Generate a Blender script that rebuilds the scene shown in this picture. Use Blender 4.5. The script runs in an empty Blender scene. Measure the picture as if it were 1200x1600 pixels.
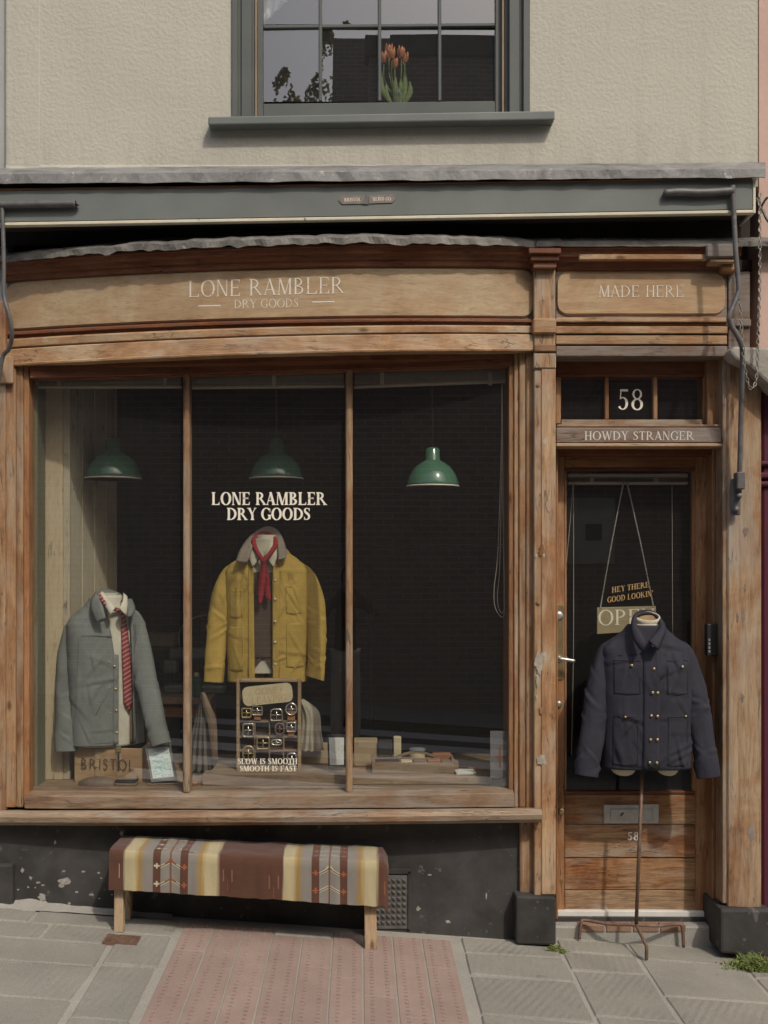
import bpy, bmesh, math, random
from mathutils import Vector, Matrix, noise
random.seed(11)
SC = bpy.context.scene
COL = SC.collection
R = math.radians

# ---------------------------------------------------------------- camera
# facade scale: 343 photo pixels per metre on the plane y = 0, camera 5 m out, eye 1.6 m above the datum
S, D, CZ, PX0, PY0 = 343.0, 5.0, 1.6, 560.0, 885.0
cd = bpy.data.cameras.new('camera')
cd.sensor_fit = 'VERTICAL'; cd.sensor_height = 36.0; cd.sensor_width = 36.0
cd.lens = S * D / 1600.0 * 36.0
cd.shift_x = 40.0 / 1600.0
cd.shift_y = 85.0 / 1600.0
cd.clip_start = 0.02; cd.clip_end = 400.0
cam = bpy.data.objects.new('camera', cd); COL.objects.link(cam)
cam.location = (0, -D, CZ); cam.rotation_euler = (R(90), 0, 0)
SC.camera = cam

# ---------------------------------------------------------------- sky, sun, exposure
SUN_EL, SUN_AZ = 48.0, 28.0            # azimuth: to the right of the facade's normal
world = bpy.data.worlds.new('World'); SC.world = world; world.use_nodes = True
wn = world.node_tree.nodes; wl = world.node_tree.links; wn.clear()
sky = wn.new('ShaderNodeTexSky'); sky.sky_type = 'NISHITA'; sky.sun_disc = False
sky.sun_elevation = R(SUN_EL); sky.sun_rotation = R(180 - SUN_AZ)
sky.air_density = 1.2; sky.dust_density = 5.0; sky.ozone_density = 1.0
bg = wn.new('ShaderNodeBackground'); bg.inputs['Strength'].default_value = 0.15
wo = wn.new('ShaderNodeOutputWorld')
wl.new(sky.outputs[0], bg.inputs[0]); wl.new(bg.outputs[0], wo.inputs[0])
ld = bpy.data.lights.new('sun', 'SUN'); ld.energy = 2.15; ld.angle = R(1.6); ld.color = (1.0, 0.93, 0.82)
sun = bpy.data.objects.new('sun', ld); COL.objects.link(sun)
tosun = Vector((math.sin(R(SUN_AZ)) * math.cos(R(SUN_EL)), -math.cos(R(SUN_AZ)) * math.cos(R(SUN_EL)), math.sin(R(SUN_EL))))
sun.rotation_euler = tosun.to_track_quat('Z', 'Y').to_euler(); sun.location = tosun * 30
SC.view_settings.view_transform = 'Standard'; SC.view_settings.look = 'None'
SC.view_settings.exposure = -0.13; SC.view_settings.gamma = 1.0
SC.view_settings.use_curve_mapping = False
SC.cycles.max_bounces = 7; SC.cycles.diffuse_bounces = 3; SC.cycles.glossy_bounces = 4
SC.cycles.transmission_bounces = 4; SC.cycles.transparent_max_bounces = 16
SC.cycles.sample_clamp_indirect = 4.0; SC.cycles.caustics_reflective = False; SC.cycles.caustics_refractive = False
SC.cycles.use_denoising = True

# ---------------------------------------------------------------- helpers: geometry
ORG = {}
def wpt(px, py, Y):
    k = (D + Y) / D / S
    return Vector(((px - PX0) * k, Y, CZ + (PY0 - py) * k))
def zg(x, y):                                   # the pavement falls to the right and a little to the kerb
    return -0.048 - 0.069 * x + 0.012 * y
def tag(o, label=None, cat=None, group=None, kind=None):
    if label: o['label'] = label
    if cat: o['category'] = cat
    if group: o['group'] = group
    if kind: o['kind'] = kind
    return o
def thing(name, label, cat, loc, group=None):
    o = bpy.data.objects.new(name, None); COL.objects.link(o)
    o.empty_display_size = 0.05; o.location = loc
    ORG[o.name] = Vector(loc)
    return tag(o, label, cat, group)
def mk(name, vs, fs, mat, parent=None, smooth=False, bevel=0.0, seg=1, solid=0.0, loc=None):
    vs = [Vector(v) for v in vs]
    if parent is not None: o0 = ORG[parent.name]
    elif loc is not None: o0 = Vector(loc)
    else:
        o0 = Vector(((min(v.x for v in vs) + max(v.x for v in vs)) / 2, (min(v.y for v in vs) + max(v.y for v in vs)) / 2, min(v.z for v in vs)))
    me = bpy.data.meshes.new(name)
    me.from_pydata([v - o0 for v in vs], [], fs)
    bm = bmesh.new(); bm.from_mesh(me)
    bmesh.ops.recalc_face_normals(bm, faces=bm.faces)
    if bevel > 0:
        bmesh.ops.bevel(bm, geom=list(bm.edges), offset=bevel, segments=seg, profile=0.5, affect='EDGES', clamp_overlap=True)
    bm.to_mesh(me); bm.free()
    if mat is not None: me.materials.append(mat)
    if smooth: me.polygons.foreach_set('use_smooth', [True] * len(me.polygons))
    o = bpy.data.objects.new(name, me); COL.objects.link(o)
    ORG[o.name] = o0
    if parent is not None: o.parent = parent
    else: o.location = o0
    if solid:
        m = o.modifiers.new('solid', 'SOLIDIFY'); m.thickness = solid; m.offset = 0.0
    return o
BOXF = [(0, 1, 2, 3), (7, 6, 5, 4), (0, 4, 5, 1), (1, 5, 6, 2), (2, 6, 7, 3), (3, 7, 4, 0)]
def boxv(x0, x1, y0, y1, z0, z1):
    return [Vector(p) for p in ((x0, y0, z0), (x1, y0, z0), (x1, y0, z1), (x0, y0, z1), (x0, y1, z0), (x1, y1, z0), (x1, y1, z1), (x0, y1, z1))]
def box(name, x0, x1, y0, y1, z0, z1, mat, parent=None, bevel=0.003, seg=1, rot=None, about=None):
    v = boxv(x0, x1, y0, y1, z0, z1)
    if rot is not None:
        c = Vector(about) if about is not None else sum(v, Vector()) / 8
        v = [c + rot @ (p - c) for p in v]
    return mk(name, v, BOXF, mat, parent, False, bevel, seg)
def pbox(name, px0, px1, py0, py1, Y, depth, mat, parent=None, bevel=0.003, seg=1, dl=0, dr=0, skew=0):
    """box whose front face fills the photo rectangle at depth Y; py0/py1 may be (left,right) pairs"""
    t = py0 if isinstance(py0, tuple) else (py0, py0); b = py1 if isinstance(py1, tuple) else (py1, py1)
    a, b_, c, d = wpt(px0, b[0], Y), wpt(px1, b[1], Y), wpt(px1, t[1], Y), wpt(px0, t[0], Y)
    f = [a, b_, c, d]; k = [p + Vector((0, depth, 0)) for p in f]
    return mk(name, f + k, BOXF, mat, parent, False, bevel, seg)
def tubemesh(pts, rad, n=8, cap=True, closed=False):
    pts = [Vector(p) for p in pts]; m = len(pts)
    rr = rad if isinstance(rad, (list, tuple)) else [rad] * m
    vs, fs = [], []; up = None
    for i, p in enumerate(pts):
        if closed: t = pts[(i + 1) % m] - pts[i - 1]
        else: t = pts[min(i + 1, m - 1)] - pts[max(i - 1, 0)]
        t.normalize()
        if up is None:
            up = Vector((0, 0, 1)) if abs(t.z) < 0.9 else Vector((0, 1, 0))
        s = t.cross(up)
        if s.length < 1e-6: s = t.cross(Vector((1, 0, 0)))
        s.normalize(); up = s.cross(t).normalized()
        for k in range(n):
            a = 2 * math.pi * k / n
            vs.append(p + s * math.cos(a) * rr[i] + up * math.sin(a) * rr[i])
    lim = m if closed else m - 1
    for i in range(lim):
        j = (i + 1) % m
        for k in range(n):
            fs.append((i * n + k, i * n + (k + 1) % n, j * n + (k + 1) % n, j * n + k))
    if cap and not closed:
        fs.append(tuple(range(n - 1, -1, -1))); fs.append(tuple((m - 1) * n + k for k in range(n)))
    return vs, fs
def tube(name, pts, rad, mat, parent=None, n=8, smooth=True, closed=False):
    v, f = tubemesh(pts, rad, n, True, closed)
    return mk(name, v, f, mat, parent, smooth)
def smoothpath(pts, k=6):
    pts = [Vector(p) for p in pts]; out = []
    for i in range(len(pts) - 1):
        p0 = pts[max(i - 1, 0)]; p1 = pts[i]; p2 = pts[i + 1]; p3 = pts[min(i + 2, len(pts) - 1)]
        for j in range(k):
            t = j / k
            out.append(0.5 * ((2 * p1) + (p2 - p0) * t + (2 * p0 - 5 * p1 + 4 * p2 - p3) * t * t + (3 * p1 - p0 - 3 * p2 + p3) * t ** 3))
    out.append(pts[-1]); return out
def lathe(name, prof, c, mat, parent=None, n=32, smooth=True, axis='Z', solid=0.0):
    c = Vector(c); vs, fs = [], []; m = len(prof)
    for (r, h) in prof:
        for k in range(n):
            a = 2 * math.pi * k / n
            if axis == 'Z': vs.append(c + Vector((r * math.cos(a), r * math.sin(a), h)))
            else: vs.append(c + Vector((r * math.cos(a), h, r * math.sin(a))))
    for i in range(m - 1):
        for k in range(n):
            fs.append((i * n + k, i * n + (k + 1) % n, (i + 1) * n + (k + 1) % n, (i + 1) * n + k))
    if prof[0][0] > 1e-4 and not solid: fs.append(tuple(range(n - 1, -1, -1)))
    if prof[-1][0] > 1e-4 and not solid: fs.append(tuple((m - 1) * n + k for k in range(n)))
    return mk(name, vs, fs, mat, parent, smooth, solid=solid)
def join(parts):
    vs, fs = [], []
    for v, f in parts:
        b = len(vs); vs += list(v); fs += [tuple(i + b for i in q) for q in f]
    return vs, fs
def loft(rings, closed_ring=True, cap0=False, cap1=False):
    n = len(rings[0]); vs, fs = [], []
    for r in rings: vs += r
    for i in range(len(rings) - 1):
        for k in range(n if closed_ring else n - 1):
            j = (k + 1) % n
            fs.append((i * n + k, i * n + j, (i + 1) * n + j, (i + 1) * n + k))
    if cap0: fs.append(tuple(range(n - 1, -1, -1)))
    if cap1: fs.append(tuple((len(rings) - 1) * n + k for k in range(n)))
    return vs, fs
def copies(src, parent=None):
    c = src.copy(); COL.objects.link(c); ORG[c.name] = ORG[src.name].copy()
    if parent is not None: c.parent = parent
    for ch in list(src.children): copies(ch, c)
    return c

# ---------------------------------------------------------------- helpers: materials
def newmat(name):
    m = bpy.data.materials.new(name); m.use_nodes = True
    nt = m.node_tree; nt.nodes.clear()
    out = nt.nodes.new('ShaderNodeOutputMaterial'); b = nt.nodes.new('ShaderNodeBsdfPrincipled')
    nt.links.new(b.outputs[0], out.inputs[0])
    return m, nt, b, out
def nd(nt, t, **kw):
    n = nt.nodes.new(t)
    for k, v in kw.items():
        if k.startswith('i_'):
            key = k[2:]; key = int(key) if key.isdigit() else key.replace('_', ' ')
            n.inputs[key].default_value = v
        else: setattr(n, k, v)
    return n
def c4(c): return (c[0], c[1], c[2], 1.0)
def ramp(nt, src, stops, interp='LINEAR'):
    r = nt.nodes.new('ShaderNodeValToRGB'); r.color_ramp.interpolation = interp
    e = r.color_ramp.elements
    while len(e) < len(stops): e.new(0.5)
    for i, (p, c) in enumerate(stops):
        e[i].position = p; e[i].color = c4(c) if not isinstance(c, (int, float)) else (c, c, c, 1)
    nt.links.new(src, r.inputs[0]); return r
def mixc(nt, fac, a, b, mode='MIX'):
    m = nt.nodes.new('ShaderNodeMix'); m.data_type = 'RGBA'; m.blend_type = mode
    for sock, v in ((m.inputs[0], fac), (m.inputs[6], a), (m.inputs[7], b)):
        if isinstance(v, (int, float)): sock.default_value = v
        elif isinstance(v, (tuple, list)): sock.default_value = c4(v)
        else: nt.links.new(v, sock)
    return m.outputs[2]
def coords(nt, scale=(1, 1, 1), rot=(0, 0, 0)):
    tc = nt.nodes.new('ShaderNodeTexCoord'); mp = nt.nodes.new('ShaderNodeMapping')
    mp.inputs['Scale'].default_value = scale; mp.inputs['Rotation'].default_value = rot
    nt.links.new(tc.outputs['Object'], mp.inputs[0]); return mp.outputs[0]
def noisen(nt, vec, scale, detail=4, rough=0.55, dist=0.0):
    n = nt.nodes.new('ShaderNodeTexNoise'); n.inputs['Scale'].default_value = scale
    n.inputs['Detail'].default_value = detail; n.inputs['Roughness'].default_value = rough; n.inputs['Distortion'].default_value = dist
    if vec is not None: nt.links.new(vec, n.inputs['Vector'])
    return n.outputs[0]
def bump(nt, b, h, strength, dist):
    bp = nt.nodes.new('ShaderNodeBump'); bp.inputs['Strength'].default_value = strength; bp.inputs['Distance'].default_value = dist
    nt.links.new(h, bp.inputs['Height']); nt.links.new(bp.outputs[0], b.inputs['Normal'])
    return bp
def wood(name, light, dark, grain='X', grey=0.3, greycol=(0.26, 0.225, 0.18), rough=0.62, scale=1.0, bmp=0.35, stain=0.5, crack=0.85):
    m, nt, b, out = newmat(name)
    oi = nt.nodes.new('ShaderNodeObjectInfo'); ofs = nt.nodes.new('ShaderNodeVectorMath'); ofs.operation = 'SCALE'; ofs.inputs[0].default_value = (7.3, 3.1, 11.7); nt.links.new(oi.outputs['Random'], ofs.inputs['Scale'])
    def coords(nt, scale=(1, 1, 1), rot=(0, 0, 0)):      # every board has its own piece of the log
        tc = nt.nodes.new('ShaderNodeTexCoord'); ad = nt.nodes.new('ShaderNodeVectorMath'); ad.operation = 'ADD'; mp = nt.nodes.new('ShaderNodeMapping'); mp.inputs['Scale'].default_value = scale
        nt.links.new(tc.outputs['Object'], ad.inputs[0]); nt.links.new(ofs.outputs[0], ad.inputs[1]); nt.links.new(ad.outputs[0], mp.inputs[0]); return mp.outputs[0]
    k = {'X': (1.7, 19, 19), 'Z': (19, 19, 1.7), 'Y': (19, 1.7, 19)}[grain]
    sc = tuple(v * scale for v in k)
    v = coords(nt, sc)
    g1 = noisen(nt, v, 2.2, 7, 0.62, 0.9)
    v2 = coords(nt, tuple(x * 4 for x in sc)); g2 = noisen(nt, v2, 3.0, 4, 0.6, 0.2)
    lo = coords(nt, (1, 1, 1)); patch = noisen(nt, lo, 3.1, 6, 0.62, 0.6)
    col = ramp(nt, g1, [(0.28, dark), (0.5, tuple(a * .55 + c * .45 for a, c in zip(light, dark))), (0.72, light)]).outputs[0]
    fine = ramp(nt, g2, [(0.30, 0.55), (0.48, 1.0)]).outputs[0]
    col = mixc(nt, 0.55, col, fine, 'MULTIPLY')
    st = ramp(nt, patch, [(0.34, (0.50, 0.29, 0.19)), (0.46, (0.82, 0.62, 0.48)), (0.58, (1, 1, 1))]).outputs[0]
    col = mixc(nt, stain, col, st, 'MULTIPLY')
    p2 = noisen(nt, coords(nt, (k[0] * .25 + 1, k[1] * .25 + 1, k[2] * .25 + 1)), 1.7, 5, 0.65, 0.3)
    gf = ramp(nt, p2, [(0.48, 0.0), (0.70, grey)]).outputs[0]
    col = mixc(nt, gf, col, greycol)
    ck = noisen(nt, coords(nt, tuple(x * 1.6 for x in sc)), 1.3, 3, 0.5, 0.4)
    cs = ramp(nt, ck, [(0.470, 1.0), (0.492, 0.30), (0.500, 0.30), (0.520, 1.0)]).outputs[0]
    cm = ramp(nt, noisen(nt, lo, 6.0, 3, 0.6), [(0.50, 0.0), (0.62, crack)]).outputs[0]
    col = mixc(nt, cm, col, mixc(nt, 1.0, col, cs, 'MULTIPLY'))
    # knots and nail marks
    vo = nt.nodes.new('ShaderNodeTexVoronoi'); vo.feature = 'F1'; vo.inputs['Scale'].default_value = 2.6
    kk = {'X': (1.0, 2.4, 2.4), 'Z': (2.4, 2.4, 1.0), 'Y': (2.4, 1, 2.4)}[grain]
    nt.links.new(coords(nt, kk), vo.inputs['Vector'])
    kn = ramp(nt, vo.outputs['Distance'], [(0.03, (0.22, 0.12, 0.07)), (0.085, (1, 1, 1))]).outputs[0]
    col = mixc(nt, 0.75, col, kn, 'MULTIPLY')
    rv = ramp(nt, oi.outputs['Random'], [(0, 0.80), (1, 1.10)]).outputs[0]
    col = mixc(nt, 1.0, col, rv, 'MULTIPLY')
    r7 = nt.nodes.new('ShaderNodeMath'); r7.operation = 'MULTIPLY'; r7.inputs[1].default_value = 37.0; nt.links.new(oi.outputs['Random'], r7.inputs[0])
    r8 = nt.nodes.new('ShaderNodeMath'); r8.operation = 'FRACT'; nt.links.new(r7.outputs[0], r8.inputs[0])
    col = mixc(nt, 1.0, col, ramp(nt, r8.outputs[0], [(0, (1.02, 0.95, 0.88)), (0.5, (1, 1, 1)), (1, (0.93, 0.98, 1.05))]).outputs[0], 'MULTIPLY')
    nt.links.new(col, b.inputs['Base Color'])
    b.inputs['Roughness'].default_value = rough; b.inputs['Specular IOR Level'].default_value = 0.3
    add = nt.nodes.new('ShaderNodeMath'); add.operation = 'ADD'; nt.links.new(g1, add.inputs[0]); nt.links.new(g2, add.inputs[1])
    bump(nt, b, add.outputs[0], bmp, 0.004)
    return m
def paint(name, col, rough=0.6, var=0.15, nscale=6, bmp=0.1, bscale=60, bdist=0.002, chips=None, chipcol=(.5, .48, .42), spec=0.3, metal=0.0, sheen=0.0):
    m, nt, b, out = newmat(name)
    v = coords(nt); n = noisen(nt, v, nscale, 6, 0.6, 0.3)
    c = ramp(nt, n, [(0.3, tuple(x * (1 - var) for x in col)), (0.7, tuple(min(1, x * (1 + var)) for x in col))]).outputs[0]
    if chips:
        ch = noisen(nt, v, chips[0], 5, 0.62, 0.2)
        cf = ramp(nt, ch, [(chips[1], 0.0), (chips[1] + 0.02, 1.0)]).outputs[0]
        c = mixc(nt, cf, c, chipcol)
    nt.links.new(c, b.inputs['Base Color'])
    b.inputs['Roughness'].default_value = rough; b.inputs['Specular IOR Level'].default_value = spec; b.inputs['Metallic'].default_value = metal
    if sheen: b.inputs['Sheen Weight'].default_value = sheen
    if bmp: bump(nt, b, noisen(nt, v, bscale, 5, 0.6), bmp, bdist)
    return m
def cloth(name, col, weave=900, var=0.14, rough=0.85, bmp=0.16, fold=22):
    m, nt, b, out = newmat(name)
    v = coords(nt); n = noisen(nt, v, 7, 5, 0.6, 0.4); f = noisen(nt, v, weave, 2, 0.5)
    c = ramp(nt, n, [(0.3, tuple(x * (1 - var) for x in col)), (0.7, tuple(min(1, x * (1 + var)) for x in col))]).outputs[0]
    w = ramp(nt, f, [(0.3, 0.9), (0.7, 1.06)]).outputs[0]
    nt.links.new(mixc(nt, 1.0, c, w, 'MULTIPLY'), b.inputs['Base Color'])
    b.inputs['Roughness'].default_value = rough; b.inputs['Specular IOR Level'].default_value = 0.2
    wr = noisen(nt, coords(nt, (1.6, 1.6, 1.0)), fold, 4, 0.55, 0.6)
    a = nt.nodes.new('ShaderNodeMath'); a.operation = 'MULTIPLY_ADD'; a.inputs[1].default_value = 0.08
    nt.links.new(f, a.inputs[0]); nt.links.new(wr, a.inputs[2])
    bump(nt, b, a.outputs[0], bmp, 0.012)
    return m
def glassmat(name, dust_veil=0.014, ior=1.5):
    m, nt, b, out = newmat(name); nt.nodes.remove(b)
    tr = nt.nodes.new('ShaderNodeBsdfTransparent'); tr.inputs[0].default_value = (0.965, 0.985, 0.965, 1)
    gl = nt.nodes.new('ShaderNodeBsdfGlossy'); gl.inputs['Roughness'].default_value = 0.0
    v = coords(nt); wv = noisen(nt, v, 1.6, 0, 0.5)
    bp = nt.nodes.new('ShaderNodeBump'); bp.inputs['Strength'].default_value = 0.05; bp.inputs['Distance'].default_value = 0.01
    nt.links.new(wv, bp.inputs['Height']); nt.links.new(bp.outputs[0], gl.inputs['Normal'])
    fr = nt.nodes.new('ShaderNodeFresnel')          # the same reflectance from either side of the thin pane
    ge = nt.nodes.new('ShaderNodeNewGeometry'); mi = nt.nodes.new('ShaderNodeMapRange')
    mi.inputs['To Min'].default_value = ior; mi.inputs['To Max'].default_value = 1.0 / ior
    nt.links.new(ge.outputs['Backfacing'], mi.inputs['Value']); nt.links.new(mi.outputs[0], fr.inputs[0])
    m1 = nt.nodes.new('ShaderNodeMixShader'); nt.links.new(fr.outputs[0], m1.inputs[0]); nt.links.new(tr.outputs[0], m1.inputs[1]); nt.links.new(gl.outputs[0], m1.inputs[2])
    df = nt.nodes.new('ShaderNodeBsdfDiffuse'); df.inputs[0].default_value = (0.6, 0.58, 0.55, 1)  # pale dust veil, doubling as haze to lift the darks behind the pane
    dn = noisen(nt, coords(nt, (1, 1, .6)), 40, 4, 0.6, 0.2)
    dr = ramp(nt, dn, [(0.3, dust_veil * 0.85), (0.8, dust_veil * 1.2)]).outputs[0]
    m2 = nt.nodes.new('ShaderNodeMixShader'); nt.links.new(dr, m2.inputs[0]); nt.links.new(m1.outputs[0], m2.inputs[1]); nt.links.new(df.outputs[0], m2.inputs[2])
    nt.links.new(m2.outputs[0], out.inputs[0]); return m
def attrmat(name, rough=0.95, weave=700):
    m, nt, b, out = newmat(name)
    a = nt.nodes.new('ShaderNodeAttribute'); a.attribute_name = 'col'
    f = noisen(nt, coords(nt, (1, 1, 3)), weave, 2, 0.5); w = ramp(nt, f, [(0.3, 0.72), (0.7, 1.12)]).outputs[0]
    nt.links.new(mixc(nt, 1.0, a.outputs['Color'], w, 'MULTIPLY'), b.inputs['Base Color'])
    b.inputs['Roughness'].default_value = rough; b.inputs['Specular IOR Level'].default_value = 0.1; b.inputs['Sheen Weight'].default_value = 0.2
    bump(nt, b, f, 0.3, 0.002); return m
def roughcast():
    m, nt, b, out = newmat('cream_roughcast')
    v = coords(nt)
    big = noisen(nt, v, 0.9, 5, 0.6, 0.4)
    c = ramp(nt, big, [(0.3, (0.45, 0.435, 0.375)), (0.7, (0.51, 0.49, 0.42))]).outputs[0]
    # rain streaks and grime low on the wall
    stv = coords(nt, (9, 9, 0.5)); st = noisen(nt, stv, 1.6, 5, 0.62, 0.2)
    sf = ramp(nt, st, [(0.55, 0.0), (0.8, 0.3)]).outputs[0]
    c = mixc(nt, sf, c, (0.36, 0.34, 0.29))
    # rain-washed dirt below the sill and along the lead
    tcx = nt.nodes.new('ShaderNodeTexCoord'); sx = nt.nodes.new('ShaderNodeSeparateXYZ'); nt.links.new(tcx.outputs['Object'], sx.inputs[0])
    lowz = nt.nodes.new('ShaderNodeMapRange'); lowz.inputs['From Min'].default_value = 0.42; lowz.inputs['From Max'].default_value = 0.16; nt.links.new(sx.outputs[2], lowz.inputs['Value'])
    dm = nt.nodes.new('ShaderNodeMath'); dm.operation = 'MULTIPLY'; nt.links.new(lowz.outputs[0], dm.inputs[0])
    nt.links.new(ramp(nt, noisen(nt, coords(nt, (7, 7, 1.4)), 1.8, 6, 0.65, 0.3), [(0.42, 0.0), (0.75, 0.5)]).outputs[0], dm.inputs[1])
    c = mixc(nt, dm.outputs[0], c, (0.27, 0.25, 0.205))
    nt.links.new(c, b.inputs['Base Color']); b.inputs['Roughness'].default_value = 0.9; b.inputs['Specular IOR Level'].default_value = 0.15
    n1 = noisen(nt, v, 58, 2, 0.5, 0.15); n2 = noisen(nt, v, 120, 3, 0.55, 0.1)
    lump = ramp(nt, n1, [(0.34, 0.0), (0.70, 1.0)], 'EASE').outputs[0]
    a = nt.nodes.new('ShaderNodeMath'); a.operation = 'MULTIPLY_ADD'; a.inputs[1].default_value = 0.35
    nt.links.new(n2, a.inputs[0]); nt.links.new(lump, a.inputs[2])
    tw = noisen(nt, coords(nt, (1, 1, 1.6)), 5.5, 3, 0.5, 0.3); a2 = nt.nodes.new('ShaderNodeMath'); a2.operation = 'MULTIPLY_ADD'; a2.inputs[1].default_value = 1.6
    nt.links.new(tw, a2.inputs[0]); nt.links.new(a.outputs[0], a2.inputs[2])
    hc = noisen(nt, v, 2.3, 8, 0.6, 1.2); hr = ramp(nt, hc, [(0.494, 0.0), (0.4995, 0.35), (0.505, 0.0)]).outputs[0]; hm = ramp(nt, noisen(nt, v, 0.8, 2), [(0.52, 0.0), (0.6, 1.0)]).outputs[0]
    hx_ = nt.nodes.new('ShaderNodeMath'); hx_.operation = 'MULTIPLY'; nt.links.new(hr, hx_.inputs[0]); nt.links.new(hm, hx_.inputs[1])
    c = mixc(nt, hx_.outputs[0], c, (0.3, 0.28, 0.24)); nt.links.new(c, b.inputs['Base Color'])
    bump(nt, b, a2.outputs[0], 0.19, 0.007); return m
def leadmat(name, col=(0.20, 0.20, 0.195)):
    m, nt, b, out = newmat(name)
    v = coords(nt); n = noisen(nt, v, 5, 8, 0.7, 0.6)
    c = ramp(nt, n, [(0.32, tuple(x * .42 for x in col)), (0.5, col), (0.7, tuple(x * 1.45 for x in col))]).outputs[0]
    sp = noisen(nt, v, 22, 6, 0.7, 0.5); sf = ramp(nt, sp, [(0.60, 0.0), (0.72, 0.8)]).outputs[0]
    c = mixc(nt, sf, c, (0.58, 0.57, 0.52))
    nt.links.new(c, b.inputs['Base Color']); b.inputs['Roughness'].default_value = 0.62; b.inputs['Metallic'].default_value = 0.15
    bump(nt, b, noisen(nt, v, 30, 6, 0.65), 0.5, 0.008); return m
def stone(name, col, ridge=0.0, ang=0.0, var=0.14):
    m, nt, b, out = newmat(name)
    v = coords(nt); n = noisen(nt, v, 2.6, 8, 0.65, 0.4); f = noisen(nt, v, 160, 3, 0.6)
    c = ramp(nt, n, [(0.3, tuple(x * (1 - var) for x in col)), (0.72, tuple(x * (1 + var) for x in col))]).outputs[0]
    s = ramp(nt, f, [(0.25, 0.75), (0.75, 1.18)]).outputs[0]
    c = mixc(nt, 1.0, c, s, 'MULTIPLY')
    spots = noisen(nt, v, 14, 5, 0.6); sf = ramp(nt, spots, [(0.66, 0.0), (0.70, 0.5)]).outputs[0]
    c = mixc(nt, sf, c, tuple(x * 0.6 for x in col))
    oi = nt.nodes.new('ShaderNodeObjectInfo'); rv = ramp(nt, oi.outputs['Random'], [(0, 0.95), (1, 1.06)]).outputs[0]
    c = mixc(nt, 1.0, c, rv, 'MULTIPLY')
    nt.links.new(c, b.inputs['Base Color']); b.inputs['Roughness'].default_value = 0.85; b.inputs['Specular IOR Level'].default_value = 0.25
    if ridge:
        w = nt.nodes.new('ShaderNodeTexWave'); w.wave_type = 'BANDS'; w.bands_direction = 'X'
        w.inputs['Scale'].default_value = 9.5; w.inputs['Distortion'].default_value = 2.2; w.inputs['Detail'].default_value = 3; w.inputs['Detail Scale'].default_value = 2.0
        nt.links.new(coords(nt, (1, 1, 1), (0, 0, ang)), w.inputs['Vector'])
        mm = nt.nodes.new('ShaderNodeMath'); mm.operation = 'MULTIPLY'; nt.links.new(w.outputs['Fac'], mm.inputs[0])
        brk = ramp(nt, noisen(nt, v, 7, 3, .6), [(0.4, 0.1), (0.6, 1.0)]).outputs[0]; nt.links.new(brk, mm.inputs[1])
        a = nt.nodes.new('ShaderNodeMath'); a.operation = 'MULTIPLY_ADD'; a.inputs[1].default_value = 0.35
        nt.links.new(f, a.inputs[0]); nt.links.new(mm.outputs[0], a.inputs[2])
        bump(nt, b, a.outputs[0], ridge, 0.006)
    else: bump(nt, b, f, 0.3, 0.003)
    return m

M = {}
M['render'] = roughcast()
M['pine_x'] = wood('weathered_pine_lengthwise', (0.53, 0.385, 0.235), (0.28, 0.17, 0.092), 'X', 0.6, (0.40, 0.35, 0.28), stain=0.7)
M['pine_z'] = wood('weathered_pine_upright', (0.50, 0.365, 0.23), (0.24, 0.145, 0.08), 'Z', 0.8, (0.37, 0.325, 0.265), stain=0.75)
M['board'] = wood('sign_board_pine', (0.47, 0.365, 0.235), (0.34, 0.245, 0.145), 'X', 0.12, rough=0.5, bmp=0.12, stain=0.4, crack=0.25)
M['red_x'] = wood('shaded_red_stained_pine', (0.26, 0.115, 0.06), (0.13, 0.05, 0.028), 'X', 0.12, rough=0.5)  # stain and varnish colour deepened with the shade and warm bounce under the cornice
M['orange_z'] = wood('orange_pine_upright', (0.42, 0.25, 0.135), (0.24, 0.125, 0.062), 'Z', 0.1, rough=0.5)
M['orange_x'] = wood('orange_pine_lengthwise', (0.40, 0.22, 0.105), (0.23, 0.105, 0.05), 'X', 0.12, rough=0.5)
M['sill'] = wood('bleached_sill_wood', (0.42, 0.31, 0.205), (0.20, 0.13, 0.08), 'X', 0.85, (0.36, 0.33, 0.28), stain=0.6, bmp=0.5)
M['grey_wood'] = wood('grey_weathered_lintel', (0.28, 0.225, 0.19), (0.15, 0.115, 0.09), 'X', 0.8, (0.27, 0.26, 0.25))
M['plank'] = wood('flaking_door_plank', (0.47, 0.30, 0.165), (0.13, 0.072, 0.04), 'X', 0.95, (0.38, 0.33, 0.27), stain=1.0, bmp=0.8, scale=1.25)
M['bench'] = wood('bare_bench_timber', (0.56, 0.44, 0.30), (0.40, 0.29, 0.18), 'Z', 0.1, stain=0.2)
M['tray'] = wood('grey_brown_display_wood', (0.34, 0.26, 0.18), (0.19, 0.135, 0.09), 'X', 0.5, (0.30, 0.27, 0.23))
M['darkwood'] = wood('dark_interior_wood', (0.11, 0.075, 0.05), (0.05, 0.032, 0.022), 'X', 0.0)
M['black'] = paint('black_masonry_paint', (0.05, 0.048, 0.046), 0.72, 0.4, 5, 0.35, 45, 0.004, chips=(17.0, 0.635), chipcol=(0.105, 0.10, 0.092))
M['sash'] = paint('dark_grey_sash_paint', (0.105, 0.117, 0.112), 0.4, 0.12, 3, 0.08, 30, 0.003)
M['grey'] = paint('grey_green_gloss_paint', (0.16, 0.176, 0.168), 0.42, 0.12, 3, 0.08, 30, 0.003, chips=(30, 0.74), chipcol=(0.33, 0.27, 0.2))
M['cream'] = paint('cream_paint', (0.60, 0.56, 0.44), 0.5, 0.1, 5, 0.1, 40, chips=(24, 0.68), chipcol=(0.22, 0.19, 0.15))
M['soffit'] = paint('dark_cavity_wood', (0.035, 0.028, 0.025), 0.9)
M['lead'] = leadmat('weathered_lead')
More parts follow.
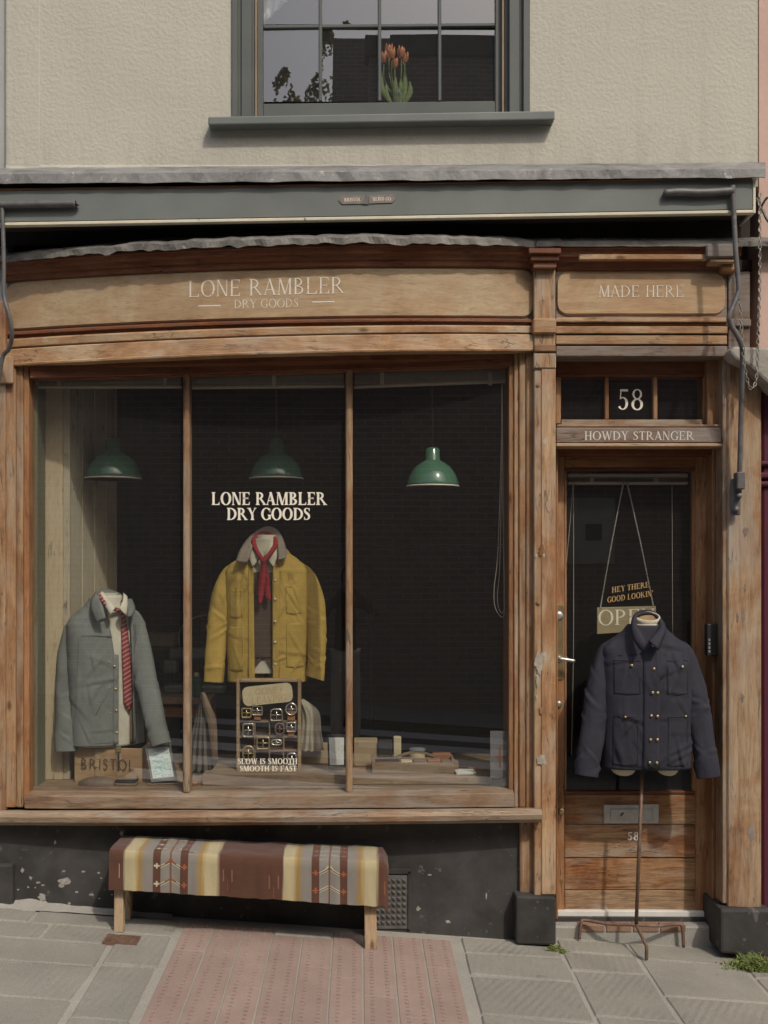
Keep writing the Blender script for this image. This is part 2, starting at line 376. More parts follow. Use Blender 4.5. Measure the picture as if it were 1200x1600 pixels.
M['lead_light'] = leadmat('oxidised_lead', (0.17, 0.163, 0.147))
M['iron'] = paint('dark_wrought_iron', (0.11, 0.107, 0.107), 0.5, 0.3, 20, 0.4, 70, 0.002, chips=(26, 0.66), chipcol=(0.2, 0.16, 0.13), spec=0.5)
M['rust'] = paint('rusty_brown_iron', (0.17, 0.105, 0.075), 0.6, 0.35, 30, 0.3, 90, 0.002, metal=0.2, spec=0.5)
M['chain'] = paint('dull_chain_steel', (0.30, 0.28, 0.25), 0.45, 0.3, 60, 0, metal=0.6)
M['steel'] = paint('brushed_steel', (0.50, 0.49, 0.47), 0.4, 0.15, 25, 0.1, 80, 0.001, metal=0.7)
M['brass'] = paint('aged_brass', (0.50, 0.40, 0.22), 0.35, 0.15, 40, 0, metal=0.85)
M['letter'] = paint('off_white_signwriting', (0.66, 0.63, 0.57), 0.6, 0.08, 30, 0, chips=(60, 0.70), chipcol=(0.45, 0.36, 0.26))
M['letter_pale'] = paint('pale_worn_signwriting', (0.72, 0.67, 0.58), 0.6, 0.1, 30, 0, chips=(70, 0.62), chipcol=(0.46, 0.34, 0.21))
M['letter_glass'] = paint('ivory_window_lettering', (0.80, 0.75, 0.64), 0.5, 0.04, 20, 0)
M['letter_gold'] = paint('dull_gold_lettering', (0.40, 0.27, 0.12), 0.5, 0.1, 30, 0)
M['letter_dark'] = paint('dark_print', (0.055, 0.045, 0.035), 0.7, 0.2, 40, 0)
M['glass'] = glassmat('shop_glass', 0.018, 2.05)
M['glass_up'] = glassmat('upstairs_glass', 0.03, 2.8)
M['pink'] = paint('pink_render', (0.56, 0.40, 0.34), 0.9, 0.08, 2, 0.4, 40, 0.006)
M['maroon'] = paint('maroon_paint', (0.085, 0.018, 0.035), 0.5, 0.15, 4)
M['pipe'] = paint('pale_grey_pipe', (0.36, 0.38, 0.36), 0.5)
M['ledge'] = paint('mossy_stone_ledge', (0.30, 0.28, 0.25), 0.9, 0.35, 9, 0.6, 30, 0.008)

# ---------------------------------------------------------------- signwriter: roman capitals drawn as strokes
def stroke(pts, ws):
    n = len(pts); L, Rr = [], []
    for i in range(n):
        a = pts[max(i - 1, 0)]; b = pts[min(i + 1, n - 1)]
        dx, dy = b[0] - a[0], b[1] - a[1]; l = math.hypot(dx, dy) or 1
        nx, ny = -dy / l, dx / l; w = ws[i] / 2 if isinstance(ws, list) else ws / 2
        L.append((pts[i][0] + nx * w, pts[i][1] + ny * w)); Rr.append((pts[i][0] - nx * w, pts[i][1] - ny * w))
    return [[L[i], L[i + 1], Rr[i + 1], Rr[i]] for i in range(n - 1)]
def arc(cx, cy, rx, ry, a0, a1, n=18):
    return [(cx + rx * math.cos(R(a0 + (a1 - a0) * i / n)), cy + ry * math.sin(R(a0 + (a1 - a0) * i / n))) for i in range(n + 1)]
def arcw(a0, a1, T, t, n=18):
    return [t + (T - t) * abs(math.cos(R(a0 + (a1 - a0) * i / n))) ** 1.4 for i in range(n + 1)]
def glyph(ch, T, t, sf, sh):
    P = []
    def q(x0, y0, x1, y1): P.append([(x0, y0), (x1, y0), (x1, y1), (x0, y1)])
    def ser(x, w, y, side):
        if sf > 0:
            y0, y1 = (y, y + sh) if side == 'b' else (y - sh, y)
            q(x - sf, y0, x + w + sf, y1)
            d = sh * 1.3 if side == 'b' else -sh * 1.3
            yy = y1 if side == 'b' else y0
            P.append([(x - sf * .55, yy), (x, yy), (x, yy + d)]); P.append([(x + w, yy), (x + w + sf * .55, yy), (x + w, yy + d)])
    def stem(x, w=None, y0=0, y1=1, b=True, tp=True):
        w = T if w is None else w; q(x, y0, x + w, y1)
        if b: ser(x, w, y0, 'b')
        if tp: ser(x, w, y1, 't')
    def dg(xb, yb, xt, yt, w): P.append([(xb, yb), (xb + w, yb), (xt + w, yt), (xt, yt)])
    def tick(x, y, up, w=None):
        w = w or t
        if sf > 0: P.append([(x, y), (x - w * 1.5, y), (x - w * .2, y + up), (x, y + up)])
    x = sf if sf > 0 else 0.02
    if ch == ' ': return 0.34, P
    if ch == "'": P.append([(x, 1), (x + T, 1), (x + T * .6, .68), (x + T * .2, .68)]); return T + 2 * x, P
    if ch == '+': q(.05, .45, .35, .55); q(.15, .3, .25, .7); return .4, P
    if ch == 'A':
        W = .72; dg(.04, 0, W / 2 - t * .5, 1, t); dg(W - T * 1.05, 0, W / 2 - T * .62, 1, T * 1.05); q(.2, .30, W - .2, .30 + t)
        ser(.04, t, 0, 'b'); ser(W - T * 1.05, T, 0, 'b'); return W + .02, P
    if ch in 'BPR':
        stem(x); r = .5; xx = x + T * .5
        cy, ry = (.755, .245 - t / 2) if ch == 'B' else (.73, .27 - t / 2)
        rx = .36 if ch == 'B' else .40
        P.extend(stroke(arc(xx + .06, cy, rx - T / 2, ry, 90, -90), arcw(90, -90, T * .95, t)))
        for yy in (1 - t / 2, cy - ry): q(xx, yy - t / 2, xx + .08, yy + t / 2)
        if ch == 'B':
            P.extend(stroke(arc(xx + .06, .26, .43 - T / 2, .26 - t / 2, 90, -90), arcw(90, -90, T, t))); q(xx, 0, xx + .08, t); return x + .62, P
        if ch == 'R':
            dg(x + .64 - T * .2, 0, x + .22, cy - ry + .01, T); q(x + .5, 0, x + .64 + T, sh if sf > 0 else 0.001); return x + .74, P
        return x + .60, P
    if ch == 'D':
        stem(x); P.extend(stroke(arc(x + T * .5 + .08, .5, .56 - T / 2, .5 - t / 2, 90, -90, 22), arcw(90, -90, T * 1.05, t, 22)))
        q(x, 0, x + .2, t); q(x, 1 - t, x + .2, 1); return x + .74, P
    if ch in 'EFL':
        stem(x, b=True); W = .56 if ch != 'L' else .58
        if ch in 'EF':
            q(x, 1 - t, x + W - .02, 1); tick(x + W - .02, 1 - t, -.17); q(x, .49, x + W - .12, .49 + t)
            if sf > 0: q(x + W - .14, .40, x + W - .12, .64)
        if ch in 'EL': q(x, 0, x + W, t); tick(x + W, t, .19)
        return x + W + .04, P
    if ch in 'GOC':
        if ch == 'O':
            P.extend(stroke(arc(.43, .5, .43 - T / 2, .515 - t / 2, 0, 360, 32), arcw(0, 360, T * 1.08, t, 32))); return .86, P
        P.extend(stroke(arc(.43, .5, .43 - T / 2, .515 - t / 2, 42, 318, 28), arcw(42, 318, T * 1.05, t, 28)))
        q(.70, .62, .70 + t * .7, .95)
        stem(.66 - T * .3, y0=.06, y1=.44, b=False); return .80, P
    if ch == 'H': stem(x); stem(x + .50); q(x, .48, x + .55, .48 + t); return x + .50 + T + sf, P
    if ch == 'I': stem(x); return T + 2 * x, P
    if ch == 'K':
        stem(x); dg(x + T, .40, x + .50, 1, t * 1.2); dg(x + .56, 0, x + T + .06, .56, T); ser(x + .56, T, 0, 'b'); ser(x + .50, t, 1, 't'); return x + .56 + T + sf, P
    if ch == 'M':
        dg(x, 0, x + .06, 1, t); ser(x, t, 0, 'b'); dg(x + .36, 0, x + .05, 1, T); dg(x + .36 + T * .3, 0, x + .68, 1, t); stem(x + .68, T, tp=False); q(x - sf * .5, 1 - sh, x + .1, 1); q(x + .68, 1 - sh, x + .68 + T + sf, 1); return x + .68 + T + sf, P
    if ch == 'N':
        stem(x, t); dg(x + .56 - T * .6, 0, x - .02, 1, T); q(x + .56, 0, x + .56 + t, 1); ser(x + .56, t, 1, 't'); return x + .56 + t + sf, P
    if ch == 'S':
        c = [(.47, .80), (.43, .90), (.33, .965), (.23, .96), (.13, .90), (.10, .78), (.15, .66), (.27, .56), (.40, .45), (.46, .32), (.44, .17), (.34, .06), (.23, .04), (.12, .08), (.06, .18)]
        w = [t, t, t, t, T * .7, T * .85, T * .95, T * 1.05, T * 1.05, T * .95, T * .8, t * 1.1, t, t, t]
        P.extend(stroke(c, w))
        if sf > 0: q(.455, .72, .455 + t * .6, .99); q(.04, .01, .04 + t * .6, .29)
        return .54, P
    if ch == 'T':
        W = .66; stem(W / 2 - T / 2, tp=False); q(0.02, 1 - t, W - .02, 1); tick(W - .02, 1 - t, -.17)
        if sf > 0: P.append([(.02, 1 - t), (.02 + t * 1.5, 1 - t), (.02 + t * .2, 1 - t - .17), (.02, 1 - t - .17)])
        return W, P
    if ch == 'V': dg(.34, 0, .04, 1, T * 1.05); dg(.36, 0, .64, 1, t); ser(.04, T, 1, 't'); ser(.64, t, 1, 't'); return .74, P
    if ch == 'W':
        dg(.30, 0, .04, 1, T); dg(.32, 0, .54, 1, t); dg(.74, 0, .50, 1, T); dg(.76, 0, .98, 1, t); ser(.04, T, 1, 't'); ser(.98, t, 1, 't'); return 1.08, P
    if ch == 'Y': dg(.31, .42, .03, 1, T * 1.05); dg(.33, .42, .60, 1, t); stem(.31, y1=.46, tp=False); ser(.03, T, 1, 't'); ser(.60, t, 1, 't'); return .70, P
    if ch == '5':
        q(.13, .93 - t, .50, .97 + t * .2); dg(.11, .50, .15, .95, t)
        P.extend(stroke(arc(.25, .31, .25 - T / 2, .30 - t / 2, 115, -150, 24), arcw(115, -150, T, t, 24)))
        return .58, P
    if ch == '8':
        P.extend(stroke(arc(.28, .745, .22 - T * .35, .245 - t / 2, 0, 360, 26), arcw(0, 360, T * .8, t, 26)))
        P.extend(stroke(arc(.28, .26, .27 - T / 2, .27 - t / 2, 0, 360, 28), arcw(0, 360, T, t, 28))); return .60, P
    return .5, P
STY = {'roman': (.125, .052, .075, .032), 'bold': (.19, .075, .07, .05), 'sans': (.10, .09, 0, 0), 'light': (.10, .045, .07, .028)}
def lettering(name, s, pxc, base, cap, width, Yf, mat, parent, style='roman', track=.07, slope=0.0, shear=0.0, ital=0.0, arch=0.0):
    T, t, sf, sh = STY[style]; ws = s.split(' ')
    if len(ws) == 1: return word(name, s, pxc, base, cap, width, Yf, mat, parent, style, track, slope)
    L = [sum(glyph(c, T, t, sf, sh)[0] + track for c in w) - track for w in ws]; sp = .34 + 2 * track; tot = sum(L) + sp * (len(ws) - 1); k = width / tot; x = -tot / 2
    for w, l in zip(ws, L):
        u = (x + l / 2) * k; word(name, w, pxc + u, base + slope * u, cap, l * k, Yf, mat, parent, style, track, slope); x += l + sp
def word(name, s, pxc, base, cap, width, Yf, mat, parent, style='roman', track=.07, slope=0.0, shear=0.0, ital=0.0, arch=0.0):
    """s centred on photo column pxc, cap height and total width in photo pixels, laid on the surface y = Yf(px, py)"""
    T, t, sf, sh = STY[style]; x = 0; items = []
    for ch in s:
        w, P = glyph(ch, T, t, sf, sh); items.append((x, P)); x += w + track
    tot = x - track; k = width / tot; vs, fs = [], []; e = 0
    for (x0, P) in items:
        for poly in P:
            e += 1; idx = []
            for (u, v) in poly:
                U = (x0 + u - tot / 2) * k + ital * v * cap; V = v * cap
                px = pxc + U; py = base - V + slope * U - arch * (1 - (2 * U / width) ** 2)
                idx.append(len(vs)); vs.append(wpt(px, py, Yf(px, py) - 0.00006 * (e % 9)))
            fs.append(tuple(idx))
    o = mk(name, vs, fs, mat, parent)
    return o
def flatY(Y): return lambda px, py: Y

# ================================================================ SETTING: ground, pavement, road
M['bed'] = stone('pavement_mortar_bed', (0.31, 0.298, 0.26))
M['flag'] = stone('grooved_flagstone', (0.255, 0.245, 0.21), 0.30, R(8))
M['flag_b'] = stone('diagonal_grooved_flagstone', (0.25, 0.24, 0.205), 0.32, R(28))
M['flag_p'] = stone('plain_flagstone', (0.262, 0.252, 0.215))
M['asphalt'] = stone('asphalt', (0.055, 0.054, 0.052))
M['roadpaint'] = paint('worn_road_paint', (0.78, 0.76, 0.70), 0.8, 0.1, 5, 0.2, 60, chips=(40, 0.68), chipcol=(0.12, 0.115, 0.11))
M['kerb'] = stone('granite_kerb', (0.25, 0.24, 0.225))
def redpaver():
    m, nt, b, out = newmat('red_tactile_paver')
    v = coords(nt); n = noisen(nt, v, 6, 6, 0.6); f = noisen(nt, v, 200, 3, 0.6)
    c = ramp(nt, n, [(0.3, (0.28, 0.205, 0.175)), (0.7, (0.335, 0.25, 0.215))]).outputs[0]
    c = mixc(nt, 1.0, c, ramp(nt, f, [(0.25, 0.8), (0.75, 1.15)]).outputs[0], 'MULTIPLY')
    oi = nt.nodes.new('ShaderNodeObjectInfo'); c = mixc(nt, 1.0, c, ramp(nt, oi.outputs['Random'], [(0, 0.95), (1, 1.05)]).outputs[0], 'MULTIPLY')
    nt.links.new(c, b.inputs['Base Color']); b.inputs['Roughness'].default_value = 0.85; b.inputs['Specular IOR Level'].default_value = 0.2
    bump(nt, b, f, 0.25, 0.002); return m
M['red_paver'] = redpaver()

def sheet(name, x0, x1, y0, y1, dz, mat, nx=6, ny=4, parent=None, zf=None):
    zf = zf or zg; vs, fs = [], []
    for j in range(ny + 1):
        for i in range(nx + 1):
            x = x0 + (x1 - x0) * i / nx; y = y0 + (y1 - y0) * j / ny
            vs.append((x, y, zf(x, y) + dz))
    for j in range(ny):
        for i in range(nx):
            a = j * (nx + 1) + i; fs.append((a, a + 1, a + nx + 2, a + nx + 1))
    return mk(name, vs, fs, mat, parent, loc=None if parent else (0, 0, 0))
KERB_Y = -2.05
def zr(x, y): return zg(x, KERB_Y) - 0.10
ground = sheet('ground', -60, 60, -60, 60, -0.45, M['asphalt'], 2, 2); tag(ground, kind='structure')
road = sheet('road', -25, 25, -7.0, KERB_Y - 0.12, 0.0, M['asphalt'], 30, 6, zf=zr); tag(road, kind='structure')
pavement = sheet('pavement', -14, 14, KERB_Y, 0.35, -0.0062, M['bed'], 40, 6); tag(pavement, kind='structure')
far_pavement = sheet('pavement', -25, 25, -8.2, -7.0, 0.10, M['bed'], 30, 2, zf=zr); tag(far_pavement, kind='structure')
for i in range(14):
    x0 = -7 + i * 1.0
    v = [Vector((x, y, z)) for (x, y, z) in ((x0 + .004, KERB_Y - .13, zr(x0, 0) - .05), (x0 + .996, KERB_Y - .13, zr(x0 + 1, 0) - .05), (x0 + .996, KERB_Y - .13, zg(x0 + 1, KERB_Y) - .004), (x0 + .004, KERB_Y - .13, zg(x0, KERB_Y) - .004),
        (x0 + .004, KERB_Y - .003, zr(x0, 0) - .05), (x0 + .996, KERB_Y - .003, zr(x0 + 1, 0) - .05), (x0 + .996, KERB_Y - .003, zg(x0 + 1, KERB_Y) + .002), (x0 + .004, KERB_Y - .003, zg(x0, KERB_Y) + .002))]
    mk('kerb_stone', v, BOXF, M['kerb'], pavement, bevel=.012)
for i in range(6):                                  # zebra crossing in front of the shop (seen mirrored in the glass)
    y1 = KERB_Y - 0.55 - i * 0.78
    st = sheet('crossing_stripe', -1.9, 1.7, y1 - 0.40, y1, 0.004, M['roadpaint'], 6, 1, parent=road, zf=zr)

def slab(name, x0, x1, y0, y1, mat, top=0.0, bev=0.006, jit=0.004, tilt=1.0):
    q = [(x0, y0), (x1, y0), (x1, y1), (x0, y1)]
    q = [(x + random.uniform(-jit, jit), y + random.uniform(-jit, jit)) for x, y in q]
    tl = tilt * random.uniform(-.003, .003); t2 = tilt * random.uniform(-.002, .002)
    f = [Vector((x, y, zg(x, y) - .03)) for x, y in q]; t = [Vector((x, y, zg(x, y) + top + tl * (1 if i % 2 else -1) + t2)) for i, (x, y) in enumerate(q)]
    vs = f + t
    fs = [(3, 2, 1, 0), (4, 5, 6, 7), (0, 1, 5, 4), (1, 2, 6, 5), (2, 3, 7, 6), (3, 0, 4, 7)]
    return mk(name, vs, fs, mat, pavement, bevel=bev)
J = .007
def column(x0, x1, rows, mats):
    for a, b in zip(rows[:-1], rows[1:]):
        slab('flagstone', x0 + J, x1 - J, b + J, a - J, random.choice(mats))
FL, FB, FP = M['flag'], M['flag_b'], M['flag_p']
# left of the red tactile strip: long courses of flags
column(-3.0, -2.05, [-.03, -.62, -1.25, -2.04], [FP, FL])
lr = [-.05, -.21, -.40, -.66, -.98, -1.42, -2.04]
for k, (a, b) in enumerate(zip(lr[:-1], lr[1:])):
    cuts = [-2.05, -1.44 + .1 * (k % 2), -1.043] if k not in (2, 3) else [-2.05, -1.043]
    for c0, c1 in zip(cuts[:-1], cuts[1:]): slab('flagstone', c0 + J, c1 - J, b + J, a - J, FL if k % 2 else FP)
column(-1.03, -.80, [-.05, -.26, -.62, -1.12, -1.62, -2.04], [FL])
# red tactile pavers
RX0, RX1, NC = -.775, .415, 9
cw = (RX1 - RX0) / NC
dash = []
for c in range(NC):
    x0 = RX0 + c * cw; y = -.07 + (0 if c % 2 else -.0)
    if c in (3, 4): y = -.155
    r = 0
    while y > -2.0:
        y1 = max(y - (.84 if r else .34 + .17 * (c % 4)), -2.03)
        o = slab('red_paver', x0 + .0032, x0 + cw - .0032, y1 + .0008, y - .0008, M['red_paver'], top=-.003, bev=.002, jit=.0006, tilt=.15)
        # raised blister dashes in two files per paver, joined into one relief piece
        parts = []
        for fx in (.27, .73):
            yy = y - .016
            while yy > y1 + .015 and yy > -1.35:
                xx = x0 + cw * fx; zz = zg(xx, yy)
                v = boxv(xx - .009, xx + .009, yy - .0045, yy + .0045, zz - .006, zz + .0012)
                for q in v[2:4] + v[6:8]: q.x = xx + (q.x - xx) * .6
                parts.append((v, BOXF)); yy -= .034
        if parts:
            v, f = join(parts); rl = mk('raised_dashes', v, f, M['red_paver'], o); tag(rl, kind='stuff')
        y = y1; r += 1
slab('flagstone', RX0 + 3 * cw + .004, RX0 + 5 * cw - .004, -.152, -.075, FP)
# right of the strip: grooved flags
column(.455, .90, [-.03, -.215, -.47, -.86, -1.36, -2.04], [FL, FB])
column(.90, 1.235, [.04, -.115, -.33, -.80, -1.3, -2.04], [FL, FB])
column(1.235, 1.70, [.06, -.14, -.55, -1.0, -1.5, -2.04], [FB, FB, FP])
column(1.70, 2.25, [-.12, -.28, -.66, -1.2, -2.04], [FB, FP])
column(2.25, 3.1, [-.03, -.5, -1.1, -2.04], [FB, FP])

# ================================================================ OPPOSITE SIDE OF THE STREET (mirrored in the windows)
def brickmat(name, c1, c2, mort):
    m, nt, b, out = newmat(name)
    br = nt.nodes.new('ShaderNodeTexBrick'); br.inputs['Color1'].default_value = c4(c1); br.inputs['Color2'].default_value = c4(c2); br.inputs['Mortar'].default_value = c4(mort)
    br.inputs['Scale'].default_value = 1.0; br.inputs['Brick Width'].default_value = .225; br.inputs['Row Height'].default_value = .075; br.inputs['Mortar Size'].default_value = .006
    tc = nt.nodes.new('ShaderNodeTexCoord'); sp = nt.nodes.new('ShaderNodeSeparateXYZ'); cb = nt.nodes.new('ShaderNodeCombineXYZ')
    nt.links.new(tc.outputs['Object'], sp.inputs[0]); nt.links.new(sp.outputs[0], cb.inputs[0]); nt.links.new(sp.outputs[2], cb.inputs[1])
    nt.links.new(cb.outputs[0], br.inputs['Vector'])
    nt.links.new(br.outputs[0], b.inputs['Base Color']); b.inputs['Roughness'].default_value = .9; return m
M['dbrick'] = brickmat('dark_street_brick', (.30, .20, .16), (.20, .14, .115), (.42, .39, .35))
M['slate'] = paint('roof_slate', (.09, .088, .092), .7)
OY = -8.2
gw = thing('brick_wall', 'dark brick street wall mirrored in the shop glass', 'wall', (0, OY, zr(0, 0) + .1))
box('wall', -11, 11, OY - .35, OY, zr(0, 0) - .5, 4.0, M['dbrick'], gw, 0)
box('coping', -11.1, 11.1, OY - .42, OY + .06, 4.0, 4.12, M['slate'], gw, .01)
nbd = box('painted_board', 2.58, 3.16, OY, OY + .04, 1.64, 2.44, M['cream'], gw, .004)
box('dark_opening', 2.80, 3.0, OY + .042, OY + .046, 1.92, 2.12, M['slate'], nbd, 0)
BY2 = -13.0
opp = thing('brick_building', 'tall dark brick building mirrored in the upstairs window', 'building', (6, BY2, -.4))
box('wall', .37, 14, BY2 - 6, BY2 + .02, -.6, 10.0, M['dbrick'], opp, 0)
box('parapet', .30, 14.1, BY2 - .3, BY2 + .08, 10.0, 10.35, M['slate'], opp, .01)
for (x0, x1, z0, z1) in ((1.9, 2.9, 5.0, 6.6), (4.2, 5.2, 5.0, 6.6), (1.0, 1.5, 8.0, 9.2)):
    f = box('window', x0, x1, BY2 + .02, BY2 + .07, z0, z1, M['grey'], opp, .004)
    box('pane', x0 + .08, x1 - .08, BY2 + .072, BY2 + .076, z0 + .08, z1 - .08, M['slate'], f, 0)
low = thing('stone_house', 'lower house with big chimney mirrored in the upstairs window', 'building', (-5, BY2, -.4))
box('wall', -12, .418, BY2 - 4, BY2, -.6, 7.6, M['dbrick'], low, 0)
rf = mk('roof', [Vector(p) for p in ((-12.1, BY2 + .15, 7.6), (.418, BY2 + .15, 7.6), (.418, BY2 - 4.15, 7.6), (-12.1, BY2 - 4.15, 7.6), (-12, BY2 - 2, 9.2), (.418, BY2 - 2, 10.1))], [(0, 1, 5, 4), (2, 3, 4, 5), (0, 4, 3), (1, 2, 5), (3, 2, 1, 0)], M['slate'], low)
box('chimney', -.25, .418, BY2 - 2.1, BY2 - 1.3, 9.2, 10.95, M['dbrick'], rf, .01)
M['bark'] = paint('bark', (.09, .07, .05), .9); M['leaf'] = paint('tree_leaf', (.20, .21, .10), .7, .4, 4, 0)
_nt = M['leaf'].node_tree; _tl = _nt.nodes.new('ShaderNodeBsdfTranslucent'); _tl.inputs[0].default_value = (.24, .24, .10, 1); _mx = _nt.nodes.new('ShaderNodeMixShader'); _mx.inputs[0].default_value = .5
_pb = next(n for n in _nt.nodes if n.type == 'BSDF_PRINCIPLED'); _ot = next(n for n in _nt.nodes if n.type == 'OUTPUT_MATERIAL')
_nt.links.new(_pb.outputs[0], _mx.inputs[1]); _nt.links.new(_tl.outputs[0], _mx.inputs[2]); _nt.links.new(_mx.outputs[0], _ot.inputs[0])
def tree(x, y, h, rr, label):
    t = thing('street_tree', label, 'tree', (x, y, -.3), 'trees behind the opposite roofs')
    tube('trunk', [(x, y, -.3), (x + .1, y, h * .45), (x - .05, y, h * .85)], [.2, .13, .03], M['bark'], t, 7)
    for k in range(5):
        a = k * 1.3; tube('limb', [(x, y, h * .45), (x + math.cos(a) * rr * .6, y + math.sin(a) * rr * .6, h * .62), (x + math.cos(a) * rr * .8, y + math.sin(a) * rr * .8, h * .82)], [.09, .05, .02], M['bark'], t, 5)
    vs, fs = [], []
    for k in range(2600):
        a = random.uniform(0, 6.283); u = random.uniform(-1, 1); r = rr * (random.random() ** .4) * (1 - .25 * u)
        c = Vector((x + r * math.cos(a) * math.sqrt(1 - u * u), y + r * math.sin(a) * math.sqrt(1 - u * u), h * .74 + u * h * .27))
        if noise.noise(c * 2.1) < -.02: continue
        d1 = Vector((random.uniform(-1, 1), random.uniform(-1, 1), random.uniform(-1, 1))).normalized() * .07
        d2 = d1.orthogonal().normalized() * .04; b = len(vs); vs += [c - d1, c + d2, c + d1, c - d2]; fs.append((b, b + 1, b + 2, b + 3))
    mk('crown', vs, fs, M['leaf'], t)
tree(-2.0, -20, 12.9, .75, 'leafy tree mirrored at the far left of the upstairs window')
tree(-1.15, -19.5, 12.8, .7, 'second leafy tree from the left mirrored upstairs')
tree(-.50, -20.5, 14.2, .65, 'tree beside the chimney mirrored in the upstairs window')

# ================================================================ THE HOUSE ABOVE THE SHOP
UY = 0.0
house = thing('rendered_house', 'cream roughcast upper storey above the shop with dark sash window', 'building', (0, UY, 3.2))
XL, XR = wpt(9, 0, UY).x, wpt(1184, 0, UY).x
wx0, wx1 = wpt(362, 0, UY).x, wpt(828, 0, UY).x
wz0 = wpt(0, 186, UY).z; wz1 = wz0 + 2.05; zt = 6.6; zb = wpt(0, 292, UY).z
def wallpiece():
    vs, fs = [], []
    def quad(a, b, c, d):
        i = len(vs); vs.extend([a, b, c, d]); fs.append((i, i + 1, i + 2, i + 3))
    xs = [XL, wx0, wx1, XR]; zs = [zb, wz0, wz1, zt]
    for i in range(3):
        for j in range(3):
            if i == 1 and j == 1: continue
            quad(Vector((xs[i], UY, zs[j])), Vector((xs[i + 1], UY, zs[j])), Vector((xs[i + 1], UY, zs[j + 1])), Vector((xs[i], UY, zs[j + 1])))
    Yb = UY + .32
    quad(Vector((wx0, UY, wz0)), Vector((wx0, UY, wz1)), Vector((wx0, Yb, wz1)), Vector((wx0, Yb, wz0)))
    quad(Vector((wx1, UY, wz1)), Vector((wx1, UY, wz0)), Vector((wx1, Yb, wz0)), Vector((wx1, Yb, wz1)))
    quad(Vector((wx0, UY, wz1)), Vector((wx1, UY, wz1)), Vector((wx1, Yb, wz1)), Vector((wx0, Yb, wz1)))
    quad(Vector((wx1, UY, wz0)), Vector((wx0, UY, wz0)), Vector((wx0, Yb, wz0)), Vector((wx1, Yb, wz0)))
    # sides, top and back edge
    quad(Vector((XR, UY, zb)), Vector((XR, Yb, zb)), Vector((XR, Yb, zt)), Vector((XR, UY, zt)))
    quad(Vector((XL, Yb, zb)), Vector((XL, UY, zb)), Vector((XL, UY, zt)), Vector((XL, Yb, zt)))
    quad(Vector((XL, UY, zt)), Vector((XR, UY, zt)), Vector((XR, Yb, zt)), Vector((XL, Yb, zt)))
    return vs, fs
v, f = wallpiece(); mk('wall', v, f, M['render'], house)
pbox('wall_strip', 10, 62, -600, 268, UY - .004, .02, M['render'], house, .003)
# lower edge of the render: a lumpy lip over the lead
vs, fs = [], []; n = 120
for i in range(n + 1):
    px = 9 + (1184 - 9) * i / n; w = 1.5 + 3.5 * noise.noise(Vector((px * .03, 2, 0))) + 2 * noise.noise(Vector((px * .11, 5, 0)))
    for (py, Y) in ((255, UY + .004), (262 + w * .4, UY - .009), (266 + w, UY - .010), (268 + w, UY + .004)):
        vs.append(wpt(px, py, Y))
for i in range(n):
    for k in range(3): a = i * 4 + k; fs.append((a, a + 4, a + 5, a + 1))
mk('render_lip', vs, fs, M['render'], house, True)
# sash window: box frame, sashes, bars, panes, sill
SW = thing('sash_window', None, None, (wpt(595, 0, 0).x, 0, wz0)); SW.parent = house
SW.location = Vector(SW.location) - ORG[house.name]
ZT = wz1
def vbar(name, px0, px1, Y, dep, z0, z1, mat, par, bev=.003):
    x0, x1 = wpt(px0, 0, Y).x, wpt(px1, 0, Y).x
    return box(name, x0, x1, Y, Y + dep, z0, z1, mat, par, bev)
def hb(name, px0, px1, py0, py1, Y, dep, mat, par, bev=.003): return pbox(name, px0, px1, py0, py1, Y, dep, mat, par, bev)
for (a, b, Y, dep) in ((362, 371, -.012, .08), (371, 377, .01, .06), (377, 393, .0, .09), (393, 398, .035, .06)):
    vbar('frame_member', a, b, Y, dep, wz0 + .002, ZT, M['sash'], SW, .002)
for (a, b, Y, dep) in ((818, 828, -.012, .08), (812, 818, .01, .06), (796, 812, .0, .09), (788, 796, .035, .06)):
    vbar('frame_member', a, b, Y, dep, wz0 + .002, ZT, M['sash'], SW, .002)
M['parting'] = paint('bare_parting_bead', (.30, .22, .15), .7)
vbar('parting_bead', 398.5, 401, .03, .05, wz0 + .002, ZT, M['parting'], SW, .001)
vbar('parting_bead', 784.5, 787.5, .03, .05, wz0 + .002, ZT, M['parting'], SW, .001)
GY = .075
vbar('sash_stile', 401.5, 411, GY - .018, .045, wz0 + .01, ZT, M['sash'], SW)
vbar('sash_stile', 774, 784, GY - .018, .045, wz0 + .01, ZT, M['sash'], SW)
hb('bottom_rail', 411.2, 773.8, (162, 157.5), (184, 182), GY - .018, .045, M['sash'], SW)
barz = [(-45, -50), (43, 39)]
for (a, b) in barz: hb('glazing_bar', 411.2, 773.8, (b - .5, b - 4), (b + 5.5, b + 2), GY - .012, .024, M['sash'], SW, .004)
cols = [411, 500.5, 593, 687, 774]
for c in cols[1:-1]:
    vbar('glazing_bar', c - 2.7, c + 2.7, GY - .0145, .026, wpt(0, 160, GY).z, ZT, M['sash'], SW, .004)
for i in range(4):
    x0, x1 = wpt(cols[i] + 2.6 if i else 411.4, 0, GY).x, wpt(cols[i + 1] - 2.6 if i < 3 else 773.6, 0, GY).x
    for (z0, z1) in ((wpt(0, 159, GY).z, wpt(0, 47, GY).z), (wpt(0, 38, GY).z, wpt(0, -42, GY).z)):
        tl = random.uniform(-.0012, .0012)
        mk('pane', [Vector((x0, GY + tl, z0)), Vector((x1, GY - tl, z0)), Vector((x1, GY - tl, z1)), Vector((x0, GY + tl, z1))], [(0, 1, 2, 3)], M['glass_up'], SW)
sl = pbox('window_sill', 325, 867, (182, 172.5), (195, 187), -.066, .15, M['grey'], SW, .006, 2)
box('top_rail', wx0 + .13, wx1 - .13, GY - .02, GY + .03, wpt(0, -48, GY).z, wpt(0, -40, GY).z, M['grey'], SW)
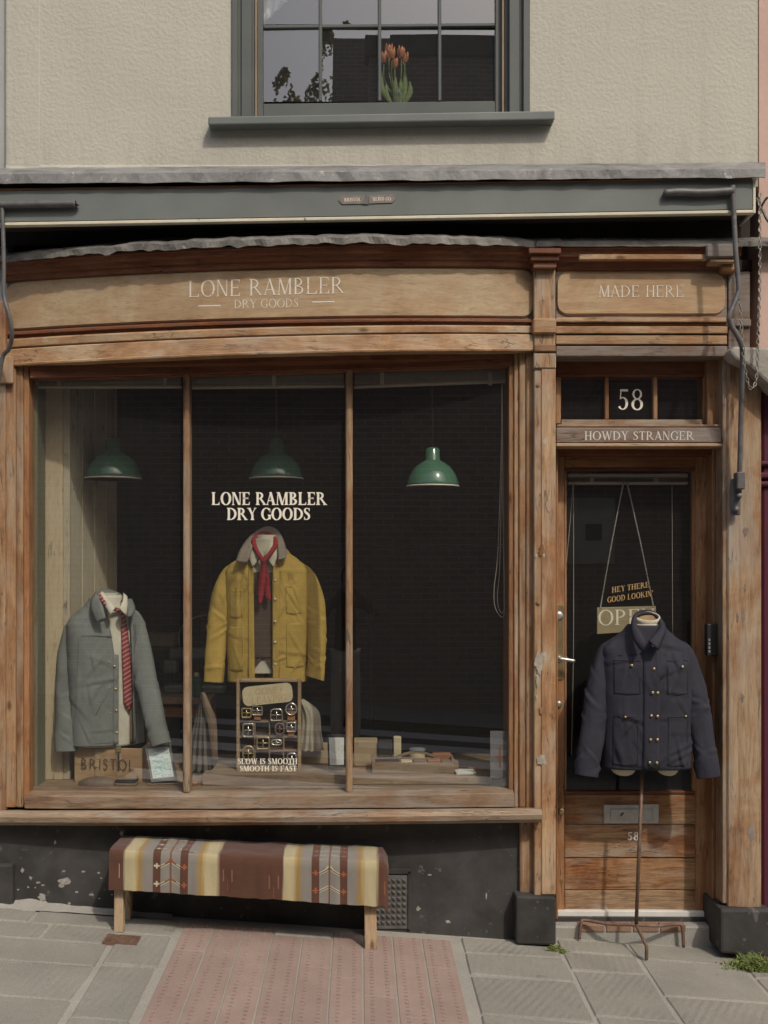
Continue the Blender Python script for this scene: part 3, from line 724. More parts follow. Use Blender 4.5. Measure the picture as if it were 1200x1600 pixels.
# room behind: dark box, white blind cloth at the top left
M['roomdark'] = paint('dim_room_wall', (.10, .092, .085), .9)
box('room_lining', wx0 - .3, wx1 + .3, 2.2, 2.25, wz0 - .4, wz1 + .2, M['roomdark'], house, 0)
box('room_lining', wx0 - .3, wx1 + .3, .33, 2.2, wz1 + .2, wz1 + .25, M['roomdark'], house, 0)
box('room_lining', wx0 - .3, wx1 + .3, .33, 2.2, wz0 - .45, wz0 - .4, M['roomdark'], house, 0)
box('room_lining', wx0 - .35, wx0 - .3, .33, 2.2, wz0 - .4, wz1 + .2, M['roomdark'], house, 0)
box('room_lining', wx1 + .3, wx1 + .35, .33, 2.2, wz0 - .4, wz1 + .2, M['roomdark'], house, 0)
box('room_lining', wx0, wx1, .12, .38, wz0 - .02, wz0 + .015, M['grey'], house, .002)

# lead flashing over the blind box
def ribbon(name, rows, mat, parent, n=110, px0=-60, px1=1196, amp=.004, freq=.02, seed=0, thick=.006):
    """rows: (pyL, pyR, Y, wobble) from top to bottom"""
    vs, fs = [], []
    for i in range(n + 1):
        t = i / n; px = px0 + (px1 - px0) * t
        for k, (a, b, Y, wob) in enumerate(rows):
            w = wob * (noise.noise(Vector((px * freq, k * 1.7 + seed, 0))) + .5 * noise.noise(Vector((px * freq * 3.1, k + seed, 4))))
            p = wpt(px, a + (b - a) * t + w, Y + amp * noise.noise(Vector((px * freq * 2, k * 3 + seed, 9)))); vs.append(p)
    m = len(rows)
    for i in range(n):
        for k in range(m - 1): a = i * m + k; fs.append((a, a + m, a + m + 1, a + 1))
    return mk(name, vs, fs, mat, parent, False, solid=thick)
ribbon('lead_flashing', [(264, 255, -.012, 1.2), (268, 260, -.18, .8), (271.5, 263, -.222, .8), (273, 264.5, -.226, .8), (288, 277.5, -.227, 1.8)], M['lead'], house)

# ================================================================ BLIND BOX WITH ITS IRON ARMS
AY = -.20
aw = thing('awning_box', 'long grey wooden blind box under the lead with iron arms', 'awning', (0, AY, 3.05))
pbox('front_board', -60, 1176, (299, 280), (348, 327), AY, .022, M['grey'], aw, .002)
pbox('cream_edge', -60, 1177, (348.6, 327.6), (354, 333), AY - .006, .03, M['cream'], aw, .003)
pbox('top_edge', -60, 1176, (295, 277), (298.6, 279.6), AY - .004, .04, M['orange_x'], aw, .002)
pbox('end_edge', 1176.6, 1181, 281, 333, AY - .004, .19, M['cream'], aw, .002)
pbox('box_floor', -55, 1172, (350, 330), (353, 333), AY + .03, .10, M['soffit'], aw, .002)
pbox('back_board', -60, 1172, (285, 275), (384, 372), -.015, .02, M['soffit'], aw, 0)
pl = thing('maker_plate', None, None, wpt(573, 310, AY)); pl.parent = aw; pl.location = ORG[pl.name] - ORG[aw.name]
def plate(a, b, tipleft):
    pts = [(a, 318), (b - (0 if tipleft else 5), 316.5), (b, 311), (b - (0 if tipleft else 4), 303.5), (a, 305)] if not tipleft else [(a + 5, 319), (b, 318), (b, 305), (a + 5, 306), (a, 312)]
    v = [wpt(x, y, AY - .004) for x, y in pts]; k = [wpt(x, y, AY - .0005) for x, y in pts]; n = len(pts)
    return mk('plate', v + k, [tuple(range(n)), tuple(range(2 * n - 1, n - 1, -1))] + [(i, (i + 1) % n, n + (i + 1) % n, n + i) for i in range(n)], M['plate'], pl)
M['plate'] = paint('tarnished_plate', (.22, .19, .165), .5, .2, 60, .2, 200, .001, metal=.5)
plate(529, 571, True); plate(577, 618, False)
mk('notch', [wpt(566, 319, AY - .005), wpt(577, 319, AY - .005), wpt(572, 302, AY - .005)], [(0, 1, 2)], M['iron'], pl)
lettering('lettering', 'BRISTOL', 551, 314.6, 5.6, 26, flatY(AY - .0048), M['letter'], pl, 'bold', slope=-.015)
lettering('lettering', 'BLIND CO', 597, 313.6, 5.6, 28, flatY(AY - .0048), M['letter'], pl, 'bold', slope=-.015)
# iron arms folded against the fascia
IY = AY - .019
def arm(pts, rad): return tube('awning_arm', smoothpath([wpt(x, y, Y) for x, y, Y in pts], 5), rad, M['iron'], aw, 8)
arm([(1036, 302, IY), (1060, 300, IY), (1100, 301, IY), (1146, 298, IY)], [.004] + [.0165] * 4 + [.0175] * 11)
arm([(1145, 290, IY), (1147, 340, IY), (1150, 400, IY), (1154, 446, IY), (1152, 462, IY), (1140, 492, IY - .01), (1141, 505, IY), (1157, 535, -.20), (1160, 560, -.18), (1158, 640, -.13), (1155, 770, -.09)], .0115)
box('arm_foot', *(lambda a, b: (a.x, b.x, -.125, -.07, b.z, a.z))(wpt(1149, 738, -.1), wpt(1162, 765, -.1)), M['iron'], aw, .005)
tube('arm_pin', [wpt(1155, 775, -.13), wpt(1155, 775, -.06)], .012, M['iron'], aw, 10)
pbox('arm_bracket', 1143, 1158, 748, 805, -.085, .02, M['iron'], aw, .006)
tube('arm_pin', [wpt(1150, 796, -.10), wpt(1150, 796, -.07)], .015, M['iron'], aw, 10)
arm([(-40, 318, IY), (5, 320, IY), (60, 319, IY), (112, 318.5, IY), (118, 319, IY)], [.0165] * 19 + [.010, .004])
arm([(3, 318, IY), (5, 370, IY), (6, 420, IY), (6, 462, IY), (14, 492, IY), (19, 520, IY + .02), (14, 545, -.16), (3, 562, -.13), (-8, 640, -.12)], .0095)
# chain: loop hanging from the arm to the neighbour's bracket
def chain(pts, parent, mat, step=.019, r=.0024, L=.0105, wd=.006):
    path = smoothpath(pts, 14); acc = [0]
    for a, b in zip(path[:-1], path[1:]): acc.append(acc[-1] + (b - a).length)
    n = int(acc[-1] / step); parts = []; j = 0
    for i in range(n):
        s = (i + .5) * step
        while acc[j + 1] < s: j += 1
        t = (s - acc[j]) / (acc[j + 1] - acc[j]); p = path[j].lerp(path[j + 1], t); d = (path[j + 1] - path[j]).normalized()
        side = d.cross(Vector((0, 1, 0))).normalized() if i % 2 == 0 else Vector((0, 1, 0))
        ring = [p + d * (math.cos(2 * math.pi * k / 10) * L) + side * (math.sin(2 * math.pi * k / 10) * wd) for k in range(10)]
        parts.append(tubemesh(ring, r, 5, False, True))
    v, f = join(parts); return mk('chain', v, f, mat, parent, True)
chain([wpt(1155, 455, -.20), wpt(1159, 520, -.20), wpt(1163, 570, -.20), wpt(1170, 602, -.19), wpt(1176, 606, -.18), wpt(1182, 590, -.17), wpt(1184, 540, -.17), wpt(1187, 440, -.17), wpt(1187, 300, -.17)], aw, M['chain'])
# wires lying on the cornice, in the gap under the blind box
for k, (dy, rr) in enumerate(((0, .004), (-3, .003), (4, .0035))):
    tube('cable', smoothpath([wpt(x, y + dy + 2 * math.sin(x * .02 + k), -.06 - .01 * k) for x, y in ((140, 388), (240, 378), (330, 372), (420, 366), (520, 366), (640, 370), (760, 378))], 5), rr, M['cablem'] if 'cablem' in M else M['iron'], aw, 5)

# ================================================================ NEIGHBOURS
nb = thing('pink_house', 'pink rendered house edge right of the shop with maroon front', 'building', (2.3, 0, -.2))
NX0 = wpt(1186, 0, .03).x
box('wall', NX0, NX0 + 4, .03, .4, wpt(0, 545, .03).z, 6.6, M['pink'], nb, 0)
box('shop_pilaster', wpt(1191, 0, -.02).x, wpt(1191, 0, -.02).x + .25, -.02, .3, zg(1.9, 0) - .05, wpt(0, 600, 0).z, M['maroon'], nb, .01)
box('shop_panel', wpt(1191, 0, -.02).x + .25, NX0 + 4, .05, .3, zg(1.9, 0) - .3, wpt(0, 600, 0).z, M['maroon'], nb, .01)
for k, (a, b) in enumerate(((720, 728), (738, 748), (752, 760))):
    pbox('pilaster_moulding', 1188 - 2 * k, 1300, a, b, -.04, .08, M['maroon'], nb, .008)
pbox('maroon_fascia', 1160, 1400, 560, 622, -.012, .05, M['maroon'], nb, .006)
# scrolled stone ledge
vs, fs = [], []
prof = [(1146, 541), (1200, 543), (1260, 546), (1260, 640), (1215, 612), (1190, 590), (1172, 572), (1150, 562), (1140, 550)]
for Y in (-.14, -.005): vs += [wpt(x, y, -.14) + Vector((0, Y + .14, 0)) for x, y in prof]
n = len(prof); fs = [tuple(range(n)), tuple(range(2 * n - 1, n - 1, -1))] + [(i, (i + 1) % n, n + (i + 1) % n, n + i) for i in range(n)]
mk('stone_ledge', vs, fs, M['ledge'], nb, bevel=.012, seg=2)
tube('bracket_hook', smoothpath([wpt(1182, 310, -.1), wpt(1192, 330, -.14), wpt(1200, 345, -.16), wpt(1215, 360, -.16)]), .006, M['iron'], nb, 6)
tube('bracket_hook', smoothpath([wpt(1190, 322, -.13), wpt(1196, 312, -.15), wpt(1200, 308, -.16)]), .005, M['iron'], nb, 6)
pbox('lead_string', 1184, 1400, 372, 381, -.06, .09, M['lead_light'], nb, .006)
M['palegrey'] = paint('pale_grey_render', (.40, .41, .40), .9, .08, 2, .3, 50, .005)
nl = thing('grey_house', 'pale grey rendered house edge left of the shop', 'building', (-3.6, .03, 0))
box('wall', -5.6, XL - .003, .03, .4, .9, 6.6, M['palegrey'], nl, 0)
box('base_course', -5.6, XL - .02, .015, .4, -.1, .9, M['black'], nl, .006)

# ================================================================ TIMBER SHOPFRONT
BX0, BX1 = -1.60, 0.80
def ybow(x, sag=.15):
    t = min(1, max(0, (x - BX0) / (BX1 - BX0)))
    return .035 * (1 - t) - sag * 4 * t * (1 - t) * (1 + .25 * (t - .5))
def ysill(x): return ybow(x, .05)
def solve_x(px, yf):
    x = (px - PX0) / S
    for _ in range(5): x = (px - PX0) / S * (D + yf(x)) / D
    return x
def q3(v, t):
    if callable(v): return v(t)
    if not isinstance(v, tuple): return v
    if len(v) == 2: return v[0] + (v[1] - v[0]) * t
    L, Mm, Rr = v
    return L * (1 - t) * (1 - 2 * t) + 4 * Mm * t * (1 - t) + Rr * t * (2 * t - 1)
def hmould(name, px0, px1, top, bot, prof, yf, mat, parent, n=28, back=.10, smooth=False, stations=None, wob=.0015):
    """member sweeping along the front: prof = (0 top .. 1 bottom, projection), cut square at both ends"""
    ts = stations or [i / n for i in range(n + 1)]; rings = []
    sd = random.uniform(0, 99)
    for t in ts:
        px = px0 + (px1 - px0) * t; x = solve_x(px, yf); y0 = yf(x); a, b = q3(top, t), q3(bot, t); ring = []
        for (u, o) in prof:
            Y = y0 - o; p = wpt(px, a + (b - a) * u, Y); w = wob * noise.noise(Vector((x * 3 + sd, u * 2, 0)))
            ring.append(Vector((x, Y + w, p.z + w)))
        ring.append(Vector((x, y0 + back, ring[-1].z))); ring.append(Vector((x, y0 + back, ring[0].z)))
        rings.append(ring)
    v, f = loft(rings, True, True, True)
    return mk(name, v, f, mat, parent, smooth)
def flat0(x): return 0.0
FLATP = [(0, 0), (1, 0)]
BOARDP = [(0, .0), (.03, .006), (.97, .006), (1, .0)]
front = thing('timber_shopfront', 'weathered bare pine shopfront with bowed sign board and recessed door', 'shopfront', (-.2, 0, -.1))
# ---- bowed entablature over the window (photo rows: left, middle, right)
M['cablem'] = M['iron']
cor = hmould('cornice', 8, 838, (409, 384, 383), (441, 420, 420), [(0, .085), (.10, .085), (.14, .075), (.38, .068), (.44, .05), (.62, .042), (.70, .028), (.92, .024), (1, .012)], ybow, M['red_x'], front, back=.12)
# lumpy lead dressed over the cornice
vs, fs = [], []; n = 150
rows = [(-5, -.02), (-4, .05), (-2, .094), (0, .102), (9, .101)]
for i in range(n + 1):
    t = i / n; px = -2 + 872 * t; x = solve_x(px, ybow); y0 = ybow(x)
    base = q3((402, 374, 378), min(1, t)) ; base += 3.5 * noise.noise(Vector((px * .02, 0, 3))) + 1.5 * noise.noise(Vector((px * .07, 0, 3)))
    for k, (d, o) in enumerate(rows):
        w = (.8 + 3.4 * (k == 4)) * noise.noise(Vector((px * .06, k * 2.3, 1)))
        Y = y0 - o + .008 * noise.noise(Vector((px * .05, k, 7))); p = wpt(px, base + d + w, Y); vs.append(Vector((x, Y, p.z)))
for i in range(n):
    for k in range(4): a = i * 5 + k; fs.append((a, a + 5, a + 6, a + 1))
mk('cornice_lead', vs, fs, M['lead_light'], front, False, solid=.007)
vs, fs = [], []
for i in range(41):                                   # right-hand bay: thinner lead edge
    px = 838 + (1200 - 838) * i / 40
    for (py, Y) in ((372, .02), (374, -.07), (378, -.118), (385, -.116)):
        vs.append(wpt(px, py + 1.6 * noise.noise(Vector((px * .05, py, 2))), Y))
for i in range(40):
    for k in range(3): a = i * 4 + k; fs.append((a, a + 4, a + 5, a + 1))
mk('cornice_lead', vs, fs, M['lead_light'], front, False, solid=.006)
hmould('frieze_backing', 6, 836, (436, 415, 415), (522, 503, 501), FLATP, ybow, M['grey_wood'], front, back=.12)
def rc(px0, px1, r, base, sgn, both=True):
    def f(t):
        px = px0 + (px1 - px0) * t; d = min(px - px0, px1 - px) if both else px1 - px
        o = 0 if d >= r else r - math.sqrt(max(0, r * r - (r - d) ** 2))
        return q3(base, t) + sgn * o
    return f
def rst(px0, px1, r, n=26, both=True):
    L = px1 - px0; s = set(i / n for i in range(n + 1))
    for k in range(9):
        d = r * (1 - math.cos(k * math.pi / 16)) / L
        s.add(1 - d)
        if both: s.add(d)
    return sorted(s)
sb = hmould('sign_board', 12, 832, rc(12, 832, 16, (440, 420, 420), 1), rc(12, 832, 16, (517, 498.5, 497), -1), [(0, .004), (.04, .011), (.96, .011), (1, .004)], ybow, M['board'], front, back=.02, stations=rst(12, 832, 16))
def yboard(px, py): x = solve_x(px, ybow); return ybow(x) - .0122
lettering('lettering', 'LONE RAMBLER', 416, 461, 25.5, 243, yboard, M['letter_pale'], sb, 'light', slope=-.026, track=.11)
lettering('lettering', 'DRY GOODS', 416, 480.5, 13, 100, yboard, M['letter_pale'], sb, 'light', slope=-.022, track=.10)
for (a, b, y) in ((310, 345, 477.5), (488, 523, 471.5)):
    mk('painted_rule', [wpt(a, y + 1.2, yboard(a, y)), wpt(b, y + .6, yboard(b, y)), wpt(b, y - 1.2, yboard(b, y)), wpt(a, y - .6, yboard(a, y))], [(0, 1, 2, 3)], M['letter_pale'], sb)
hmould('moulding', 10, 834, (519, 500, 498.5), (530, 511, 509), [(0, .02), (.18, .03), (.45, .03), (.6, .016), (1, .012)], ybow, M['red_x'], front)
hmould('moulding', 10, 834, (530.3, 511.3, 509.3), (545, 525, 521), [(0, .03), (.15, .036), (.85, .036), (1, .028)], ybow, M['pine_x'], front)
hmould('architrave_band', 14, 832, (546, 526, 522.5), (572, 553, 548), [(0, .032), (.06, .04), (.86, .042), (.9, .05), (1, .048)], ybow, M['pine_x'], front)
hmould('head_soffit', 20, 818, (571, 552.5, 547.5), (578, 566, 560), FLATP, lambda x: ybow(x) + .03, M['red_x'], front, back=.25)
# flat frame head behind the bow (above the glass)
pbox('window_head', 46, 800, (571, 553), (591, 571), -.005, .06, M['red_x'], front, .003)
pbox('head_bead', 60, 792, (590, 570.5), (594, 574.5), .012, .03, M['red_x'], front, .003)
# ---- jambs, mullions and sash
ztop = wpt(0, 548, 0).z
def vpost(name, px0, px1, py0, py1, Y, dep, mat, bev=.003, seg=1): return pbox(name, px0, px1, py0, py1, Y, dep, mat, front, bev, seg)
vpost('side_post', -40, 8, 470, 1268, -.03, .30, M['pine_z'], .006)
pbox('corner_block', -12, 20, 556, 599, -.045, .02, M['pine_z'], front, .004)
vpost('jamb', 8.5, 24, 569, 1262, -.012, .26, M['pine_z'], .004)
vpost('jamb', 24.5, 36, 571, 1262, .004, .2, M['pine_z'], .007, 2)
vpost('jamb', 36.4, 45, 572, 1262, .012, .2, M['orange_z'], .004)
vpost('jamb', 795, 803, 556, 1262, .014, .2, M['orange_z'], .005, 2)
vpost('jamb', 803.5, 811, 552, 1262, .002, .2, M['pine_z'], .006, 2)
vpost('jamb', 811.4, 822, 549, 1262, -.010, .2, M['pine_z'], .006, 2)
vpost('jamb', 822.4, 834, 547, 1272, -.02, .2, M['pine_z'], .004)
GLY = .055
for px in (291, 545.5):
    vpost('mullion', px - 5.5, px + 5.5, 566, 1240, .008, .075, M['pine_z'], .011, 3)
SASH = [(46, 285.6), (296.4, 540), (551, 795)]
panes = []
for k, (a, b) in enumerate(SASH):
    x0, x1 = wpt(a, 0, GLY).x, wpt(b, 0, GLY).x; z0, z1 = wpt(0, 1240, GLY).z, wpt(0, 566, GLY).z; s = (.004, 0, -.003)[k]
    p = mk('pane', [Vector((x0, GLY + s, z0)), Vector((x1, GLY - s, z0)), Vector((x1, GLY - s, z1)), Vector((x0, GLY + s, z1))], [(0, 1, 2, 3)], M['glass'], front)
    panes.append(p)
lettering('lettering', 'LONE RAMBLER', 420, 789, 20, 179, flatY(GLY - .001), M['letter_glass'], panes[1], 'bold', track=.05)
lettering('lettering', 'DRY GOODS', 419.5, 812.5, 19, 130, flatY(GLY - .001), M['letter_glass'], panes[1], 'bold', track=.05)
lettering('lettering', 'SLOW IS SMOOTH', 418, 1194, 9, 93, flatY(GLY - .001), M['letter_glass'], panes[1], 'bold', track=.07)
lettering('lettering', 'SMOOTH IS FAST', 419, 1205, 8.5, 89, flatY(GLY - .001), M['letter_glass'], panes[1], 'bold', track=.07)
M['sticker'] = paint('faded_grey_sticker', (.15, .145, .15), .6, .1, 20, 0); M['redprint'] = paint('faded_red_print', (.20, .07, .05), .7)
stk = pbox('poster_sticker', 766, 795, 1142, 1215, GLY + .003, .001, M['sticker'], panes[2], 0)
pbox('printed_cross', 773, 791, 1181, 1183.5, GLY + .0015, .001, M['redprint'], panes[2], 0)
pbox('printed_cross', 780.5, 782.5, 1166, 1199, GLY + .0008, .0005, M['redprint'], panes[2], 0)
# ---- bottom rail, sill, stall riser
hmould('bottom_rail', 42, 802, (1237, 1237, 1232), (1263, 1263, 1260.5), [(0, -.03), (.22, .022), (.30, .03), (1, .032)], flat0, M['sill'], front, back=.12)
hmould('window_sill', -40, 840, (1264, 1265, 1261), (1289.5, 1289.5, 1285), [(0, -.03), (0.08, .09), (.22, .118), (.5, .126), (.8, .12), (.95, .10), (1, .08)], lambda x: ysill(x) - .0, M['sill'], front, back=.18, smooth=False)
riser = mk('stall_riser', *(lambda pts: ([Vector((x, y, z)) for y in (0.004, .2) for (x, z) in pts], [(0, 1, 2, 3), (7, 6, 5, 4), (0, 4, 5, 1), (1, 5, 6, 2), (2, 6, 7, 3), (3, 7, 4, 0)]))([(wpt(-60, 0, 0).x, -.2), (wpt(812, 0, 0).x, -.3), (wpt(812, 0, 0).x, wpt(0, 1286, 0).z), (wpt(-60, 0, 0).x, wpt(0, 1290, 0).z)]), M['black'], front)
# side plinth lump at far left
pbox('plinth_block', -40, 20, (1352, 1350), (1422, 1425), -.03, .2, M['black'], front, .012, 2)
M['cement'] = stone('cement_fillet', (.32, .31, .28))
vs, fs = [], []
for i in range(61):
    px = -30 + 300 * i / 60; x = (px - PX0) / S; w = .5 + .5 * noise.noise(Vector((px * .03, 3, 3))); k = max(.15, 1 - i / 60)
    vs += [Vector((x, .0035, zg(x, 0) + (.012 + .035 * w) * k)), Vector((x, -.012, zg(x, 0) + (.008 + .02 * w) * k)), Vector((x, -.05 - .05 * w * k, zg(x, 0) + .001))]
for i in range(60):
    for k in (0, 1): a = i * 3 + k; fs.append((a, a + 3, a + 4, a + 1))
mk('cement_fillet', vs, fs, M['cement'], front, True)
# cast-iron air vent
vent = pbox('vent_grille', 577, 637, 1367, 1452, -.004, .012, M['iron'], front, .003)
parts = []
for i in range(6):
    for j in range(8):
        c = wpt(590.5 + i * 8.2, 1376.5 + j * 9.4, -.006)
        if j * 9.4 > 70: continue
        h = .0095
        parts.append(([c + Vector((-h, 0, -h)), c + Vector((h, 0, -h)), c + Vector((h, 0, h)), c + Vector((-h, 0, h)), c + Vector((0, -.009, .003))], [(0, 1, 4), (1, 2, 4), (2, 3, 4), (3, 0, 4), (3, 2, 1, 0)]))
M['ventstud'] = paint('worn_vent_studs', (.11, .105, .10), .5, .2, 30, 0)
v, f = join(parts); mk('vent_studs', v, f, M['ventstud'], vent)
for (a, b, c, d) in ((573, 577, 1360, 1452), (637, 642, 1362, 1453), (573, 642, 1358, 1366)):
    pbox('vent_frame', a, b, c, d, -.010, .014, M['black'], front, .002)

# ---- middle pilaster between window and door
pbox('pilaster', 834.5, 868, 420, 1400, -.055, .30, M['pine_z'], front, .004)
pbox('pilaster_strip', 846, 868.5, 575, 1398, -.061, .01, M['pine_z'], front, .003)
pbox('pilaster', 812.5, 834, 1284, 1402, -.02, .2, M['pine_z'], front, .004)
pbox('pilaster_block', 833, 869.5, 497, 521, -.075, .05, M['pine_x'], front, .006)
pbox('pilaster_block', 835, 868.6, 538, 549, -.070, .05, M['pine_x'], front, .004)
pbox('pilaster_block', 834, 869, 552, 575.5, -.066, .05, M['pine_z'], front, .004)
pbox('pilaster_capital', 826, 877, 387, 396, -.122, .2, M['red_x'], front, .004)
pbox('pilaster_capital', 829, 874, 396.5, 407, -.105, .17, M['red_x'], front, .006, 2)
pbox('pilaster_capital', 833, 870, 407.5, 419, -.09, .13, M['red_x'], front, .006, 2)
pbox('plinth_block', 806, 869, (1400, 1402), (1476, 1478), -.085, .32, M['black'], front, .010, 2)
# putty and paint scars on the pilaster
M['scar'] = paint('pale_filler_scar', (.38, .34, .28), .8, .25, 40, .5, 60, .003)
def scar(px, py, w, h, Y, mat=None, sd=0, par=None):
    n = 30; v = [wpt(px, py, Y - .0009)]
    for k in range(n):
        a = 2 * math.pi * k / n; r = 1 + .6 * noise.noise(Vector((math.cos(a) * 1.6 + sd, math.sin(a) * 1.6, sd * 1.3))) + .35 * noise.noise(Vector((math.cos(a) * 5 + sd, math.sin(a) * 5, sd)))
        v.append(wpt(px + math.cos(a) * w * r, py + math.sin(a) * h * r, Y - .0004))
    return mk('filler_patch', v, [(0, 1 + k, 1 + (k + 1) % n) for k in range(n)], mat or M['scar'], par or front)
for i, (a, b, c, d) in enumerate(((843, 1035, 7, 14), (850, 1025, 3.5, 7), (840, 1062, 2.5, 9), (839, 1088, 1.5, 3), (846, 1187, 8, 8), (851, 690, 3, 5), (850, 868, 1.6, 4), (838, 868, 1.4, 2.5))):
    scar(a, b, c, d, -.0615 if a > 846 else -.0555 - .006, sd=i * 3.1)
for i, (a, b, c, d) in enumerate(((846, 860, 4, 8), (852, 770, 1.5, 5), (842, 940, 4, 4), (848, 1110, 5, 6), (842, 600, 3, 4))):
    scar(a, b, c, d, -.0617, M['orange_z'], sd=i * 2.3 + 40)

# ---- door bay: cornice, sign, mouldings, lintel
def flat1(x): return -.02
hmould('cornice', 869, 1150, (384, 382), (424, 422), [(0, .085), (.10, .085), (.15, .075), (.42, .068), (.46, .055), (.60, .05), (.66, .03), (.9, .022), (1, .01)], flat1, M['red_x'], front, n=6, back=.2)
pbox('cornice_lip', 905, 1105, 397, 405.5, -.098, .03, M['pine_x'], front, .003)
pbox('cornice_cap', 1104, 1152, 381, 402, -.125, .2, M['grey_wood'], front, .006)
pbox('cornice_cap', 1110, 1150, 403, 410, -.112, .18, M['pine_x'], front, .004)
pbox('cornice_cap', 1128, 1152, 411, 424, -.085, .12, M['orange_x'], front, .010, 2)
pbox('frieze_backing', 868.6, 1136, 420, 500, -.028, .20, M['grey_wood'], front, .002)
sb2 = hmould('sign_board', 871, 1132, rc(871, 1132, 17, 424, 1), rc(871, 1132, 17, 493, -1), [(0, .0), (.05, .008), (.95, .008), (1, .0)], lambda x: -.030, M['board'], front, back=.01, stations=rst(871, 1132, 17, 10))
lettering('lettering', 'MADE HERE', 1002, 464, 18, 133, flatY(-.0392), M['letter_pale'], sb2, 'light', track=.10)
pbox('moulding', 868.6, 1138, 496, 503, -.062, .10, M['pine_x'], front, .004, 2)
pbox('moulding', 868.6, 1137, 503.5, 509, -.048, .09, M['red_x'], front, .003)
pbox('moulding', 868.6, 1137, 509.5, 521, -.055, .10, M['pine_x'], front, .003)
pbox('moulding', 868.6, 1136, 524, 538, -.050, .10, M['pine_x'], front, .003)
pbox('moulding', 868.6, 1135, 521.3, 523.7, -.040, .08, M['red_x'], front, 0)
pbox('lintel', 868.6, 1137, 540.5, 557, -.066, .22, M['grey_wood'], front, .004)
# right post with its own short pilaster above
pbox('post_head', 1138, 1172, 424, 560, -.035, .2, M['grey_wood'], front, .004)
pbox('post_head_band', 1136, 1174, 498, 510, -.05, .05, M['grey_wood'], front, .004)
post = pbox('door_post', 1137, 1190, (545, 545), (1418, 1420), -.045, .34, M['pine_z'], front, .006)
pbox('post_bead', 1129, 1136.6, 557, 1412, -.035, .10, M['pine_z'], front, .005, 2)
pbox('plinth_block', 1126, 1206, (1421, 1421), (1490, 1496), -.085, .30, M['black'], front, .012, 2)
# ---- transom light
RY = .07
pbox('transom_head', 869, 1120, 557.3, 588, RY - .01, .10, M['red_x'], front, .004)
pbox('transom_side', 1105, 1128.6, 557.3, 665, RY - .05, .12, M['orange_z'], front, .004)
pbox('transom_side', 868.4, 876.5, 588.4, 662, RY - .012, .10, M['orange_z'], front, .003)
pbox('transom_side', 1098.5, 1106, 588.4, 662, RY - .012, .09, M['orange_z'], front, .003)
tr = pbox('transom_light', 876.8, 1098, 655.5, 664, RY - .02, .07, M['sill'], front, .003)
pbox('glazing_bar', 945.5, 951.5, 588.4, 655.2, RY - .008, .04, M['orange_z'], tr, .003)
pbox('glazing_bar', 1021, 1027.5, 588.4, 655.2, RY - .008, .04, M['orange_z'], tr, .003)
for (a, b) in ((876.8, 945.2), (951.8, 1020.7), (1027.8, 1098.2)):
    mk('pane', [wpt(a, 655.3, RY + .015), wpt(b, 655.3, RY + .015), wpt(b, 588.2, RY + .015), wpt(a, 588.2, RY + .015)], [(0, 1, 2, 3)], M['glass'], tr)
lettering('lettering', '58', 985.5, 640.5, 33, 42, flatY(RY + .013), M['letter_glass'], tr, 'roman', track=.06)
rail = pbox('transom_rail', 869, 1132, 668, 692, -.018, .16, M['grey_wood'], front, .004)
pbox('transom_rail_edge', 869, 1131, 692.5, 698, -.026, .15, M['pine_x'], front, .004)
pbox('transom_rail_edge', 870, 1130, 663, 667.6, -.005, .12, M['sill'], front, .004)
lettering('lettering', 'HOWDY STRANGER', 999, 687.5, 13.5, 171, flatY(-.0192), M['letter'], rail, 'roman', track=.10)
# ---- door frame and door
DY = .17
vpost('door_frame', 868.6, 871.8, 699, 1436, .06, .14, M['orange_z'], .003)
vpost('door_frame', 1113, 1129, 699, 1430, .075, .14, M['orange_z'], .004)
vpost('door_frame', 1123, 1129.5, 699, 1425, .02, .05, M['red_x'], .003)
pbox('door_frame', 869, 1118, 699, 711, .08, .12, M['red_x'], front, .003)
door = thing('shop_door', None, None, wpt(990, 1424, DY)); door.parent = front; door.location = ORG[door.name] - ORG[front.name]
def dp_(name, a, b, c, d, Y, dep, mat, bev=.003, seg=1): return pbox(name, a, b, c, d, Y, dep, mat, door, bev, seg)
dp_('stile', 871, 882, 711, 1424, DY, .045, M['orange_z'])
dp_('stile', 1087, 1111, 711, 1424, DY, .045, M['orange_z'])
dp_('top_rail', 882.3, 1086.7, 711, 730, DY, .045, M['orange_x'])
dp_('glazing_bead', 882.3, 1086.7, 730.3, 735.5, DY + .006, .03, M['red_x'])
dp_('glazing_bead', 882.3, 885.3, 735.8, 1236, DY + .008, .03, M['orange_z'], .002)
dp_('glazing_bead', 1081.5, 1086.7, 735.8, 1236, DY + .008, .03, M['orange_z'], .003)
dp_('glazing_bead', 882.3, 1086.7, 1236.3, 1241, DY + .002, .035, M['red_x'])
mk('pane', [wpt(885, 1237, DY + .022), wpt(1082, 1237, DY + .022), wpt(1082, 735, DY + .022), wpt(885, 735, DY + .022)], [(0, 1, 2, 3)], M['glass'], door)
lettering('lettering', 'HEY THERE', 985, 922, 9, 58, flatY(DY + .019), M['letter_gold'], door, 'bold', slope=-.15)
lettering('lettering', "GOOD LOOKIN'", 985, 936.5, 9, 72, flatY(DY + .019), M['letter_gold'], door, 'bold', slope=-.15)
for (c, d) in ((1241.6, 1288), (1288.6, 1340), (1341.6, 1390.4), (1391.2, 1422)):
    dp_('plank', 882.4, 1086.6, (c, c), (d, d), DY + random.uniform(.004, .009), .03, M['plank'], .003)
M['white'] = paint('white_threshold_strip', (.66, .65, .62), .6, .08, 10, .1, 50, .002)
pbox('threshold_strip', 871.5, 1110, (1423.5, 1424.5), (1432, 1433), DY - .02, .05, M['white'], front, .002)
pbox('threshold', 869, 1112, (1432.6, 1433.6), (1441, 1442), DY - .03, .2, M['black'], front, .003)
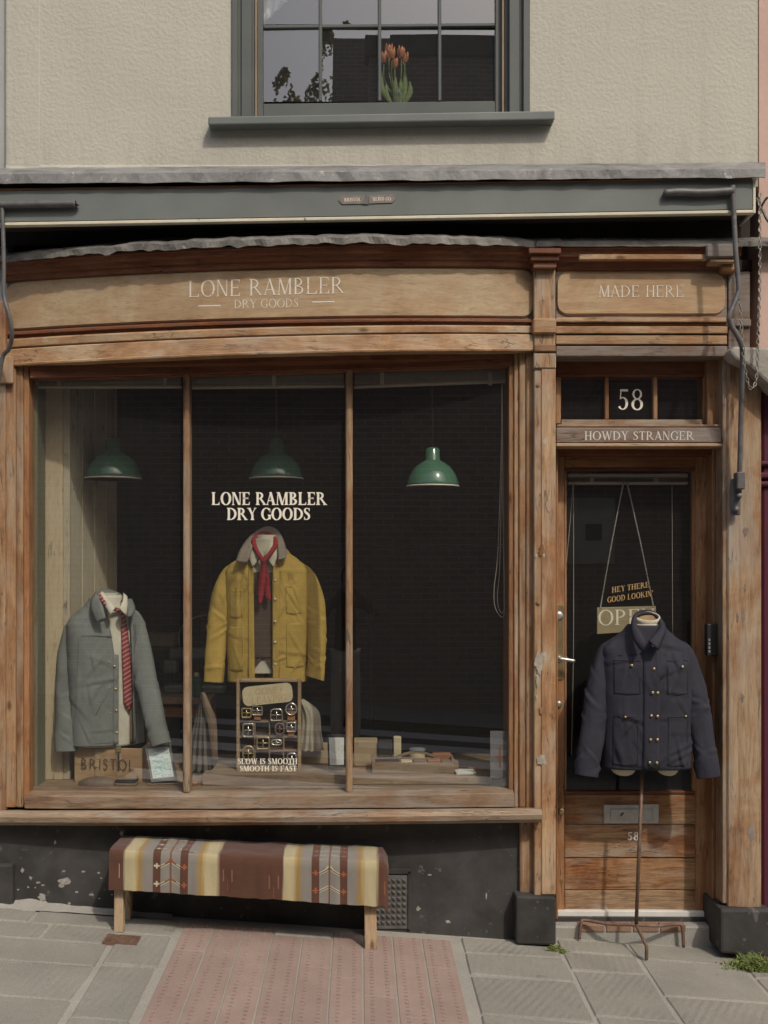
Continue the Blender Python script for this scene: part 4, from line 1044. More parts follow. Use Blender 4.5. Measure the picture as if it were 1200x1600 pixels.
stp = mk('door_step', boxv(.86, 1.66, .075, .42, -.25, wpt(0, 1442.5, .12).z), BOXF, M['cement'], front, bevel=.008)
M['brickred'] = stone('old_red_brick', (.26, .165, .115))
for k in range(4):
    x0 = 1.02 + k * .125
    box('brick', x0, x0 + .118, .070, .12, wpt(0, 1457, .07).z, wpt(0, 1445, .07).z, M['brickred'], front, .004)
# letter plate, number, lock furniture
lp = dp_('letter_plate', 943, 1030, 1257, 1287, DY - .002, .006, M['steel'], .003)
pbox('flap', 954, 1020, 1264, 1281, DY - .006, .004, M['steel'], lp, .002)
tube('flap_knob', [wpt(970, 1275, DY - .010), wpt(974, 1270, DY - .010)], .004, M['iron'], lp, 6)
lettering('lettering', '58', 989.5, 1313, 13, 19, flatY(DY + .0035), M['letter'], door, 'bold', track=.04)
hp = dp_('lock_plate', 866.5, 880, 945, 1062, DY - .006, .006, M['brass'], .002)
tube('lever_handle', smoothpath([wpt(872, 1029, DY - .008), wpt(873, 1029, DY - .05), wpt(880, 1030, DY - .06), wpt(898, 1033, DY - .058)], 5), .0085, M['steel'], door, 10)
for (py, r) in ((962, .022), (1100, .016), (1030, .016)):
    c = wpt(873, py, DY - .004); lathe('escutcheon', [(0.0005, -.009), (r * .6, -.009), (r, -.004), (r, 0)], c, M['steel'], door, 18, axis='Y')
lathe('keyhole_plate', [(0.0005, -.004), (.013, -.004), (.016, 0)], wpt(877, 1268, DY - .001), M['brass'], door, 16, axis='Y')
M['blackbox'] = paint('matt_black_box', (.03, .03, .032), .5)
ks = pbox('key_safe', 1105, 1122, 975, 1025, .03, .045, M['blackbox'], front, .005, 2)
for k in range(4): pbox('dial', 1107, 1110, 998 + 6 * k, 1002 + 6 * k, .0285, .004, M['steel'], ks, .001)
for i, (a, b, c, d) in enumerate(((1166, 830, 5, 7), (1164, 920, 2, 8), (1161, 960, 3, 10), (1152, 965, 2, 8), (1174, 1300, 4, 14), (1160, 1090, 3, 6))):
    scar(a, b, c, d, -.0455, M['greyscar'] if 'greyscar' in M else M['grey_wood'], sd=i * 1.7 + 9)

M['flake'] = paint('pale_plaster_flake', (.33, .315, .285), .9, .3, 60, .5, 90, .003)
for i, (a, b, c, d) in enumerate(((101, 1377, 9, 7), (95, 1383, 5, 4), (66, 1402, 6, 8), (69, 1410, 5, 3), (35, 1360, 3, 4), (48, 1372, 2.5, 3), (60, 1379, 4, 2), (67, 1383, 3, 1.5), (44, 1386, 2, 2), (55, 1387, 1.5, 1.5), (100, 1361, 3, 1.5), (130, 1362, 3, 2), (154, 1364, 2.5, 2), (158, 1372, 1.8, 1.5), (120, 1394, 2.5, 2.5), (143, 1398, 4, 2), (155, 1404, 2, 1.5), (108, 1412, 2.5, 2.5), (175, 1398, 1.5, 1.2), (86, 1316, 2, 4), (28, 1390, 2, 2), (190, 1302, 3, 4), (760, 1400, 1.2, 7), (700, 1440, 4, 3), (654, 1420, 3, 4), (671, 1367, 3, 1.5))):
    scar(a, b, c * .9, d * .8, .0035, M['flake'], sd=i * 2.9 + 3, par=riser)

# ================================================================ INSIDE THE SHOP (structure)
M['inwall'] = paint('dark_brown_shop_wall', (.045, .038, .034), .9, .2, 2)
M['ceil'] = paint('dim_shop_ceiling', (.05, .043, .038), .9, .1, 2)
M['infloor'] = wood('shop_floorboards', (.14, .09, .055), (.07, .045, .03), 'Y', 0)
M['creamboard'] = wood('cream_painted_boarding', (.50, .44, .33), (.43, .375, .27), 'Z', .12, (.5, .45, .35), stain=.12, bmp=.1)
M['greenlining'] = wood('grey_green_lining', (.19, .20, .145), (.14, .145, .105), 'Z', .2, stain=.2)
IX0, IX1, IZ0, IZ1, IYB = -1.78, 1.86, -.02, 2.98, 4.6
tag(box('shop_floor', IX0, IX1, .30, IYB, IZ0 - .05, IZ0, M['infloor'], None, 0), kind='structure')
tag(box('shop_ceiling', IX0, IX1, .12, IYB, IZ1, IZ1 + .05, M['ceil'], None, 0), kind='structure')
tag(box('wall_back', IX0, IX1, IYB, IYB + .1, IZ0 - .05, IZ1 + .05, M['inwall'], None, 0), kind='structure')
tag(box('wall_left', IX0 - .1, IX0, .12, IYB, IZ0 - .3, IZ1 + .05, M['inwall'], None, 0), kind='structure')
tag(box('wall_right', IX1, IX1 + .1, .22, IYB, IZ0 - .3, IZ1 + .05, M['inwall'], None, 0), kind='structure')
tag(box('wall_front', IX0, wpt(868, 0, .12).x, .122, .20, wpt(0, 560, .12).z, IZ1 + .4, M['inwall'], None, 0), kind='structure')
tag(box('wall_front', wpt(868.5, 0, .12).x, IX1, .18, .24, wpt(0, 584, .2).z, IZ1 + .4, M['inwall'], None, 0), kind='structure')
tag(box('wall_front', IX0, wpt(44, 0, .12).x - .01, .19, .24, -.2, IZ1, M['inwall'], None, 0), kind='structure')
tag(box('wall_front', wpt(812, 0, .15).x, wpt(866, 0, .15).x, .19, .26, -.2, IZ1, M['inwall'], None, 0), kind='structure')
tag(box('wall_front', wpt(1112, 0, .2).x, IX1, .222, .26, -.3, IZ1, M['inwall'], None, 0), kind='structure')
# display deck and its side boarding
ZD = wpt(0, 1229, .10).z
deck = thing('display_deck', 'worn wooden display deck along the bottom of the shop window', 'display shelf', (-.4, .5, ZD - .04))
for k in range(6):
    y0 = .075 + k * .152
    box('plank', -1.70, .85, y0 + .001, y0 + .150, ZD - .03, ZD + random.uniform(-.001, .001), M['tray'], deck, .002)
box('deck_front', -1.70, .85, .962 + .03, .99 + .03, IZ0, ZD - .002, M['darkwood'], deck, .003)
sdw = thing('side_boarding', 'cream boarded panel inside the left end of the display window', 'panel', (-1.5, .4, ZD))
for (p0, p1, Y) in ((65, 98, .25), (98.4, 109, .262)):
    xa_, xb_ = wpt(p0, 0, Y).x, wpt(p1, 0, Y).x; box('board', xa_, xb_, Y, Y + .02, ZD + .001, 2.62, M['creamboard'], sdw, .003)
xs_ = wpt(108, 0, .27).x
for k in range(4):
    ya = .283 + k * .125; xo = xs_ + .03 * k
    mk('board', [Vector(p) for p in ((xo, ya, ZD + .001), (xo + .029, ya + .122, ZD + .001), (xo + .029, ya + .122, 2.62), (xo, ya, 2.62), (xo - .02, ya, ZD + .001), (xo + .009, ya + .122, ZD + .001), (xo + .009, ya + .122, 2.62), (xo - .02, ya, 2.62))], BOXF, M['creamboard'], sdw, bevel=.003)
box('lining', wpt(46, 0, .1).x, wpt(58, 0, .1).x, .10, .24, ZD - .03, 2.6, M['greenlining'], sdw, .006)
box('lining', wpt(58, 0, .2).x, wpt(64.5, 0, .2).x, .19, .25, ZD - .03, 2.6, M['greenlining'], sdw, .008)

# ---- blinds drawn up behind the glass
M['slat'] = paint('pale_blind_slat', (.30, .265, .215), .55, .08, 20, 0); M['rail'] = paint('cream_blind_rail', (.46, .40, .31), .5, .08, 20, 0); M['cord'] = paint('off_white_cord', (.40, .35, .30), .8)
def blind(px0, px1, top, bot, Y, label, tapes, group='rolled up slatted blinds', cords=None):
    c = wpt((px0 + px1) / 2, (bot[0] + bot[1]) / 2, Y)
    t = thing('slatted_blind', label, 'blind', c, group)
    pbox('head_rail', px0, px1, top, (top[0] + 5, top[1] + 5), Y, .03, M['rail'], t, .002)
    n = 8
    for k in range(n):
        a = tuple(top[i] + 6 + (bot[i] - top[i] - 10) * k / n for i in (0, 1)); b = tuple(x + 1.6 for x in a)
        pbox('slat', px0 + 1, px1 - 1, a, b, Y - .002, .028, M['slat'], t, 0)
    pbox('bottom_rail', px0, px1, (bot[0] - 4.2, bot[1] - 4.2), bot, Y - .003, .032, M['rail'], t, .003)
    for p in tapes: pbox('ladder_tape', p - 3, p + 3, (top[0] + 6, top[0] + 6), (bot[0] - 4, bot[0] - 4), Y - .006, .002, M['rail'], t, 0)
    for cp in (cords or []): tube('pull_cord', smoothpath([wpt(x, y, Y - .01) for x, y in cp], 6), .0016, M['cord'], t, 5)
    return t
blind(54, 283, (578, 577), (606, 605.5), .11, 'drawn up slatted blind above the grey jacket', (92, 258))
blind(298, 538, (578, 576), (607, 604.5), .11, 'drawn up slatted blind above the window lettering', (428,))
blind(553, 791, (575, 571), (606, 597), .11, 'drawn up slatted blind above the empty right pane', (597, 766), cords=[[(784, 600), (783, 700), (778, 860), (772, 920), (774, 950), (786, 964), (788, 930), (786, 800), (785, 600)], [(785, 600), (784, 720), (781, 880), (777, 935), (783, 958), (789, 950)]])
blind(888, 1075, (740, 740), (757, 757), DY + .05, 'drawn up slatted blind behind the glass of the shop door', (925, 1025), cords=[[(895, 757), (892, 800), (885, 880)], [(896, 757), (896, 1000), (893, 1180)], [(1050, 757), (1051, 1000)]])

# ---- green enamel pendant lamps
M['enamel'] = paint('green_enamel', (.06, .145, .095), .14, .08, 8, 0, spec=.6); M['enamel_in'] = paint('white_enamel', (.62, .58, .5), .4); M['flex'] = paint('brown_flex', (.06, .045, .035), .7)
def lamp(px, py, hw, Y, label):
    k = (D + Y) / D / S; c = wpt(px, py, Y); r = hw * k; h = r * 1.28
    t = thing('pendant_lamp', label, 'lamp', c, 'green enamel pendant lamps')
    prof = [(r, 0), (r * .985, r * .10), (r * .93, r * .30), (r * .83, r * .52), (r * .68, r * .72), (r * .48, r * .88), (r * .30, r * .97), (r * .27, r * 1.02), (r * .26, r * 1.40), (r * .20, r * 1.46), (r * .06, r * 1.50)]
    lathe('shade', prof, c, M['enamel'], t, 40, solid=.003)
    lathe('rim', [(r * 1.012, -.004), (r * 1.012, .003), (r * .985, .003), (r * .985, -.004), (r * 1.012, -.004)], c, M['enamel_in'], t, 40)
    lathe('bulb', [(.001, r * .18), (.02, r * .2), (.03, r * .36), (.028, r * .5), (.014, r * .72), (.013, r * .9)], c, M['enamel_in'], t, 14)
    tube('flex', [c + Vector((0, 0, r * 1.48)), Vector((c.x, c.y, IZ1))], .0035, M['flex'], t, 6)
lamp(177, 748, 43.5, .42, 'green pendant lamp hanging above the grey jacket')
lamp(432, 748, 42, .42, 'green pendant lamp hanging above the window lettering')
lamp(676, 760, 41, .215, 'sunlit green pendant lamp in the right pane')

# ================================================================ CLOTHING
def lerp_rows(rows, z):
    if z <= rows[0][0]: return rows[0][1:]
    for a, b in zip(rows[:-1], rows[1:]):
        if z <= b[0]:
            t = (z - a[0]) / (b[0] - a[0]); t = t * t * (3 - 2 * t) * .5 + t * .5
            return tuple(p + (q - p) * t for p, q in zip(a[1:], b[1:]))
    return rows[-1][1:]
class Torso:
    def __init__(s, px, Y, rot, rows, n=2.5, wr=.006, seed=0, nc=26):
        s.k = (D + Y) / D / S; s.c = Vector(((px - PX0) * s.k, Y, 0)); s.rot = Matrix.Rotation(R(rot), 3, 'Z'); s.n = n; s.wr = wr; s.sd = seed; s.cr = None; s.nc = nc
        s.rows = sorted([(CZ + (PY0 - py) * s.k, hw * s.k, d) for py, hw, d in rows])
    def z(s, py): return CZ + (PY0 - py) * s.k
    def fold(s, x, z):
        if s.cr is None:
            rg = random.Random(s.sd * 7 + 1); s.cr = []
            z0, z1 = s.rows[0][0], s.rows[-1][0]
            for k in range(s.nc):
                cx = rg.uniform(-.17, .17); cz = z0 + (z1 - z0) * rg.uniform(0, .85); a = R(rg.choice((-1, 1)) * rg.uniform(50, 88)) if rg.random() < .7 else R(rg.uniform(-25, 25))
                s.cr.append((cx, cz, math.cos(a), math.sin(a), rg.uniform(.04, .11), rg.uniform(.005, .010), rg.uniform(.35, 1.0)))
        v = noise.noise(Vector((x * 6 + s.sd, z * 2.6, s.sd))) * .8 + .35 * noise.noise(Vector((x * 20 + z * 9, z * 13 - x * 8, s.sd + 5)))
        for (cx, cz, ca, sa, ln, w, A) in s.cr:
            dx, dz = x - cx, z - cz; l = dx * ca + dz * sa
            if abs(l) > 2.2 * ln: continue
            d = -dx * sa + dz * ca
            if abs(d) > 6 * w: continue
            v += A * (.8 * math.exp(-((d - 1.6 * w) / (1.3 * w)) ** 2) - .7 * math.exp(-(d / w) ** 2)) * math.exp(-(l / ln) ** 2)
        return s.wr * v
    def yfront(s, x, z):
        w, d = lerp_rows(s.rows, z); q = max(0, 1 - min(1, abs(x) / w) ** s.n)
        return -d * q ** (1 / s.n) - s.fold(x, z)
    def P(s, x, y, z): v = s.rot @ Vector((x, y, 0)); return Vector((s.c.x + v.x, s.c.y + v.y, z))
    def surf(s, x, z, off=0.0): return s.P(x, s.yfront(x, z) - off, z)
    def ring(s, z, xr=None, xl=None, m=150):
        w, d = lerp_rows(s.rows, z); pts = []
        if xr is None: a0, a1 = math.pi / 2, math.pi / 2 - 2 * math.pi
        else:
            def ang(x): c = math.copysign(min(1, abs(x) / w) ** (s.n / 2), x); return math.acos(max(-1, min(1, c)))
            a0, a1 = ang(xr), ang(xl) - 2 * math.pi
        for i in range(m):
            a = a0 + (a1 - a0) * i / (m if xr is None else m - 1); c, sn = math.cos(a), math.sin(a)
            x = math.copysign(abs(c) ** (2 / s.n), c) * w; y = -math.copysign(abs(sn) ** (2 / s.n), sn) * d
            f = s.fold(x, z) if sn > 0 else s.fold(x, z) * .5
            pts.append(s.P(x + (f * c), y - f * sn, z))
        return pts
    def body(s, name, py0, py1, mat, parent, gap=None, n=100, hem=None, solid=.004):
        n = max(n, 60)
        """py0 hem .. py1 neck; gap(py) -> (left edge px offset, right edge px offset) from the centre line, or None"""
        rings = []
        for i in range(n + 1):
            py = py0 + (py1 - py0) * i / n; z = s.z(py); g = gap(py) if gap else None
            rings.append(s.ring(z, g[1] * s.k, g[0] * s.k) if g else s.ring(z))
        v, f = loft(rings, gap is None); return mk(name, v, f, mat, parent, True, solid=solid)
    def patch(s, name, x0, x1, py0, py1, mat, parent, off=.003, nx=16, nz=22, point=0, th=.0015):
        """flat pocket / placket that follows the front; x in photo pixels from the centre line"""
        vs, fs = [], []
        for j in range(nz + 1):
            for i in range(nx + 1):
                u = i / nx; x = (x0 + (x1 - x0) * u) * s.k; py = py0 + (py1 - py0) * j / nz
                if point and j == nz: py += point * (1 - abs(2 * u - 1))
                vs.append(s.surf(x, s.z(py), off))
        for j in range(nz):
            for i in range(nx): a = j * (nx + 1) + i; fs.append((a, a + 1, a + nx + 2, a + nx + 1))
        return mk(name, vs, fs, mat, parent, True, solid=th)
    def seam(s, pts, mat, parent, off=.003, r=.0012, name='seam'):
        return tube(name, [s.surf(x * s.k, s.z(py), off) for x, py in pts], r, mat, parent, 5)
    def button(s, x, py, mat, parent, r=.0065, off=.006):
        p = s.surf(x * s.k, s.z(py), off); d = s.rot @ Vector((0, -1, 0))
        o = mk('button', *dome(p, d, r), mat, parent, True); return o
def dome(p, d, r):
    a = d.orthogonal().normalized(); b = d.cross(a); vs, fs = [], []; n = 12
    for (q, h) in ((1, -.3), (1, .15), (.75, .4), (.3, .5)):
        for k in range(n): t = 2 * math.pi * k / n; vs.append(p + a * math.cos(t) * r * q + b * math.sin(t) * r * q + d * h * r)
    for i in range(3):
        for k in range(n): fs.append((i * n + k, i * n + (k + 1) % n, (i + 1) * n + (k + 1) % n, (i + 1) * n + k))
    fs.append(tuple(range(3 * n, 4 * n))); return vs, fs
def sleeve(name, pts, radii, mat, parent, flat=.8, seed=0, wr=.007, cuff=None, n=44, fold=1.0, endtilt=0.0):
    path = smoothpath([wpt(x, y, Y) for x, y, Y in pts], 18); m = len(path); rings = []; rg = random.Random(seed + 100)
    acc = [0.0]
    for p, q in zip(path[:-1], path[1:]): acc.append(acc[-1] + (q - p).length)
    tot = acc[-1]
    # creases: (position down the sleeve, angle round it, slant, half width, reach round, depth)
    cr = [(rg.choice((rg.gauss(.52, .10), rg.gauss(.52, .10), rg.uniform(.12, .9), rg.gauss(.86, .04))), rg.uniform(-math.pi, math.pi), rg.uniform(-.06, .06), rg.uniform(.006, .011), rg.uniform(.5, 1.1), rg.uniform(.35, 1.0)) for _ in range(int(22 * fold))]
    def rad(t):
        k = t * (len(radii) - 1); i = min(int(k), len(radii) - 2); return radii[i] + (radii[i + 1] - radii[i]) * (k - i)
    for i, p in enumerate(path):
        t = i / (m - 1); tl = acc[i] / tot; d = (path[min(i + 1, m - 1)] - path[max(i - 1, 0)]).normalized()
        s = d.cross(Vector((0, 1, 0))).normalized(); u = s.cross(d).normalized(); r = rad(t); ring = []
        for k in range(n):
            a = 2 * math.pi * k / n; c, sn = math.cos(a), math.sin(a); e = .86
            c2 = math.copysign(abs(c) ** e, c); s2 = math.copysign(abs(sn) ** e, sn)
            w = .6 * noise.noise(Vector((c * 1.3 + seed, sn * 1.3, tl * 6)))
            for (t0, a0, sl, hw, rc_, A) in cr:
                da = (a - a0 + math.pi) % (2 * math.pi) - math.pi
                if abs(da) > 2.2 * rc_: continue
                x = (tl - t0) * tot - sl * da
                if abs(x) > 6 * hw: continue
                w += A * (.8 * math.exp(-((x - 1.6 * hw) / (1.3 * hw)) ** 2) - .7 * math.exp(-(x / hw) ** 2)) * math.exp(-(da / rc_) ** 2)
            w *= wr * min(1, tl * 6 + .2)
            ring.append(p + s * c2 * (r + w) + u * s2 * (r * flat + w) + d * (endtilt * c * r * t ** 6))
        rings.append(ring)
    if cuff:
        i0 = int((1 - cuff) * (m - 1))
        for j in range(i0, m):
            cc = sum(rings[j], Vector()) / n; rings[j] = [cc + (q - cc) * 1.03 for q in rings[j]]
    e = rings[-1]; cc = sum(e, Vector()) / n; d = (path[-1] - path[-2]).normalized()
    rings.append([cc + (v - cc) * .95 for v in e]); rings.append([cc + (v - cc) * .88 - d * .05 for v in e])
    v, f = loft(rings, True, True, True); o = mk(name, v, f, mat, parent, True)
    return o
def strip(name, O, I, Yc, mat, parent, solid=.006, sub=5, k=1, bulge=0.0):
    """ribbon between two photo-space polylines with their own depths"""
    A = smoothpath([wpt(x, y, Yc + d) for x, y, d in O], sub); B = smoothpath([wpt(x, y, Yc + d) for x, y, d in I], sub)
    n = min(len(A), len(B)); mid = 4; rings = []
    for i in range(n):
        rings.append([A[i].lerp(B[i], j / mid) + Vector((0, -bulge * math.sin(math.pi * j / mid), 0)) for j in range(mid + 1)])
    v, f = loft(rings, False); return mk(name, v, f, mat, parent, True, solid=solid)

M['yellow'] = cloth('mustard_canvas', (.42, .285, .07), bmp=.3); M['corduroy'] = cloth('brown_grey_collar_cloth', (.23, .19, .155)); M['yseam'] = cloth('mustard_seam_thread', (.33, .22, .05))
M['vest'] = cloth('dark_brown_knit', (.085, .06, .045)); M['shirt'] = cloth('cream_print_shirt', (.50, .46, .36), 300, .3); M['red'] = cloth('crimson_cotton', (.27, .03, .035))
M['greycloth'] = cloth('slate_grey_twill', (.175, .187, .178), bmp=.3); M['greyseam'] = cloth('slate_grey_seam', (.11, .115, .11)); M['white_shirt'] = cloth('ivory_shirt', (.58, .55, .46)); M['lining'] = cloth('brown_lining', (.16, .11, .075))
M['navy'] = cloth('dark_plum_navy_twill', (.034, .034, .046), bmp=.3); M['navyseam'] = cloth('navy_seam', (.02, .018, .023)); M['form'] = cloth('cream_form_linen', (.56, .52, .41), 500); M['pearl'] = paint('pearl_button', (.55, .50, .40), .3, .05, 40, 0)
M['brassbtn'] = paint('brass_snap', (.55, .42, .22), .3, .1, 60, 0, metal=.8); M['neckwood'] = paint('brown_neck_cap', (.25, .17, .09), .6)

# ---- mustard jacket on its form
YY = .44
trow = [(1066, 61, .095), (1040, 61, .098), (980, 63, .105), (930, 66, .108), (908, 66, .104), (893, 66, .094), (884, 60, .086), (875, 48, .078), (865, 35, .072), (852, 24, .066), (846, 20, .062)]
jk = thing('mustard_jacket', 'open mustard yellow work jacket with brown collar on a form', 'jacket', wpt(418, 1064, YY))
T1 = Torso(418, YY, 0, trow, 2.8, .007, 3)
def gap1(py):
    t = (py - 850) / 215.0
    return (-19 + 2 * t - 5 * max(0, .18 - t) * 2, 10 + 2 * t + 2 * max(0, .18 - t))
T1.body('body', 1064, 852, M['yellow'], jk, gap1)
sleeve('sleeve', [(374, 888, YY), (367, 893, YY), (359, 906, YY), (347, 940, YY - .01), (340, 985, YY - .02), (336, 1030, YY - .035), (334, 1066, YY - .045)], [.02, .046, .058, .058, .053, .049, .047], M['yellow'], jk, .82, 2, cuff=.12)
sleeve('sleeve', [(462, 888, YY), (469, 893, YY), (477, 906, YY), (489, 940, YY - .01), (494, 985, YY - .02), (494, 1030, YY - .03), (492, 1060, YY - .04)], [.02, .046, .058, .056, .050, .045, .043], M['yellow'], jk, .82, 7, cuff=.12, endtilt=.25)
strip('collar', [(369, 877, -.125), (375, 860, -.09), (387, 842, -.02), (404, 828, .04), (420, 823, .06), (434, 829, .04), (443, 845, -.02), (448, 866, -.09), (446, 872, -.12)], [(386, 879, -.135), (391, 866, -.12), (396, 851, -.075), (403, 842, -.02), (418, 837, .02), (430, 843, -.02), (434, 853, -.07), (435, 866, -.115), (435, 875, -.13)], YY, M['corduroy'], jk, .007)
for (a, b, c, d, pt) in ((-56, -36, 921, 963, 3), (31, 54, 915, 957, 3), (-58, -34, 978, 1046, 2), (31, 58, 972, 1040, 2)):
    T1.patch('pocket', a, b, c, d, M['yellow'], jk, .0018, point=pt)
    T1.seam([(a + 1, c + 1), (b - 1, c + 1)], M['yseam'], jk, .0045); T1.seam([(a + 1.5, c + 2), (a + 1.5, d - 1), ((a + b) / 2, d + pt - 1), (b - 1.5, d - 1), (b - 1.5, c + 2)], M['yseam'], jk, .0045, .0009)
T1.patch('placket', 10.5, 20, 880, 1063, M['yellow'], jk, .004, 4, 24); T1.patch('placket', -27, -18.5, 885, 1063, M['yellow'], jk, .004, 4, 24)
T1.seam([(20.5, 882), (20.5, 1062)], M['yseam'], jk, .006, .0009); T1.seam([(-27.5, 888), (-27.5, 1062)], M['yseam'], jk, .006, .0009)
T1.seam([(-58, 1057), (-30, 1057), (-19, 1057)], M['yseam'], jk, .004, .0009); T1.seam([(14, 1057), (40, 1057), (58, 1057)], M['yseam'], jk, .004, .0009)
for py in (906, 935, 969, 1001, 1035): T1.button(14.5, py, M['pearl'], jk, .0062, .009)
fm = thing('dress_form', 'dark dress form and stand holding up the mustard jacket', 'dress form', wpt(416, 1225, YY))
TF = Torso(416, YY, 0, [(1060, 42, .07), (980, 44, .072), (900, 40, .07), (872, 32, .06), (858, 18, .05), (838, 15, .048)], 2.2, .001, 1)
TF.body('torso', 1050, 836, M['form'], fm, None, 24, solid=.0)
tube('pole', [wpt(416, 1050, YY), wpt(416, 1226, YY)], .012, M['rust'], fm, 10); lathe('foot', [(.12, 0), (.12, .008), (.03, .02), (.013, .035)], (wpt(416, 0, YY).x, YY, ZD), M['iron'], fm, 24)
sh = thing('patterned_shirt', 'cream print shirt collar under the mustard jacket', 'shirt', wpt(411, 900, YY))
TS = Torso(414, YY, 0, [(1000, 46, .078), (930, 47, .082), (890, 44, .078), (872, 36, .070), (858, 22, .064), (838, 17.5, .058)], 2.2, .004, 12)
TS.body('body', 960, 842, M['shirt'], sh, None, 26)
for sgn in (-1, 1):
    strip('collar', [(411 + sgn * 2, 867, -.085), (411 + sgn * 9, 852, -.075), (411 + sgn * 17, 842, -.03)], [(411 + sgn * 16, 886, -.112), (411 + sgn * 22, 870, -.095), (411 + sgn * 22, 852, -.04)], YY, M['shirt'], sh, .004)
vt = thing('brown_waistcoat', 'dark brown knitted vest under the mustard jacket', 'vest', wpt(412, 1050, YY))
TV = Torso(414, YY, 0, [(1060, 48, .080), (980, 50, .086), (930, 50, .090), (890, 48, .084)], 2.3, .003, 8)
TV.body('body', 1026, 894, M['vest'], vt, None, 26)
for (a, b) in ((-22, -3), (4, 16)):
    mk('hem_point', [TV.surf(a * TV.k, TV.z(1027), 0), TV.surf(b * TV.k, TV.z(1027), 0), TV.surf((a if a < 0 else b) * TV.k, TV.z(1050), 0)], [(0, 1, 2)], M['vest'], vt, solid=.003)
nk = thing('red_neckerchief', 'knotted crimson neckerchief at the neck of the mustard jacket', 'neckerchief', wpt(412, 940, YY - .11))
tube('band', smoothpath([wpt(x, y, YY + d) for x, y, d in ((411, 876, -.118), (402, 862, -.10), (396, 846, -.06), (401, 838, .0), (413, 833, .03), (425, 838, .0), (431, 848, -.06), (424, 862, -.10), (412, 876, -.118))], 5), .0115, M['red'], nk, 8)
lathe('knot', [(.001, -.016), (.012, -.012), (.016, 0), (.012, .012), (.001, .016)], wpt(411, 878, YY - .125), M['red'], nk, 12)
strip('tail', [(409, 880, -.125), (405, 900, -.13), (403, 925, -.128), (404, 942, -.125)], [(414, 880, -.127), (415, 900, -.132), (413, 925, -.128), (408, 944, -.125)], YY, M['red'], nk, .006, bulge=.006)
strip('tail', [(411, 880, -.124), (413, 900, -.128), (414, 920, -.126), (415, 934, -.124)], [(416, 880, -.124), (420, 900, -.127), (422, 920, -.126), (423, 938, -.122)], YY, M['red'], nk, .006, bulge=.006)

# ---- grey jacket, turned towards the middle of the window
GY2 = .30
gj = thing('grey_jacket', 'open slate grey jacket over white shirt on left of window', 'jacket', wpt(168, 1160, GY2))
T2 = Torso(166, GY2, 22, [(1162, 58, .115), (1120, 57, .118), (1040, 60, .12), (990, 60, .11), (975, 60, .096), (966, 55, .088), (957, 44, .08), (946, 33, .074), (938, 27, .07), (928, 22, .065)], 2.7, .006, 21)
def gap2(py):
    t = (py - 930) / 230.0
    return (-6 + 16 * min(1, t * 2.2) * .9, 31 + 6 * t)
T2.body('body', 1160, 934, M['greycloth'], gj, gap2)
sleeve('sleeve', [(130, 970, GY2), (123, 976, GY2 - .01), (115, 990, GY2 - .02), (108, 1030, GY2 - .04), (105, 1085, GY2 - .06), (103, 1135, GY2 - .085), (103, 1174, GY2 - .10)], [.02, .046, .057, .058, .055, .052, .051], M['greycloth'], gj, .8, 5, fold=.6, cuff=.10)
sleeve('sleeve', [(200, 957, GY2 + .05), (205, 963, GY2 + .04), (211, 980, GY2 + .02), (220, 1020, GY2 - .02), (230, 1070, GY2 - .07), (241, 1120, GY2 - .12), (252, 1164, GY2 - .15)], [.02, .042, .052, .054, .052, .048, .044], M['greycloth'], gj, .8, 9, fold=.6, cuff=.10)
strip('collar', [(158, 972, -.155), (147, 955, -.12), (143, 940, -.06), (150, 927, .0), (163, 920, .04), (185, 926, .05), (198, 938, .03), (206, 955, -.03)], [(162, 970, -.16), (157, 955, -.13), (153, 944, -.07), (156, 934, -.02), (166, 928, .01), (182, 934, .02), (192, 944, .0), (197, 955, -.05)], GY2, M['greycloth'], gj, .005, bulge=.006)
strip('collar', [(150, 973, -.146), (142, 953, -.12), (143, 936, -.07), (151, 924, -.02)], [(165, 965, -.165), (161, 948, -.145), (155, 935, -.10), (157, 927, -.04)], GY2 - .008, M['greycloth'], gj, .004, bulge=.006)
strip('collar', [(207, 962, -.09), (211, 950, -.06), (206, 936, -.0)], [(199, 964, -.11), (199, 948, -.075), (194, 936, -.02)], GY2 - .004, M['greycloth'], gj, .005, bulge=.01)
T2.seam([(-42, 991), (-20, 991), (-4, 992), (4, 993)], M['greyseam'], gj, .004); T2.seam([(-52, 972), (-46, 1000), (-48, 1040), (-50, 1100)], M['greyseam'], gj, .004)
for (x, py) in ((6, 1038), (8, 1073), (9, 1106), (10, 1140)): T2.button(x, py, M['brassbtn'], gj, .0065, .006)
for (x, py) in ((-2, 1031), (-1, 1070), (-14, 1090), (0, 1109)): T2.button(x, py, M['brassbtn'], gj, .0035, .004)
T2.seam([(-22, 1112), (-12, 1092), (-4, 1080)], M['greyseam'], gj, .004, .0011)
T2.seam([(-50, 1154), (-20, 1155), (9, 1154)], M['greyseam'], gj, .004, .001)
T2.patch('placket', 4, 12.5, 1020, 1158, M['greycloth'], gj, .004, 4, 20)
T2.patch('placket', 36.5, 41, 975, 1158, M['greyseam'], gj, .003, 3, 20)
ws = thing('white_shirt', 'ivory shirt inside the open grey jacket', 'shirt', wpt(178, 1165, GY2))
TW = Torso(168, GY2, 22, [(1165, 46, .088), (1100, 46, .09), (1000, 46, .090), (968, 40, .078), (950, 30, .068), (940, 23, .062), (926, 19, .058)], 2.3, .004, 31)
TW.body('body', 1163, 930, M['white_shirt'], ws, None, 30)
strip('collar', [(156, 930, -.06), (163, 946, -.115), (172, 962, -.15)], [(160, 924, -.04), (170, 936, -.10), (180, 950, -.14)], GY2, M['white_shirt'], ws, .004, bulge=.01)
